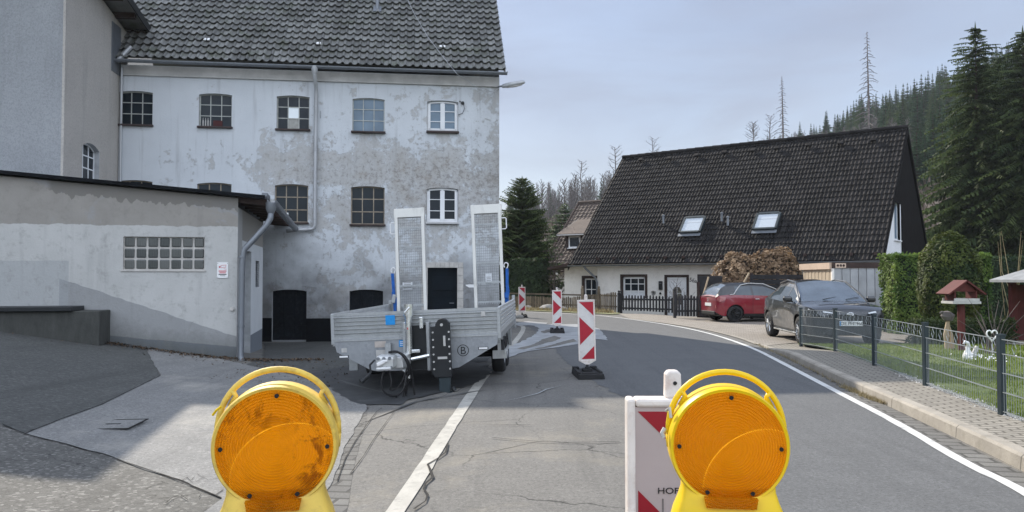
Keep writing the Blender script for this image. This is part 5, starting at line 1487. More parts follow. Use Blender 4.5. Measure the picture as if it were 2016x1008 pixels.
for sgn in (0, 1):
    y0, y1 = (-.57, HD / 2) if sgn == 0 else (yr2 + .02, HD / 2)
    for xx in (rx1 + .02, rx0 - .02):
        b = MB(); b.add([(xx - .02, y0, heave - .46), (xx + .02, y0, heave - .46), (xx + .02, y1, zr + .02), (xx - .02, y1, zr + .02), (xx - .02, y0, heave - .72), (xx + .02, y0, heave - .72), (xx + .02, y1, zr - .24), (xx - .02, y1, zr - .24)], [(0, 1, 2, 3), (4, 7, 6, 5), (0, 4, 5, 1), (3, 2, 6, 7), (0, 3, 7, 4), (1, 5, 6, 2)]); b.build('barge_board', K['black_board'], hroof)
b = MB()   # deep dark boarded underside and balcony shade at the gable
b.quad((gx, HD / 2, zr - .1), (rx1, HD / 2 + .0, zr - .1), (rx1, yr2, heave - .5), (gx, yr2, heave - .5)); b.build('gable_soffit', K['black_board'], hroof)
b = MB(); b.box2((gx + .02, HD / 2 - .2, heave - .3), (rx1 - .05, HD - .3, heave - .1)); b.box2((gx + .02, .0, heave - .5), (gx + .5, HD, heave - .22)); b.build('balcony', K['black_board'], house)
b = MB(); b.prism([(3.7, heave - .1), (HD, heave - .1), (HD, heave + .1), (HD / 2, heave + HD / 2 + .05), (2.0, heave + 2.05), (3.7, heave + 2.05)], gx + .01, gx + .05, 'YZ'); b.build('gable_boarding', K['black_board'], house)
for k in range(15):
    b = MB(); x = hw0 + .3 + k * .88; b.box((x, -.25, heave - .16), (.10, .50, .12)); b.build('rafter_end', K['brown_wood'], hroof)
b = MB(); half_gutter(b, (rx0, -.62, heave - .47), (rx1, -.62, heave - .43), .07); b.build('gutter', K['zinc'], house)
b = MB(); a0 = hx(1165, 520)[0]
b.tube([(a0 - .1, -.60, heave - .5), (a0 - .05, -.52, heave - .62), (a0 + .25, -.14, heave - 1.05), (a0 + .35, -.09, heave - 1.3), (a0 + .36, -.09, -.5)], .055, 10); b.build('downpipe', K['zinc'], house, smooth=True)
b = MB(); b.tube([(hw1 - 3.1, -.55, heave - .5), (hw1 - 2.9, -.4, heave - .62), (hw1 - 1.4, -.1, heave - 1.0), (hw1 - 1.2, -.08, heave - 1.1)], .05, 8); b.build('drain_pipe', K['zinc_pale'], house, smooth=True)
# skylights and small roof pieces, found on the roof plane
hm = Matrix.Translation(Vector((*HO, 0))) @ Matrix.Rotation(HYAW, 4, 'Z'); hinv = hm.inverted()
hn_w = hm.to_3x3() @ Vector((0, -math.sin(AH), math.cos(AH))); hp_w = hm @ hrm(Vector((0, 0, .05)))
RA = Matrix.Rotation(AH, 3, 'X')
def on_roof(u, v, off=.0): return hinv @ plane_px(u, v, hp_w + hn_w * off, hn_w)
for (u, v) in ((1364, 444), (1510, 437)):
    q = on_roof(u, v, .06)
    b = MB(); w_, l_ = .98, .98
    for (cx, cy, sx, sy) in ((-w_ / 2, 0, .09, l_), (w_ / 2, 0, .09, l_), (0, -l_ / 2, w_ - .09, .09), (0, l_ / 2, w_ - .09, .12)):
        b.box(q + RA @ Vector((cx, cy, .05)), (sx, sy, .12), RA)
    so = b.build('skylight', K['fence_metal'], hroof)
    g = MB(); g.box(q + RA @ Vector((0, 0, .06)), (w_ - .08, l_ - .08, .02), RA)
    t = NT('skylight_glass'); t.set(col=(.50, .54, .57), rough=.12, spec=1.0, coat=.6); g.build('pane', t.m, so)
    bl = MB(); bl.box(q + RA @ Vector((0, .12, .074)), (w_ - .12, .012, .004), RA); bl.build('blind_bar', K['zinc_pale'], so)
    ap_ = MB(); ap_.box(q + RA @ Vector((0, -l_ / 2 - .12, .0)), (w_ + .1, .18, .03), RA); ap_.build('lead_apron', K['zinc'], so)
for (u, v) in ((1262, 315), (1318, 312), (1372, 306), (1427, 300), (1483, 296), (1530, 292), (1592, 286), (1655, 282), (1720, 276)):
    q = on_roof(u, v, .06); b = MB(); b.box(q + RA @ Vector((0, 0, .03)), (.26, .2, .10), RA, bev=.03); b.build('vent_tile', K['dark_tile'], hroof)
for (u, v) in ((1306, 440), (1421, 436), (1433, 444)):
    q = on_roof(u, v, .03); b = MB(); b.cyl(q, q + Vector((0, 0, .36)), .055, 10); b.lathe([(.075, .34), (.08, .40), (.0, .44)], q, n=10); b.build('roof_pipe', K['zinc'], hroof)
# lean-to at the left end of the house
lean = thing('lean_to', 'small cream side building with low dark roof at the left end of the cream house', 'outbuilding', (*HO, 0), HYAW)
la0, la1 = hx(1112, 540)[0] - .25, hw0 - .012
wq = hx(1140, 545); wq2 = hx(1171, 590)
b = MB(); wl_ = (wq[0], wq2[0], .45, wq[1]); wall_panel(b, la0, la1, -.7, 2.3, [(*wl_, 0.)], .35, .14, top=lambda x: 2.05 + (x - la0) * .17)
b.quad((la0, .35, -.7), (la0, 6, -.7), (la0, 6, 2.05), (la0, .35, 2.05)); b.build('wall', [K['cream'], K['brown_wood']], lean)
wo = window(lean, wl_[0] + .08, wl_[1] - .06, wl_[2], wl_[3] - .08, .42, 2, 2, K['white_pvc'], K['glass'], 0, .04, .07, K['sill_grey'], None)
b = MB(); b.box2((wl_[0] - .05, .325, wl_[2]), (wl_[0] + .08, .43, wl_[3] + .05)); b.box2((wl_[1] - .06, .325, wl_[2]), (wl_[1] + .05, .43, wl_[3] + .05)); b.box2((wl_[0] + .08, .327, wl_[3] - .08), (wl_[1] - .06, .43, wl_[3] + .05)); b.build('window_surround', K['brown_wood'], lean)
b = MB(); sl_ = math.atan(.17); b.box(((la0 + la1) / 2 - .35, 3.0, 2.05 + ((la1 - la0) / 2 - .35) * .17 + .10), (la1 - la0 + .7, 6.4, .12), Matrix.Rotation(-sl_, 3, 'Y')); b.build('roof', K['brown_wood'], lean)
b = MB(); b.box((la0 - .28, 2.4, 1.86), (.3, .3, .18)); b.build('beam_end', K['brown_wood'], lean)
b = MB(); b.lathe([(.0, 0), (.05, .01), (.07, .06), (.05, .11), (0, .12)], (la0 - .3, .1, 1.72), n=10); b.build('globe_light', K['white'], lean)

# brown house behind with a dormer
bh = thing('brown_roof_house', 'old house with weathered brown roof and a white-framed dormer, half hidden behind the cream house', 'house', (P(1150, 500, 50).x, 50, 0), R(-34))
b = MB(); b.box2((-2.2, 0, -.5), (10, 9, 2.3)); b.build('wall', K['cream'], bh)
AB = R(43); bl_ = 5.4 / math.cos(AB)
brm = roof_map((-3.0, -.7, 2.0), (1, 0, 0), (0, math.cos(AB), math.sin(AB)))
bro = pantiles(13, bl_, .3, .36, .03, .03, 4, .01, 5, .5).xform(brm).build('roof', K['brown_tile'], bh)
b = MB(); b.quad(*[brm(Vector(p)) for p in ((0, 0, -.05), (13, 0, -.05), (13, bl_, -.05), (0, bl_, -.05))]); zr2 = 2.0 + 5.4 * math.tan(AB); b.quad((-3, 4.7, zr2), (10, 4.7, zr2), (10, 10, 2), (-3, 10, 2)); b.tube([(-3, 4.7, zr2 + .05), (10, 4.7, zr2 + .05)], .12, 6); b.build('ridge', K['brown_tile'], bro)
b = MB(); b.tube([(-3.02, -.7, 2.0), (-3.02, 4.7, zr2)], .09, 6); b.build('verge', K['brown_wood'], bro)
b = MB(); b.box2((-1.9, .9, 3.5), (1.3, 4.0, 4.55)); dm_ = b.build('dormer', K['brown_wood'], bh)
b = MB(); b.add([(-2.3, .4, 4.55), (1.7, .4, 4.55), (1.7, 4.9, 6.4), (-2.3, 4.9, 6.4), (-2.3, .4, 4.43), (1.7, .4, 4.43), (1.7, 4.9, 6.28), (-2.3, 4.9, 6.28)], [(0, 1, 2, 3), (4, 7, 6, 5), (0, 4, 5, 1), (3, 2, 6, 7), (0, 3, 7, 4), (1, 5, 6, 2)]); b.build('dormer_roof', K['brown_tile'], dm_)
b = MB(); b.tube([(-2.3, .42, 4.5), (-2.3, 4.0, 5.98)], .05, 5); b.tube([(-2.3, .38, 4.46), (1.7, .38, 4.46)], .05, 5); b.build('dormer_edge', K['label_pale'], dm_)
for x in (-1.65, -.55):
    o_ = window(bh, x, x + .9, 3.6, 4.4, .84, 1, 1, K['white_pvc'], K['glass'], 0, .05, .09, K['white'], None)

# ---------------------------------------------------------------- picket fences, gate, garage
def picket_fence(name, label, cat, a, c, hgt, pitch, pw, mat, posts, seed, base=.06, rail=(.25, .75), ends=True, wob=.03):
    a, c = Vector(a), Vector(c); L = (c - a).length; ang = math.atan2(c.y - a.y, c.x - a.x)
    r_ = thing(name, label, cat, (a.x, a.y, 0), ang); r2 = random.Random(seed)
    n = int(L / pitch); pk_ = MB()
    for i in range(n):
        x = (i + .5) * L / n; hh = hgt * (1 + r2.uniform(-wob, wob)); w = pw * r2.uniform(.85, 1.1)
        o = MB(); gz = h(a.x + math.cos(ang) * x, a.y + math.sin(ang) * x)
        o.prism([(x - w / 2, gz + base), (x + w / 2, gz + base), (x + w / 2, gz + hh - .05), (x + w * .2, gz + hh), (x - w * .2, gz + hh), (x - w / 2, gz + hh - .05)], -.03, -.01)
        t_ = r2.uniform(-.02, .02); pk_.add([(p[0] + (p[2] - .5) * t_, p[1], p[2]) for p in o.v], o.f, 0, r2.random())
    pk_.build('pickets', mat, r_)
    for f in rail:
        b = MB(); b.box2((0, -.008, hgt * f - .035 + .02), (L, .03, hgt * f + .035 + .02)); b.build('rail', mat, r_)
    for x in posts:
        b = MB(); xx = x * L; b.box2((xx - .05, -.075, -.2), (xx + .05, .03, hgt + .10), bev=.01); b.lathe([(.03, hgt + .10), (.055, hgt + .14), (.05, hgt + .19), (.0, hgt + .22)], (xx, -.02, 0), n=8); b.build('post', mat, r_)
    return r_
pa, pb_ = P(1000, 604, 40.5), P(1214, 612, 34.6)
picket_fence('picket_fence', 'weathered brown picket fence of narrow boards running along the far road edge', 'fence', pa.xy, pb_.xy, .98, .125, .085, K['fence_wood'], (.72, .86), 2)
pc = P(1219, 612, 34.3); pd = P(1327, 616, 32.6)
picket_fence('picket_fence', 'black picket fence with wide gaps in front of the cream house', 'fence', pc.xy, pd.xy, .80, .150, .078, K['fence_dark'], (.0, .04), 3, .12)
pe, pf = P(1328, 626, 30.2), P(1404, 625, 30.6)
picket_fence('picket_gate', 'black double-board picket gate standing open beside the red car', 'gate', pe.xy, pf.xy, .93, .125, .085, K['fence_dark'], (0,), 6, .10)
for (u, v, s_) in ((1040, 599, .22), (1078, 601, .35), (1110, 604, .22)):
    g = P(u, v + 4, 38.5 if u < 1060 else 37); o = thing('stone', {1040: 'small grey stone on the verge behind the farthest beacon', 1078: 'pale rounded boulder on the verge between two beacons', 1110: 'low grey stone on the verge right of the middle beacon'}[u], 'stone', (g.x, g.y, .0))
    b = MB(); b.lathe([(.0, .0), (s_, .0), (s_ * 1.1, s_ * .35), (s_ * .7, s_ * .75), (.0, s_ * .85)], n=10); b.xform(lambda p: p * (1 + .25 * noise.noise(p * 5))); b.build('rock', K['rock'], o)
for (u, v, w_, lab) in ((1135, 610, .95, 'long grey concrete block lying at the foot of the picket fence'), (1207, 613, .8, 'grey concrete block at the corner post of the picket fence')):
    g = GH(u, v); o = thing('concrete_block', lab, 'block', (g[0], g[1], .0), R(-38)); b = MB(); b.box((0, 0, .15), (w_, .28, .34), bev=.025); b.build('block', K['rock'], o)
# bin, dark partition and pole near the gate
o = thing('timber_screen', 'dark timber screen with trellis beside the front door of the cream house', 'screen', (P(1396, 560, 31).x, 31, -.1), R(-37))
b = MB(); b.box2((-.45, -.04, 0), (.55, .04, 1.75), bev=.01); b.build('panel', K['fence_dark'], o); b = MB(); b.box2((-.5, -.07, 0), (-.38, .06, 1.5)); b.build('post', K['brown_wood'], o)
for (u0, v0, u1, v1, y_, lab) in ((1382, 582, 1395, 545, 30.6, 'pale slanting pole leaning against the dark timber screen'), (1460, 556, 1475, 537, 28.9, 'pale slanting pole sticking up behind the red car')):
    p0, p1 = P(u0, v0 + 8, y_), P(u1, v1, y_); o = thing('wooden_pole', lab, 'pole', p0); b = MB(); b.tube([(0, 0, 0), p1 - p0], .035, 6); b.build('shaft', K['wood_pale'], o)
fa, fb = P(1478, 560, 30.0), P(1584, 560, 28.6)
o = thing('board_fence', 'dark horizontal board fence between the brown hedge and the garage', 'fence', (fa.x, fa.y, -.1), math.atan2(fb.y - fa.y, fb.x - fa.x)); L_ = (fb - fa).length
b = MB()
for k in range(9): b.box2((0, -.02, .1 + k * .19), (L_, .02, .27 + k * .19))
b.build('boards', K['fence_dark'], o)
for x in (0, L_ / 2, L_):
    b = MB(); b.box2((x - .05, .02, 0), (x + .05, .12, 1.86)); b.build('post', K['brown_wood'], o)
gr_ = P(1640, 517, 26.0)
gar = thing('garage', 'flat roofed garage with ribbed grey wall and beige door end behind the grey car', 'garage', (gr_.x, 26.0, -.12))
gh = gr_.z + .12
b = MB(); b.box2((.02, .02, 0), (5.6, 2.7, gh - .2))
for k in range(20): b.box2((.03 + k * .28, -.012, 0), (.03 + k * .28 + .25, .02, gh - .2))
b.build('wall', K['corrug'], gar)
b = MB(); b.box2((-.02, -.04, gh - .19), (5.7, .06, gh)); b.build('fascia', K['brown_wood'], gar)
b = MB(); b.box2((-.10, .06, gh - .22), (.0, 2.8, gh)); b.build('door_fascia', K['peach'], gar)
b = MB(); b.box2((.0, .06, gh - .03), (5.7, 2.8, gh - .004)); b.build('roof', K['grey_felt'], gar)
b = MB()
for k in range(16): b.box2((-.02 - .012 * (k % 2), .12 + k * .155, 0), (.02, .12 + (k + 1) * .155 - .01, gh - .22))
b.build('door', K['garage_door'], gar)
b = MB(); b.box2((-.04, -.02, 0), (.03, .08, gh - .2)); b.build('corner_post', K['cream'], gar)
b = MB(); b.box2((.06, -.055, gh - .18), (.42, -.042, gh - .02)); pn_g = b.build('plaque', K['peach'], gar)
b = MB()
for k in range(3): b.lathe([(.0, 0), (.045, .004)], (.14 + k * .1, -.06, gh - .10), 'Y', 8)
b.build('plaque_motif', K['brown_wood'], pn_g)

# ---------------------------------------------------------------- cars
def car_loft(root, T, paint, roofpaint, glass, trim):
    """T: tables along the length (x from the rear to the nose). Body, roof, glass and sill trim are cut from one loft."""
    L = T['L']
    xs = sorted(set([0, .03, .08] + [round(L * k / 44, 3) for k in range(1, 44)] + [L - .08, L - .03, L] + list(T['cuts']) +
                    [c + T['ra'] * math.cos(a * math.pi / 12) for c in T['axles'] for a in range(13)]))
    xs = [x for x in xs if 0 <= x <= L]
    NS, NG, NR = 7, 4, 4
    def zlow(x):
        z = interp(x, *T['low'])
        for c in T['axles']:
            d = abs(x - c)
            if d < T['ra']: z = max(z, T['rw'] + math.sqrt(max(0, T['ra'] ** 2 - d * d)))
        return z
    rings = []
    for x in xs:
        zl, zb, zt = zlow(x), interp(x, *T['belt']), interp(x, *T['top'])
        W, Wr = interp(x, *T['half']), interp(x, *T['roofhalf'])
        ze = max(zb + .002, zt - interp(x, *T['crown'])); ring = []
        for k in range(NS + 1):
            z = zl + (zb - zl) * k / NS; q = (z - T['mid']) / .55
            y = W * (1 - .055 * q * q - (.05 * max(0, -q) if q < 0 else 0)) + T['flare'](x, z)
            if k == NS: y -= .012
            ring.append((y, z))
        y0 = ring[-1][0]
        for k in range(1, NG + 1):
            t = k / NG; ring.append((y0 - (y0 - min(Wr, y0 - .001)) * t ** 1.15, zb + (ze - zb) * t))
        y1 = ring[-1][0]
        for k in range(1, NR + 1):
            t = k / NR; ring.append((y1 * (1 - t), ze + (zt - ze) * math.sin(t * math.pi / 2)))
        rings.append(ring)
    m = len(rings[0]); parts = {}
    for i in range(len(xs) - 1):
        xm = (xs[i] + xs[i + 1]) / 2
        for s in (-1, 1):
            for k in range(m - 1):
                reg = 'side' if k < NS else ('win' if k < NS + NG else 'top')
                zz = (rings[i][k][1] + rings[i][k + 1][1]) / 2
                key = T['cls'](xm, reg, k - NS if reg == 'win' else k, zz)
                A, B = rings[i], rings[i + 1]
                pts = [(xs[i], s * A[k][0], A[k][1]), (xs[i + 1], s * B[k][0], B[k][1]), (xs[i + 1], s * B[k + 1][0], B[k + 1][1]), (xs[i], s * A[k + 1][0], A[k + 1][1])]
                if s < 0: pts = pts[::-1]
                parts.setdefault((key, s if key in ('side_window', 'lower_trim') else 0, xm < T['pillar'] if key == 'side_window' else (xm < L / 2 if key == 'lower_trim' else 0)), []).append(pts)
    for idx in (0, -1):
        R_ = rings[idx]; x = xs[idx]
        for k in range(NS + NG):
            key = T['cls'](x, 'end', k, (R_[k][1] + R_[k + 1][1]) / 2)
            pts = [(x, -R_[k][0], R_[k][1]), (x, R_[k][0], R_[k][1]), (x, R_[k + 1][0], R_[k + 1][1]), (x, -R_[k + 1][0], R_[k + 1][1])]
            parts.setdefault((key, 0, idx), []).append(pts) if key != 'body' else parts.setdefault((key, 0, 0), []).append(pts)
    mats = dict(body=paint, roof=roofpaint, windscreen=K['screen_glass'], side_window=glass, rear_window=K['screen_glass'], lower_trim=trim)
    out = {}
    for (key, _s, _p), qs in parts.items():
        bm = bmesh.new()
        for q in qs:
            vs = [bm.verts.new(p) for p in q]
            try: bm.faces.new(vs)
            except ValueError: pass
        bmesh.ops.remove_doubles(bm, verts=bm.verts, dist=.0015)
        bmesh.ops.dissolve_degenerate(bm, edges=bm.edges, dist=.0008)
        bmesh.ops.recalc_face_normals(bm, faces=bm.faces)
        me = bpy.data.meshes.new(key); bm.to_mesh(me); bm.free(); me.materials.append(mats[key])
        me.polygons.foreach_set('use_smooth', [True] * len(me.polygons))
        o = bpy.data.objects.new(key, me); COL.objects.link(o); o.parent = root; out[key] = o
        if key == 'body':
            md = o.modifiers.new('edge', 'EDGE_SPLIT'); md.split_angle = R(38)
    # dark inner floor and arches so that nothing shows through
    f = MB(); f.box2((.12, -T['wbox'], T['rw'] - .08), (L - .15, T['wbox'], interp(L / 2, *T['belt']) - .12)); f.build('floor_pan', K['black'], root)
    return out
def car_wheel(par, x, y, r, w, rimmat, spokes, s):
    wo = bpy.data.objects.new('wheel', None); COL.objects.link(wo); wo.parent = par
    hw = w / 2; t = MB()
    t.lathe([(r * .68, -hw), (r * .93, -hw * .98), (r, -hw * .6), (r, hw * .6), (r * .93, hw * .98), (r * .68, hw)], (x, y, r), 'Y', 32); t.build('tyre', K['rubber'], wo, smooth=True)
    g = MB(); o = s * hw
    g.lathe([(r * .70, o * .9), (r * .66, o * .95), (r * .63, o * .55)], (x, y, r), 'Y', 28)
    for k in range(spokes):
        a = 2 * math.pi * k / spokes + .2
        for da in (-.11, .11):
            c, sn = math.cos(a + da), math.sin(a + da)
            g.tube([(x + c * r * .12, y + o * .85, r + sn * r * .12), (x + math.cos(a + da * 1.6) * r * .64, y + o * .82, r + math.sin(a + da * 1.6) * r * .64)], r * .045, 5)
    g.lathe([(.0, o * .95), (r * .14, o * .93), (r * .17, o * .7)], (x, y, r), 'Y', 14); g.build('rim', rimmat, wo)
    d = MB(); d.lathe([(.0, o * .35), (r * .64, o * .35)], (x, y, r), 'Y', 24); d.build('brake_disc', K['black'], wo)
def paint(name, col, flake=.0, coat=1.0):
    t = NT(name); t.set(col=col, metal=flake, rough=.30, coat=coat, cr=.04, spec=.5 * coat)
    v = t.co('Object'); t.set(rough=t.ramp(t.noise(v, 5, 6), [(.3, .26), (.7, .4)])); return t.m
K['paint_red'] = paint('red_car_paint', (.21, .006, .020)); K['paint_grey'] = paint('grey_metallic_paint', (.022, .026, .031), .2, 1.0)
K['paint_black'] = paint('gloss_black_paint', (.008, .009, .011))
K['car_glass'] = m_glass('car_glass', (.03, .04, .048), .05, .9, 0)
K['screen_glass'] = m_glass('windscreen_glass', (.17, .195, .215), .07, .6, 0); K['screen_glass'].node_tree.nodes['Principled BSDF'].inputs['Metallic'].default_value = .7
K['car_trim'] = M('black_car_trim', (.014, .015, .016), .6, var=.2)
K['rim_black'] = m_metal('black_alloy', (.03, .03, .032), .35, metal=.6)
K['rim_silver'] = m_metal('machined_alloy', (.45, .46, .47), .3, metal=.8)
K['lamp_glass'] = M('headlamp_glass', (.55, .58, .60), .12, var=.3, scale=14, spec=.9)
K['lamp_red'] = M('rear_lamp', (.35, .10, .10), .15, var=.4, scale=12, spec=.9)
K['plate'] = M('number_plate', (.72, .73, .72), .5, var=.05)

# --- grey crossover facing the viewer
SUV = thing('parked_car', 'dark grey crossover with black roof parked nose-on behind the metal garden fence', 'car')
def suv_cls(x, reg, k, z):
    L = 4.36
    if reg == 'end': return 'lower_trim' if (z < .72 and x > 1) or z < .45 else 'body'
    if reg == 'side':
        if z < .30: return 'lower_trim'
        for c in (.86, 3.50):
            if abs(x - c) < .47 and math.hypot(x - c, z - .345) < .455: return 'lower_trim'
        if x > 4.0 and z < .72: return 'lower_trim'
        return 'body'
    if reg == 'win':
        if .95 < x < 3.18 and 0 <= k < 3:
            if 2.28 < x < 2.36: return 'roof'
            if x < 1.25 and k > 1: return 'body'
            if x > 2.95 and k > 1: return 'roof'
            return 'side_window'
        if x >= 3.18 or x < .6: return 'body'
        return 'roof' if x > 1.2 else 'body'
    if 2.42 < x < 3.30: return 'windscreen'
    if .28 < x < 1.05: return 'rear_window'
    return 'roof' if x <= 2.42 and x > .28 else 'body'
def suv_flare(x, z):
    f = 0
    for c in (.86, 3.50): f += .035 * math.exp(-((x - c) / .42) ** 2) * math.exp(-((z - .62) / .28) ** 2)
    f -= .035 * math.exp(-((x - 2.2) / .75) ** 2) * math.exp(-((z - .58) / .16) ** 2)
    return f
ST = dict(L=4.36, pillar=2.32, axles=(.86, 3.50), ra=.39, rw=.345, mid=.62, wbox=.74, cuts=(.28, .95, 1.05, 1.25, 2.28, 2.36, 2.42, 2.95, 3.18, 3.30, 4.22),
    low=([0, .15, .5, 4.0, 4.25, 4.36], [.42, .30, .22, .22, .24, .32]),
    belt=([0, .1, .5, 1.0, 2.2, 3.25, 3.6, 4.1, 4.28, 4.36], [.88, .98, 1.06, 1.04, .98, .96, .95, .90, .84, .74]),
    top=([0, .1, .28, .6, 1.05, 1.7, 2.42, 2.8, 3.30, 3.7, 4.1, 4.28, 4.36], [.90, 1.04, 1.13, 1.33, 1.50, 1.565, 1.53, 1.33, 1.05, 1.01, .95, .88, .76]),
    crown=([0, .3, 1.0, 2.4, 3.3, 3.31, 4.36], [.02, .05, .06, .06, .03, .05, .02]),
    half=([0, .08, .3, .9, 2.2, 3.5, 3.95, 4.2, 4.3, 4.36], [.62, .76, .86, .905, .89, .905, .87, .78, .68, .56]),
    roofhalf=([0, .3, 1.0, 2.4, 3.3, 3.6, 4.36], [.55, .60, .58, .60, .76, .74, .5]), cls=suv_cls, flare=suv_flare)
car_loft(SUV, ST, K['paint_grey'], K['paint_black'], K['car_glass'], K['car_trim'])
for x in (.86, 3.50):
    for s in (-1, 1): car_wheel(SUV, x, s * .79, .345, .22, K['rim_silver'], 5, s)
for s in (-1, 1):
    b = MB(); b.box((2.98, s * 1.0, 1.07), (.15, .22, .15), bev=.05); b.tube([(2.95, s * .86, 1.0), (2.98, s * .93, 1.03)], .025, 6); mo = b.build('door_mirror', K['paint_black'], SUV); bevel(mo, .02)
    b = MB(); b.add([(3.98, s * .80, .885), (4.25, s * .64, .84), (4.345, s * .38, .79), (4.375, s * .38, .765), (4.27, s * .67, .80), (4.02, s * .835, .85)], [(0, 1, 4, 5), (1, 2, 3, 4)]); b.xform(lambda p: p + Vector((.012, .012 * s, .012))); b.build('headlight', K['lamp_glass'], SUV)
    b = MB(); b.add([(4.02, s * .842, .80), (4.27, s * .70, .74), (4.285, s * .70, .66), (4.06, s * .852, .70)], [(0, 1, 2, 3)]); b.xform(lambda p: p + Vector((.02, .012 * s, 0))); b.build('lamp_surround', K['car_trim'], SUV)
    b = MB(); b.box((2.35, s * .885, .265), (1.9, .05, .035), bev=.01); b.build('sill_strip', K['chrome'], SUV)
    b = MB(); b.box((2.05, s * .865, .93), (.2, .02, .025), bev=.006); b.build('door_handle', K['paint_black'], SUV)
    b = MB(); b.tube([(1.0, s * .60, 1.46), (1.7, s * .615, 1.545), (2.4, s * .625, 1.50), (2.95, s * .74, 1.23), (3.28, s * .80, 1.02)], .018, 5); b.build('window_line', K['paint_grey'], SUV)
b = MB(); b.add([(4.365, -.52, .70), (4.365, .52, .70), (4.375, .40, .56), (4.375, -.40, .56), (4.33, -.62, .40), (4.33, .62, .40)], [(0, 1, 2, 3), (3, 2, 5, 4)]); b.xform(lambda p: p + Vector((.01, 0, 0))); b.build('grille', K['car_trim'], SUV)
b = MB(); b.box((4.39, 0, .555), (.012, .52, .115), bev=.004); pl_ = b.build('number_plate', K['plate'], SUV)
text_mesh('plate_lettering', 'OE PH1960', .105, K['cable'], pl_, (4.398, .012, .52), (R(90), 0, R(90)), .0008)
b = MB(); b.box((4.397, -.243, .555), (.002, .03, .10)); b.build('plate_band', K['blue'], pl_)
b = MB(); b.lathe([(.055, 0), (.065, .006), (.075, 0)], (0, 0, 0), 'X', 20); b.xform(lambda p: Vector((4.366 + p.x, p.y, .765 + p.z * .62))); b.tube([(4.372, -.06, .77), (4.372, .06, .77)], .008, 5); b.build('emblem', K['chrome'], SUV)
b = MB(); b.box((4.30, 0, .33), (.10, 1.2, .03), bev=.01); b.build('front_lip', K['paint_grey'], SUV)
for y in (-.25, .3):
    b = MB(); b.tube([(3.27, y, 1.075), (3.15, y + .35, 1.13)], .008, 4); b.build('wiper', K['black'], SUV)
fR = P(1590, 660, 17.7)
SUV.rotation_euler = (0, 0, R(-93.5)); hd_ = Vector((math.cos(R(-93.5)), math.sin(R(-93.5)), 0)); lt_ = Vector((hd_.y, -hd_.x, 0))     # lt_: the car's own right
p_ = Vector((fR.x, 17.7, 0)) - hd_ * 4.1 - lt_ * .88
SUV.location = (p_.x, p_.y, h(p_.x, p_.y + -2) + .012)

# --- small red car seen from its right rear
RC = thing('parked_car', 'small red three-door car with black roof parked by the picket gate', 'car')
def rc_cls(x, reg, k, z):
    if reg == 'end': return 'lower_trim' if z < .30 else ('rear_window' if (x < 1 and z > .98) else 'body')
    if reg == 'side': return 'lower_trim' if z < .26 else 'body'
    if reg == 'win':
        if .70 < x < 2.62 and k < 3:
            if 1.32 < x < 1.40: return 'roof'
            return 'side_window'
        return 'roof' if x < 2.62 and x > .25 else ('body' if x > 2.62 else 'roof')
    if x < .40: return 'rear_window' if x > .03 else 'body'
    if x < 2.0: return 'roof'
    return 'windscreen' if x < 2.75 else 'body'
RT = dict(L=3.70, pillar=1.36, axles=(.66, 2.97), ra=.345, rw=.305, mid=.60, wbox=.70, cuts=(.25, .40, .55, .70, 1.32, 1.40, 2.0, 2.62, 2.75),
    low=([0, .12, .4, 3.4, 3.62, 3.70], [.36, .26, .20, .20, .22, .30]),
    belt=([0, .08, .4, 1.2, 2.7, 3.1, 3.5, 3.64, 3.70], [.90, .97, 1.00, .98, .93, .90, .80, .70, .58]),
    top=([0, .06, .2, .45, .8, 1.3, 1.9, 2.3, 2.75, 3.1, 3.5, 3.64, 3.70], [.94, 1.04, 1.28, 1.43, 1.475, 1.48, 1.44, 1.27, 1.02, .96, .85, .73, .60]),
    crown=([0, .4, 1, 2, 2.75, 3.7], [.03, .06, .06, .05, .04, .03]),
    half=([0, .06, .22, .66, 1.7, 2.97, 3.3, 3.55, 3.65, 3.70], [.62, .73, .82, .86, .845, .86, .82, .70, .58, .45]),
    roofhalf=([0, .2, .8, 2.0, 2.75, 3.1, 3.7], [.55, .58, .58, .57, .70, .66, .4]), cls=rc_cls, flare=lambda x, z: sum(.022 * math.exp(-((x - c) / .36) ** 2) * math.exp(-((z - .58) / .24) ** 2) for c in (.66, 2.97)) - .02 * math.exp(-((z - .46) / .1) ** 2) * math.exp(-((x - 1.8) / .6) ** 2))
car_loft(RC, RT, K['paint_red'], K['paint_black'], K['car_glass'], K['car_trim'])
for x in (.66, 2.97):
    for s in (-1, 1): car_wheel(RC, x, s * .745, .305, .19, K['rim_black'], 6, s)
for s in (-1, 1):
    b = MB(); b.add([(.02, s * .70, .90), (.10, s * .79, .94), (.30, s * .845, .93), (.26, s * .85, .80), (.06, s * .79, .74), (.005, s * .69, .78)], [(0, 1, 4, 5), (1, 2, 3, 4)]); b.xform(lambda p: p + Vector((-.018, .012 * s, 0))); b.build('rear_lamp', K['lamp_red'], RC)
    b = MB(); b.box((2.55, s * .95, 1.0), (.13, .18, .13), bev=.04); b.build('door_mirror', K['paint_red'], RC)
    b = MB(); b.box((1.52, s * .853, .84), (.17, .025, .028), bev=.008); b.build('door_handle', K['chrome'], RC)
    b = MB(); b.tube([(.44, s * .838, 1.0), (.60, s * .825, 1.02), (.78, s * .72, 1.20), (.95, s * .645, 1.35), (1.3, s * .612, 1.418), (1.9, s * .60, 1.395), (2.35, s * .66, 1.21), (2.7, s * .74, 1.0)], .016, 6); b.build('chrome_arc', K['galv_light'], RC)
    b = MB(); b.tube([(1.34, s * .862, .30), (1.33, s * .875, .60), (1.36, s * .85, .95)], .004, 4); b.build('door_gap', K['black'], RC)
b = MB(); b.box((-.012, 0, .635), (.014, .50, .115), bev=.004); b.build('number_plate', K['plate'], RC)
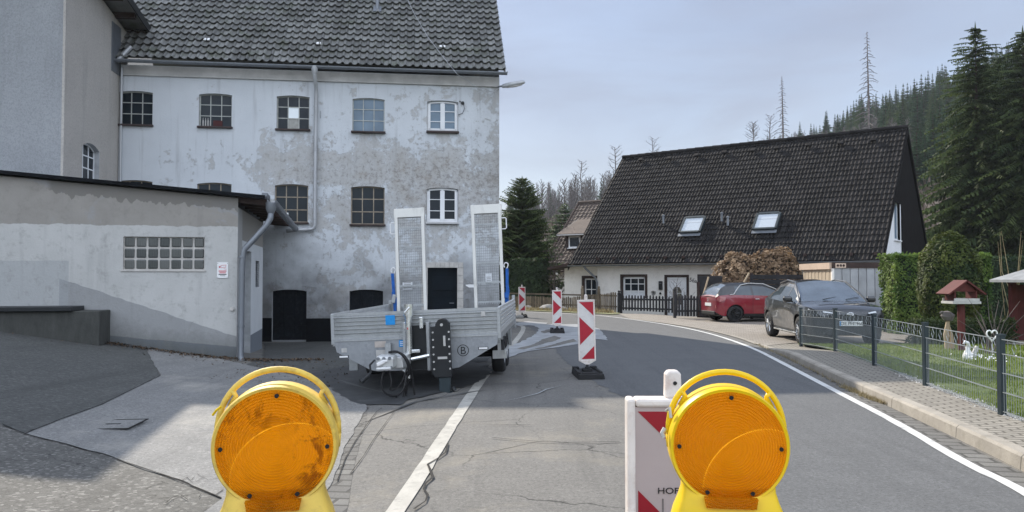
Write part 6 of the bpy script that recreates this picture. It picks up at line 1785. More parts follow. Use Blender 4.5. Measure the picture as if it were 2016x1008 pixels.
b = MB(); b.lathe([(.04, 0), (.055, .004), (.055, .0)], (0, 0, 0), 'X', 16); b.xform(lambda p: Vector((-.014 - p.x, p.y, .80 + p.z))); b.build('emblem', K['chrome'], RC)
b = MB(); b.tube([(.10, -.05, 1.05), (.16, .25, 1.12)], .01, 4); b.build('rear_wiper', K['black'], RC)
b = MB(); b.box((-.008, -.62, .56), (.02, .07, .1), bev=.01); b.build('fog_lamp', K['lamp_red'], RC)
b = MB(); b.box((.0, 0, .33), (.06, 1.1, .13), bev=.02); b.build('rear_diffuser', K['car_trim'], RC)
b = MB()
for k in range(16):
    a0 = 2 * math.pi * k / 16; a1 = a0 + 2 * math.pi / 16
    b.tube([(1.95 + .05 * math.cos(a0), -.35 + .17 * math.cos(a0), 1.04 + .16 * math.sin(a0)), (1.95 + .05 * math.cos(a1), -.35 + .17 * math.cos(a1), 1.04 + .16 * math.sin(a1))], .012, 4)
b.build('steering_wheel', K['label_pale'], RC)
ang = R(11); hd_ = Vector((math.cos(ang), math.sin(ang), 0)); rt_ = Vector((hd_.y, -hd_.x, 0))
wq = Vector((*GH(1446, 635), 0)); p_ = wq - hd_ * .66 - rt_ * .745
RC.rotation_euler = (0, 0, ang); RC.location = (p_.x, p_.y, h(wq.x, wq.y) + .012)

# ---------------------------------------------------------------- metal garden fence
fpts = [Vector(p) for p in FP] + [Vector((FP[-1][0] + .62, FP[-1][1] + 2.0))]
fpts = fpts[:-1]
gf_ = thing('metal_garden_fence', 'grey double-rod metal fence with dark posts and diamond pattern around the front lawn', 'fence', (FP[2][0], FP[2][1], 0))
def fz(x, y): return .10 * sstep(18, 16, y) + .01
o2 = Vector((FP[2][0], FP[2][1]))
for i, p in enumerate(fpts):
    if i == 0: continue
    q = p - o2; z = fz(*p)
    b = MB(); b.box((q.x, q.y, z + .40), (.062, .062, .88), Matrix.Rotation(R(8), 3, 'Z'), bev=.006); b.box((q.x, q.y, z + .845), (.07, .07, .018), Matrix.Rotation(R(8), 3, 'Z')); b.build('post', K['fence_metal'], gf_)
for i in range(len(fpts) - 1):
    p, q = fpts[i] - o2, fpts[i + 1] - o2; d = (q - p); L_ = d.length; d.normalize(); nn = Vector((-d.y, d.x))
    za, zb = fz(*fpts[i]), fz(*fpts[i + 1])
    off = -nn * .0
    def at(t, z, o=0.): 
        s = p + d * t + nn * o; return (s.x, s.y, za + (zb - za) * t / L_ + z)
    b = MB(); t0, t1 = .05, L_ - .05
    for z in (.05, .25, .45, .65, .80):
        for o in (.011, -.011): b.tube([at(t0, z, o), at(t1, z, o)], .0042, 4)
    n = int((t1 - t0) / .05)
    for k in range(n + 1):
        t = t0 + (t1 - t0) * k / n
        b.tube([at(t, .02), at(t, .655)], .0026, 3)
        if k % 5 == 0: b.tube([at(t, .655), at(t, .80)], .0026, 3)
    for k in range(0, n - 4, 5):      # the diamonds of the top row
        t = t0 + (t1 - t0) * (k + 2.5) / n
        qd = [at(t - .045, .725), at(t, .79), at(t + .045, .725), at(t, .66), at(t - .045, .725)]
        b.tube(qd, .0032, 4, cap=False)
    b.build('panel', K['fence_rod'], gf_)

# ---------------------------------------------------------------- vegetation
def leaf_quad(mb, p, n, size, r2, asp=.55, rnd=None):
    t = Vector((r2.uniform(-1, 1), r2.uniform(-1, 1), r2.uniform(-1, 1)))
    a = (t - n * t.dot(n) * .6).normalized(); c = a.cross(n + Vector((r2.uniform(-.5, .5), r2.uniform(-.5, .5), r2.uniform(-.5, .5)))).normalized()
    a = a * size * .5; c = c * size * .5 * asp
    mb.add([p - a, p - a * .1 + c, p + a, p - a * .1 - c], [(0, 1, 2, 3)], 0, r2.random() if rnd is None else rnd)
def surf_box(x, y, z, r2):
    """random point and normal on a box 0..x,0..y,0..z without its bottom"""
    areas = [x * y, x * z, x * z, y * z, y * z]; k = r2.choices(range(5), areas)[0]; a, b_ = r2.random(), r2.random()
    return [(Vector((a * x, b_ * y, z)), Vector((0, 0, 1))), (Vector((a * x, 0, b_ * z)), Vector((0, -1, 0))), (Vector((a * x, y, b_ * z)), Vector((0, 1, 0))), (Vector((0, a * y, b_ * z)), Vector((-1, 0, 0))), (Vector((x, a * y, b_ * z)), Vector((1, 0, 0)))][k]
def hedge_box(name, label, cat, loc, size, n, leaf, mat, core, seed, rz=0, lump=.12, top=None):
    r2 = random.Random(seed); root = thing(name, label, cat, loc, rz); X, Y, Z = size
    b = MB()
    f = (lambda x: top(x / X)) if top else (lambda x: 1)
    b.box2((.10, .10, 0), (X - .10, Y - .10, Z - .14)); b.xform(lambda p: Vector((p.x, p.y, p.z * f(p.x)))); b.build('stems', core, root)
    m = MB()
    for _ in range(n):
        p, nn = surf_box(X, Y, Z, r2)
        e = noise.noise(Vector((p.x * 1.7, p.y * 1.7 + seed, p.z * 1.4))) + .5 * noise.noise(p * 4.2)
        edge = min(1, min(X - p.x, p.x) * 4 + .2) if nn.z > .5 else 1
        q = p + nn * (lump * e - .05 - (.10 if r2.random() < .25 else 0)); q.z *= f(p.x)
        q += Vector((r2.uniform(-.04, .04), r2.uniform(-.04, .04), r2.uniform(-.04, .04)))
        leaf_quad(m, q, (nn + Vector((0, 0, .35))).normalized(), leaf * r2.uniform(.6, 1.4), r2, .5, max(0, min(1, .5 + e * .9 + r2.uniform(-.3, .3))))
    m.build('foliage', mat, root); return root
def hedge_ball(name, label, cat, loc, rad, n, leaf, mat, core, seed, lump=.12, shape=None, depth=.25):
    r2 = random.Random(seed); root = thing(name, label, cat, loc)
    rx, ry, rz_ = rad
    b = MB(); prof = [(math.sin(math.pi * k / 14) * .86, -math.cos(math.pi * k / 14) * .86) for k in range(15)]
    b.lathe(prof, n=20)
    def warp(p):
        s = shape(p.z) if shape else 1
        return Vector((p.x * rx * s, p.y * ry * s, (p.z + 1) * rz_))
    b.xform(warp); b.build('stems', core, root)
    m = MB()
    for _ in range(n):
        z = r2.uniform(-1, 1); a = r2.uniform(0, 2 * math.pi); c = math.sqrt(1 - z * z); d = Vector((c * math.cos(a), c * math.sin(a), z))
        e = noise.noise(d * 2.3 + Vector((seed, 0, 0))) + .6 * noise.noise(d * 6 + Vector((0, seed, 0)))
        q = warp(d * (1 + lump * e - depth * r2.random() ** 2))
        leaf_quad(m, q, (d + Vector((0, 0, .3))).normalized(), leaf * r2.uniform(.6, 1.5), r2, .55, max(0, min(1, .45 + e * .8 + r2.uniform(-.3, .3))))
    m.build('foliage', mat, root); return root
def spruce_meshes(seed, H, Rr, levels, nb, segs, spray, droop=.35, bare=.06, gap=.0, hang=.6, pw=.72, vary=(.62, 1.18)):
    r2 = random.Random(seed); cr, tk = MB(), MB()
    tk.tube([(0, 0, -.3), (0, 0, H * .5), (.0, 0, H * .97)], [H * .016 + .03, H * .010 + .02, .01], 7)
    for lv in range(levels):
        t = bare + (1 - bare) * (lv + r2.uniform(-.4, .4)) / levels; t = min(.985, max(.02, t)); z = t * H
        Ln = Rr * ((1 - t) ** pw) * (1.0 if t > .15 else .8)
        k_n = max(3, int(nb * (1 - .45 * t)))
        a0 = r2.uniform(0, 6.28)
        for k in range(k_n):
            if r2.random() < gap: continue
            a = a0 + 6.283 * k / k_n + r2.uniform(-.3, .3); ln = max(.06, Ln * r2.uniform(*vary)); dv = Vector((math.cos(a), math.sin(a), 0)); sd = Vector((-dv.y, dv.x, 0))
            up = (.35 if t > .75 else .05); tone = r2.random()
            def pt(s): return Vector((0, 0, z)) + dv * (ln * s) + Vector((0, 0, ln * (up * s - droop * s * s + .10 * s ** 4)))
            for q in range(segs):
                s = (q + .6) / segs; c = pt(s); w = spray * (.5 + .8 * math.sin(math.pi * min(1, s * .8 + .12))) * r2.uniform(.7, 1.3) * (.3 + .7 * min(1, 1.6 * (1 - t)))
                rn = max(0, min(1, tone * .55 + .45 * s * r2.random()))
                for sg in (-1, 1):
                    e = c + sd * (sg * w * .85) + dv * (w * .55) + Vector((0, 0, -w * hang * r2.uniform(.2, 1.0)))
                    f_ = c + dv * (ln / segs * .9); f_.z -= w * .12
                    cr.add([c - dv * (w * .1), e, e + dv * (w * .28) + Vector((0, 0, -w * .18)), f_], [(0, 1, 2, 3)], 0, rn)
                if hang > .4:
                    e = c + sd * r2.uniform(-.3, .3) * w + Vector((0, 0, -w * r2.uniform(.5, 1.1)))
                    cr.add([c - dv * w * .22, c + dv * w * .22, e + dv * w * .10, e - dv * w * .12], [(0, 1, 2, 3)], 0, rn * .7)
    for k in range(4):
        a = k * 1.57; cr.add([(0, 0, H * .94), (.10 * math.cos(a), .10 * math.sin(a), H * .965), (0, 0, H * 1.015)], [(0, 1, 2)], 0, .5)
    return cr, tk
def bare_meshes(seed, H, spread, n1, n2, w, crown0=.3, up=.7):
    """leafless tree: trunk mesh, limbs-and-twigs mesh"""
    r2 = random.Random(seed); tk, tw = MB(), MB()
    path = [Vector((0, 0, -.3))]
    for k in range(1, 6): path.append(Vector((r2.uniform(-.02, .02) * H, r2.uniform(-.02, .02) * H, H * k / 5.2)))
    tk.tube(path, [H * .014 + w * .5] + [H * .012 * (1 - k / 6) + w * .35 for k in range(1, 6)], 5)
    for i in range(n1):
        t = crown0 + (1 - crown0) * i / n1; base = Vector((0, 0, H * t * .97)); a = i * 2.4 + r2.uniform(-.4, .4)
        ln = spread * (1 - t * .75) * r2.uniform(.6, 1.15); d = Vector((math.cos(a), math.sin(a), up * r2.uniform(.6, 1.3))).normalized()
        mid = base + d * ln * .5 + Vector((0, 0, r2.uniform(-.03, .03) * ln)); tip = base + d * ln + Vector((0, 0, .15 * ln * (1 if up > 0 else -1)))
        tw.tube([base, mid, tip], [w, w * .7, w * .35], 3, cap=False)
        for k in range(n2):
            s = r2.uniform(.25, 1); p = base.lerp(tip, s); d2 = (d + Vector((r2.uniform(-.9, .9), r2.uniform(-.9, .9), r2.uniform(-.4, .7)))).normalized(); l2 = ln * r2.uniform(.18, .42)
            q = p + d2 * l2; sd = d2.cross(Vector((0, 0, 1))).normalized() * w * .38
            tw.add([p - sd, p + sd, q + sd * .4, q - sd * .4], [(0, 1, 2, 3)])
            for _ in range(2):
                d3 = (d2 + Vector((r2.uniform(-.8, .8), r2.uniform(-.8, .8), r2.uniform(-.3, .6)))).normalized(); p3 = p.lerp(q, r2.uniform(.3, 1)); q3 = p3 + d3 * l2 * .6; s3 = d3.cross(Vector((1, 0, .3))).normalized() * w * .26
                tw.add([p3 - s3, p3 + s3, q3], [(0, 1, 2)])
    return tk, tw
def tree(name, label, cat, ms, mats, names, loc, group=None, rz=0., sc=1.):
    root = thing(name, label, cat, loc, rz, group)
    for m, mt, nm in zip(ms, mats, names): m.build(nm, mt, root)
    root.scale = (sc, sc, sc); return root

# garden: clipped hedges, yew dome, low box hedge
hedge_box('clipped_hedge', 'tall clipped bright green thuja hedge beside the grey garage wall', 'hedge', (10.95, 21.8, -.05), (2.7, 1.15, 2.32), 22000, .085, K['leaf_hedge'], K['core'], 3, R(-4), .12)
hedge_ball('topiary_dome', 'large rounded yew clipped to a dome between two hedges', 'bush', (11.25, 19.6, .05), (.76, .76, 1.33), 16000, .075, K['leaf_topiary'], K['core'], 5, .10, lambda z: 1.0 if z > -.2 else 1.0 + .12 * (-z - .2))
hedge_box('clipped_hedge', 'dark clipped hedge to the right of the yew dome', 'hedge', (12.6, 22.2, -.05), (7.5, 1.2, 2.25), 14000, .10, K['leaf_hedge_dark'], K['core'], 9, 0, .08)
hedge_box('box_hedge', 'knee-high clipped box hedge behind the bird table', 'hedge', (9.05, 17.0, .08), (2.3, .55, .56), 4200, .07, K['leaf_box'], K['core'], 12, R(2), .05)
p_ = P(1492, 560, 31.2)
hedge_ball('withered_hedge', 'rounded hedge of withered brown beech leaves behind the red car', 'bush', (p_.x - .75, 31.3, -.1), (1.05, .9, 1.36), 6500, .15, K['leaf_brown'], K['core_brown'], 21, .16)
hedge_ball('withered_hedge', 'taller right half of the withered brown hedge, beside the dark board fence', 'bush', (p_.x + .55, 31.0, -.1), (1.15, .9, 1.45), 7000, .15, K['leaf_brown'], K['core_brown'], 22, .16)
p_ = P(1035, 575, 43)
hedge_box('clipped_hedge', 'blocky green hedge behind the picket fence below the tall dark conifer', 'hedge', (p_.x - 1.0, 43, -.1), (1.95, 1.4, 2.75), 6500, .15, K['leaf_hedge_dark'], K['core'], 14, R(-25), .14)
cr, tk = spruce_meshes(31, 8.0, 2.6, 66, 22, 10, .24, .10, .02, .05, .7, .48, (.55, 1.2))
p_ = P(1028, 575, 47)
tree('dark_conifer', 'broad dark green conifer with a pointed top beside the factory corner', 'tree', (cr, tk), (K['needle'], K['bark']), ('crown', 'trunk'), (p_.x, 47, -.2))
# bare shrubs left of the cream house
for i, (u, y, H_, lab) in enumerate(((1092, 43.5, 3.4, 'leafless grey shrub between the green hedge and the lean-to'), (1076, 48, 4.6, 'taller leafless shrub behind the green hedge'), (1112, 53, 5.6, 'bare brown tree in front of the brown roof'))):
    p_ = P(u, 575, y); tk, tw = bare_meshes(40 + i, H_, H_ * .55, 34, 9, .022, .05, 1.0)
    tree('bare_shrub', lab, 'shrub', (tk, tw), (K['twig'], K['twig']), ('trunk', 'branches'), (p_.x, y, -.2))
p_ = P(1333, 590, 33.2); tk, tw = bare_meshes(50, 1.7, 1.1, 16, 7, .011, .1, .8)
tree('bare_shrub', 'small leafless shrub in front of the white front door', 'shrub', (tk, tw), (K['twig'], K['twig']), ('trunk', 'branches'), (p_.x, 33.2, -.15))
p_ = P(1112, 440, 66); cr, tk = spruce_meshes(33, 3.6, 1.9, 20, 12, 4, .4, .1, .02, 0, .4)
tree('young_pine', 'single green pine on the bank above the brown roofed house', 'tree', (cr, tk), (K['needle_pale'], K['bark']), ('crown', 'trunk'), (p_.x, 66, p_.z - 1.8))

# three tall spruces at the right edge
for i, (u, y, H_, R_, lab) in enumerate(((1928, 46, 17.3, 3.6, 'tall dark spruce with drooping branches at the right, next to the house gable'), (2022, 44, 16.4, 3.6, 'tall dark spruce cut off by the right edge of the view'), (1975, 52, 17.2, 3.4, 'tall spruce standing behind and between the two foremost spruces'))):
    cr, tk = spruce_meshes(60 + i, H_, R_ * 1.15, 112, 13, 14, .25, .46, .02, .18, 1.2, .54, (.35, 1.3))
    p_ = P(u, 500, y); tree('tall_spruce', lab, 'tree', (cr, tk), (K['needle'], K['bark']), ('crown', 'trunk'), (p_.x, y, -.3), None, i * 1.1)

# the wooded hillside: individual trees
def on_hill(u, y):
    p = P(u, 500, y); return Vector((p.x, y, hill(p.x, y) - .2))
r3 = random.Random(77)
protoC = []
for i in range(5):
    Hc = 11.0; cr, tk = spruce_meshes(80 + i, Hc, [2.3, 2.8, 2.1, 3.1, 2.6][i], 36, 11, 5, .33, .16, .03, .10, .6, 1.12, (.5, 1.35))
    protoC.append((cr, tk))
rootsC = []
GC = 'spruces of the dense wood on the right-hand hillside'
LC = 'dark green spruce in the dense wood on the right-hand hillside'
n_c = 0
def hill_y(u): return r3.uniform(118, 232)
tries = 0
placed = []
while n_c < 290 and tries < 12000:
    tries += 1
    u = r3.uniform(1470, 2080); y = r3.uniform(95, 228)
    dens = interp(u, [1470, 1560, 1640, 1720, 1900, 2080], [.15, .35, .55, .9, 1, 1]) * (1 if y > 150 or u > 1740 else .25)
    if r3.random() > dens: continue
    p = on_hill(u, y)
    if any((p - q).length < 1.9 for q in placed): continue
    placed.append(p); k = n_c % 5; sc = r3.uniform(.62, 1.12) * (1 if y > 140 else .85) * interp(u, [1470, 1600, 1720], [.55, .72, 1])
    if n_c < 5:
        o = tree('spruce', LC, 'tree', protoC[k], (K['needle_far'] if k != 3 else K['needle_pale'], K['bark']), ('crown', 'trunk'), p, GC); rootsC.append(o)
    else: o = copy_tree(rootsC[k])
    o.location = p; o.rotation_euler = (0, 0, r3.uniform(0, 6.28)); s = sc; o.scale = (s * r3.uniform(.85, 1.15), s * r3.uniform(.85, 1.15), s); n_c += 1
# left-hand far wood: spruces and bare trees
GL = 'spruces of the distant wood beside the factory'
for i in range(34):
    u = r3.uniform(978, 1235); y = r3.uniform(150, 226)
    if 1085 < u < 1180 and r3.random() < .6: continue
    o = copy_tree(rootsC[i % 5]); o['group'] = GL; o['label'] = 'green spruce in the distant wood between the factory and the cream house'
    o.location = on_hill(u, y); o.rotation_euler = (0, 0, r3.uniform(0, 6.28)); s = r3.uniform(.5, .82); o.scale = (s, s, s)
protoB = []
for i in range(4):
    ms = bare_meshes(100 + i, 11.0, 3.0, 40, 8, .075, .25, 1.1)
    protoB.append(tree('bare_tree', 'leafless grey tree in the distant wood between the factory and the cream house', 'tree', ms, (K['twig_grey'], K['twig_grey']), ('trunk', 'branches'), (0, 0, 0), 'leafless trees of the distant wood'))
for i in range(74):
    u = r3.triangular(1000, 1300, 1130); y = r3.uniform(112, 226)
    o = protoB[i] if i < 4 else copy_tree(protoB[i % 4])
    o.location = on_hill(u, y); o.rotation_euler = (0, 0, r3.uniform(0, 6.28)); s = r3.uniform(.5, .88); o.scale = (s, s, s)
for i in range(130):
    u = r3.triangular(1500, 1800, 1680); y = r3.uniform(92, 160)
    o = copy_tree(protoB[i % 4]); o['label'] = 'leafless brownish tree on the bank above the cream house roof'; o['group'] = 'leafless trees above the cream house'
    o.location = on_hill(u, y); o.rotation_euler = (0, 0, r3.uniform(0, 6.28)); s = r3.uniform(.42, .78); o.scale = (s, s, s)
# dead spruces and other single trees on the skyline
def dead_spruce(seed, H, Rr, w, t0=.28):
    r2 = random.Random(seed); tk, br_ = MB(), MB()
    tk.tube([(0, 0, -.5), (.1, 0, H * .5), (.0, .05, H)], [.20, .14, .03], 6)
    for k in range(95):
        t = t0 + (1 - t0) * k / 95; a = k * 2.4; ln = Rr * (1 - t) ** .6 * r2.uniform(.35, 1.1) * (.35 if t < t0 + .06 else 1); d = Vector((math.cos(a), math.sin(a), 0)); z = H * t
        pts = [Vector((0, 0, z)) + d * ln * s + Vector((0, 0, ln * (.10 * s - .42 * s * s))) for s in (0, .5, 1)]
        br_.tube(pts, [w, w * .8, w * .4], 3, cap=False)
        for q in range(4):
            s = r2.uniform(.3, 1); p = pts[1].lerp(pts[2], max(0, s * 2 - 1)) if s > .5 else pts[0].lerp(pts[1], s * 2); e = p + Vector((r2.uniform(-.3, .3), r2.uniform(-.3, .3), -r2.uniform(.2, .6))) * ln * .4; sd = Vector((-d.y, d.x, 0)) * w * .5
            br_.add([p - sd, p + sd, e], [(0, 1, 2)])
    return tk, br_
for u, y, v_top, Rr, lab in ((1713, 108, 62, 3.0, 'tallest dead spruce, bare with drooping twigs, rising high above the house ridge'), (1543, 122, 150, 2.3, 'dead spruce with a broken bare crown, left of the tallest one')):
    p = on_hill(u, y); H_ = P(u, v_top, y).z - p.z; ms = dead_spruce(int(u), H_, Rr, .06)
    tree('dead_spruce', lab, 'tree', ms, (K['twig_grey'], K['twig_grey']), ('trunk', 'branches'), p)
for u, y, v_top, lab in ((1212, 108, 283, 'slender bare larch just left of the cream house ridge'), (1288, 125, 266, 'small leafless tree peeping over the left end of the house ridge'), (1485, 140, 238, 'small lollipop-shaped bare tree on the far left of the hill crest'), (1519, 136, 222, 'thin bare tree between the lollipop-shaped tree and the broken dead spruce'), (1146, 118, 312, 'tall bare tree in the middle of the distant wood')):
    p = on_hill(u, y); H_ = P(u, v_top, y).z - p.z
    ms = bare_meshes(int(u), H_, H_ * (.26 if u != 1485 else .3), 36, 7, .05, .35 if u not in (1485,) else .72, .5); tree('bare_tree', lab, 'tree', ms, (K['twig_grey'], K['twig_grey']), ('trunk', 'branches'), p)
# brushwood covering the slope
bw = MB(); r4 = random.Random(9)
for i in range(9000):
    u = r4.uniform(960, 2080); y = r4.uniform(60, 215); p = on_hill(u, y); hh = r4.uniform(.6, 2.4)
    q = p + Vector((r4.uniform(-.7, .7), r4.uniform(-.7, .7), hh)); w = r4.uniform(.05, .22)
    bw.add([p + Vector((-w, 0, 0)), p + Vector((w, 0, 0)), q + Vector((w * .3, 0, 0)), q - Vector((w * .3, 0, 0))], [(0, 1, 2, 3)], 0, r4.random())
o = bw.build('brushwood', m_leaf('brushwood_twigs', (.075, .055, .04), (.19, .15, .115), .05)); tag(o, 'brown leafless brushwood covering the hillside under the trees', 'brushwood', None, 'stuff')
# grass of the lawn, verge tufts, litter, pebbles, weeds
gr = MB()
fx = lambda y: interp(y, [p[1] for p in FP], [p[0] for p in FP])
for i in range(30000):
    y = 6.3 + 11.6 * r4.random() ** 1.2; x = fx(y) + .1 + r4.random() ** 1.4 * (8.5 - .15 * y)
    hh = r4.uniform(.02, .06); a = r4.uniform(0, 6.28); w = .005 + .0006 * y; z = fz(x, y) - .005; dx, dy = math.cos(a) * w, math.sin(a) * w
    if noise.noise(Vector((x * 1.1, y * 1.1, 2))) < -.42: continue
    gr.add([(x - dx, y - dy, z), (x + dx, y + dy, z), (x + r4.uniform(-.03, .03), y + r4.uniform(-.03, .03), z + hh)], [(0, 1, 2)], 0, max(0, min(1, .5 + .7 * noise.noise(Vector((x * .8, y * .8, 0))) + r4.uniform(-.3, .3))))
tag(gr.build('grass', K['grass']), 'short green grass of the front lawn behind the metal fence', 'grass', None, 'stuff')
vg_ = MB()
for i in range(2600):
    t = r4.random(); k = r4.random(); x = 4.5 - 10.5 * t; y = 33.2 + 9.4 * t + k * 1.6; a = r4.uniform(0, 6.28); w = .03; hh = r4.uniform(.05, .22)
    vg_.add([(x - math.cos(a) * w, y - math.sin(a) * w, h(x, y) + .02), (x + math.cos(a) * w, y + math.sin(a) * w, h(x, y) + .02), (x + r4.uniform(-.06, .06), y, h(x, y) + .02 + hh)], [(0, 1, 2)])
tag(vg_.build('verge_grass', K['straw']), 'dry and green grass along the foot of the picket fence', 'grass', None, 'stuff')
lt_m = MB(); ca, sa = math.cos(AYAW), math.sin(AYAW)
for i in range(1500):
    t = r4.uniform(-3.6, .6) if r4.random() < .75 else r4.uniform(.2, 1.6); off = -abs(r4.gauss(0, .16)) - .02; 
    if r4.random() < .2: off *= 2.5
    x = AO[0] + ca * t - sa * off; y = AO[1] + sa * t + ca * off; p = Vector((x, y, h(x, y) + .022 + r4.random() * .02)); leaf_quad(lt_m, p, Vector((r4.uniform(-.5, .5), r4.uniform(-.5, .5), 1)).normalized(), r4.uniform(.03, .07), r4, .6)
for i in range(260):
    x, y = r4.uniform(-4.6, -2.6), r4.uniform(11.2, 14.2); leaf_quad(lt_m, Vector((x, y, h(x, y) + .02)), Vector((0, 0, 1)), r4.uniform(.02, .05), r4, .6)
tag(lt_m.build('leaf_litter', K['litter']), 'brown leaf litter and dirt along the foot of the outbuilding wall', 'leaf litter', None, 'stuff')
pb = MB()
for i in range(1100):
    y = r4.uniform(5.6, 11.5); x = fx(y) + r4.gauss(.08, .05); s = r4.uniform(.008, .022); c = Vector((x, y, fz(x, y) + s * .4))
    pb.add([c + Vector(d) * s for d in ((1, 0, 0), (0, 1, 0), (-1, 0, 0), (0, -1, 0), (0, 0, .8), (0, 0, -.8))], [(0, 1, 4), (1, 2, 4), (2, 3, 4), (3, 0, 4), (1, 0, 5), (2, 1, 5), (3, 2, 5), (0, 3, 5)])
tag(pb.build('pebbles', M('pale_pebbles', (.5, .48, .44), .8, rv=.4)), 'pale pebbles in the narrow strip under the metal fence', 'pebbles', None, 'stuff')
wd = MB()
for i in range(1500):
    k = r4.choice(KERB[18:]); 
    if r4.random() < .6: k = Vector(GH(*r4.choice(((1672, 768), (1690, 776), (1710, 786), (1728, 792))))) + Vector((.02, 0))
    x, y = k.x - abs(r4.gauss(0, .035)), k.y + r4.uniform(-.25, .25); a = r4.uniform(0, 6.28); hh = r4.uniform(.015, .06); w = .004
    wd.add([(x - w * math.cos(a), y - w, .012), (x + w * math.cos(a), y + w, .012), (x + r4.uniform(-.03, .03), y + r4.uniform(-.03, .03), .012 + hh)], [(0, 1, 2)])
tag(wd.build('weeds', K['straw']), 'dry weeds and moss growing at the foot of the granite kerb', 'weeds', None, 'stuff')

# ---------------------------------------------------------------- garden furniture
p_ = P(1893, 664, 15.2); bt = thing('bird_table', 'red-brown wooden bird house with a steep gabled roof on a post in the garden', 'bird house', (p_.x, 15.2, .10))
b = MB(); b.tube([(0, 0, 0), (0, 0, .95)], .07, 8); b.tube([(.06, .03, 0), (.02, 0, .6)], .03, 6); b.build('post', K['hut_red'], bt)
b = MB(); b.box((0, 0, .97), (.56, .42, .05), bev=.006); b.box((0, -.20, 1.02), (.5, .02, .07)); b.box((0, .20, 1.02), (.5, .02, .07)); b.build('tray', K['label_pale'], bt)
b = MB()
for s in (-1, 1): b.box((s * .21, 0, 1.11), (.03, .34, .2))
b.prism([(-.22, 1.19), (.22, 1.19), (0, 1.37)], .10, .13); b.prism([(-.22, 1.19), (.22, 1.19), (0, 1.37)], -.16, -.13); b.build('box', K['hut_red'], bt)
for s in (-1, 1):
    b = MB(); b.box((s * .18, 0, 1.27), (.46, .46, .03), Matrix.Rotation(s * R(36), 3, 'Y')); b.build('roof_board', K['hut_red'], bt)
p_ = P(1990, 660, 16.6); ph = thing('garden_pavilion', 'red-brown garden pavilion with a pale grey felt roof at the right edge', 'pavilion', (12.75, 17.0, .1))
b = MB(); zt = 1.42
b.add([(-1.35, -1.2, zt), (1.35, -1.2, zt), (1.35, 1.2, zt), (-1.35, 1.2, zt), (0, 0, zt + .62), (-1.35, -1.2, zt - .06), (1.35, -1.2, zt - .06), (1.35, 1.2, zt - .06), (-1.35, 1.2, zt - .06)], [(0, 1, 4), (1, 2, 4), (2, 3, 4), (3, 0, 4), (0, 5, 6, 1), (1, 6, 7, 2), (2, 7, 8, 3), (3, 8, 5, 0), (5, 8, 7, 6)]); b.build('roof', K['grey_felt'], ph)
for x in (-1.0, 1.0):
    for y in (-.9, .9):
        b = MB(); b.box((x, y, .68), (.13, .13, 1.36), bev=.01); b.build('post', K['hut_red'], ph)
b = MB(); b.box2((-.95, .86, 0), (.95, .92, 1.3)); b.build('rear_wall', K['hut_red'], ph)
b = MB(); b.box((-.9, -1.05, .58), (1.0, .12, .035)); b.build('shelf', K['peach'], ph)
p_ = P(1905, 690, 13.3); fg = thing('garden_figure', 'small white garden figure of a bird with spread tail on the lawn', 'garden figure', (p_.x, 13.3, .10))
b = MB(); b.lathe([(.0, 0), (.10, .02), (.12, .10), (.09, .2), (.05, .27), (.055, .33), (.0, .38)], n=14); b.build('body', K['white'], fg, smooth=True)
b = MB(); b.tube([(.03, 0, .3), (.0, -.02, .42), (-.08, -.04, .45), (-.14, -.05, .40)], [.045, .04, .035, .01], 8); b.build('neck', K['white'], fg, smooth=True)
b = MB(); b.prism([(.05, .12), (.20, .36), (.26, .33), (.16, .06)], -.03, .03); b.build('tail', K['label_pale'], fg); fg.scale = (.72, .72, .78)
p_ = P(1953, 668, 13.6); ht = thing('garden_stake', 'white heart on a thin stake standing in the flower bed', 'garden stake', (p_.x, 13.6, .1))
b = MB(); b.tube([(0, 0, 0), (0, 0, .36)], .01, 5); b.build('stake', K['label_pale'], ht)
b = MB(); b.tube([(.095 * math.sin(t) ** 3, 0, .44 + .007 * (13 * math.cos(t) - 5 * math.cos(2 * t) - 2 * math.cos(3 * t) - math.cos(4 * t))) for t in [k * 2 * math.pi / 28 for k in range(29)]], .013, 6, cap=False); b.build('heart', K['white'], ht)
p_ = P(1866, 660, 15.6); sc_ = thing('wooden_sculpture', 'gnarled driftwood sculpture on a forked stem left of the bird house', 'sculpture', (p_.x, 15.6, .1))
b = MB(); b.tube([(0, 0, 0), (-.04, 0, .3), (.02, 0, .62)], [.06, .05, .035], 7); b.tube([(.1, 0, 0), (.07, 0, .3), (.0, 0, .55)], [.04, .035, .02], 6); b.build('stem', K['wood_pale'], sc_)
b = MB(); b.lathe([(.0, .56), (.09, .60), (.12, .68), (.08, .76), (.0, .80)], n=10); b.xform(lambda p: p + Vector((.05 * noise.noise(p * 9), 0, .05 * noise.noise(p * 7)))); b.tube([(0, 0, .68), (-.12, 0, .76), (-.16, 0, .74)], [.05, .03, .02], 6); b.build('head', K['twig_grey'], sc_)
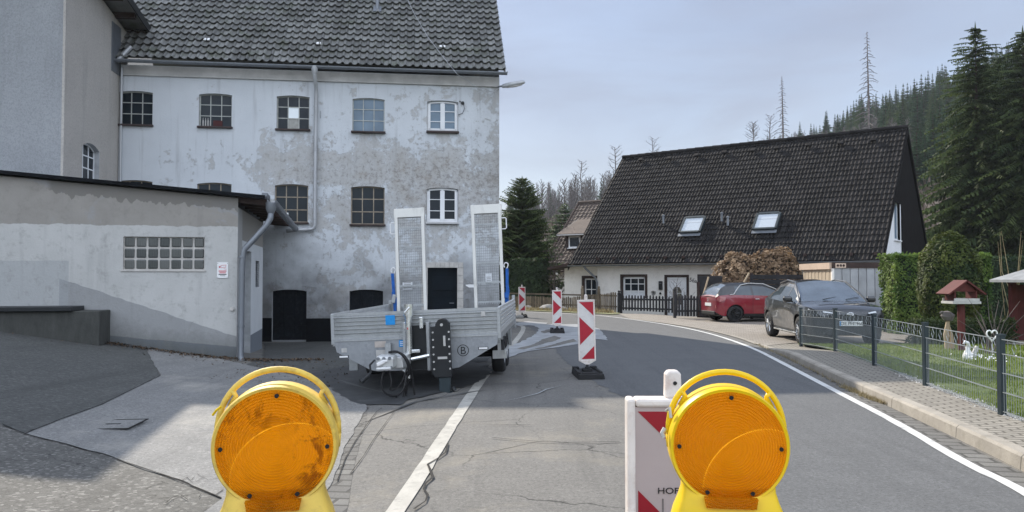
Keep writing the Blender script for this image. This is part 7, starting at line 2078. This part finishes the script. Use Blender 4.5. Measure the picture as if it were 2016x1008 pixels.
for i, (u, y, H_, lab) in enumerate(((1988, 20.5, 2.3, 'tall dry reed stalks rising above the dark hedge'), (1955, 14.6, .9, 'leafless green-brown garden bush beside the white heart'))):
    p_ = P(u, 600, y); o = thing('dry_plant', lab, 'plant', (p_.x, y, .1)); b = MB(); r5 = random.Random(i)
    for k in range(7 if i == 0 else 16):
        a = r5.uniform(0, 6.28); l = r5.uniform(.5, 1.25) * H_; sp = .35 if i == 0 else .6; b.tube([(r5.uniform(-.5, .5) * (1 - i * .7), 0, 0), (math.cos(a) * sp * .4, math.sin(a) * .3, l * .6), (math.cos(a) * sp, math.sin(a) * sp, l)], [.010, .008, .003], 4)
    b.build('stalks', K['straw'] if i == 0 else K['twig'], o)
for (u, y, lab) in ((1960, 12.6, 'white spring flowers in a low clump behind the fence'), (1925, 13.0, 'pale flower clump beside the white bird figure')):
    p_ = P(u, 690, y); o = thing('flower_clump', lab, 'flowers', (p_.x, y, .1)); b, f_ = MB(), MB(); r5 = random.Random(u)
    for k in range(120):
        q = Vector((r5.gauss(0, .16), r5.gauss(0, .12), 0)); b.add([q + Vector((-.008, 0, 0)), q + Vector((.008, 0, 0)), q + Vector((r5.uniform(-.04, .04), 0, r5.uniform(.06, .16)))], [(0, 1, 2)])
        if k % 4 == 0: leaf_quad(f_, q + Vector((0, 0, r5.uniform(.10, .17))), Vector((0, -.4, 1)).normalized(), .035, r5, 1.)
    b.build('leaves', K['grass'], o); f_.build('blossoms', K['white'], o)

# ---------------------------------------------------------------- the air: thin haze over the valley
hz = MB(); hz.box2((-420, -60, -2.2), (420, 420, 150))
hm_ = bpy.data.materials.new('thin_haze'); hm_.use_nodes = True; hn_ = hm_.node_tree.nodes; hn_.clear()
ho_ = hn_.new('ShaderNodeOutputMaterial'); hv_ = hn_.new('ShaderNodeVolumePrincipled')
hv_.inputs['Color'].default_value = (.80, .86, .94, 1); hv_.inputs['Density'].default_value = .0003; hv_.inputs['Anisotropy'].default_value = .2
hm_.node_tree.links.new(hv_.outputs['Volume'], ho_.inputs['Volume'])
tag(hz.build('haze', hm_), 'thin pale haze lying over the whole valley', 'haze', None, 'stuff')
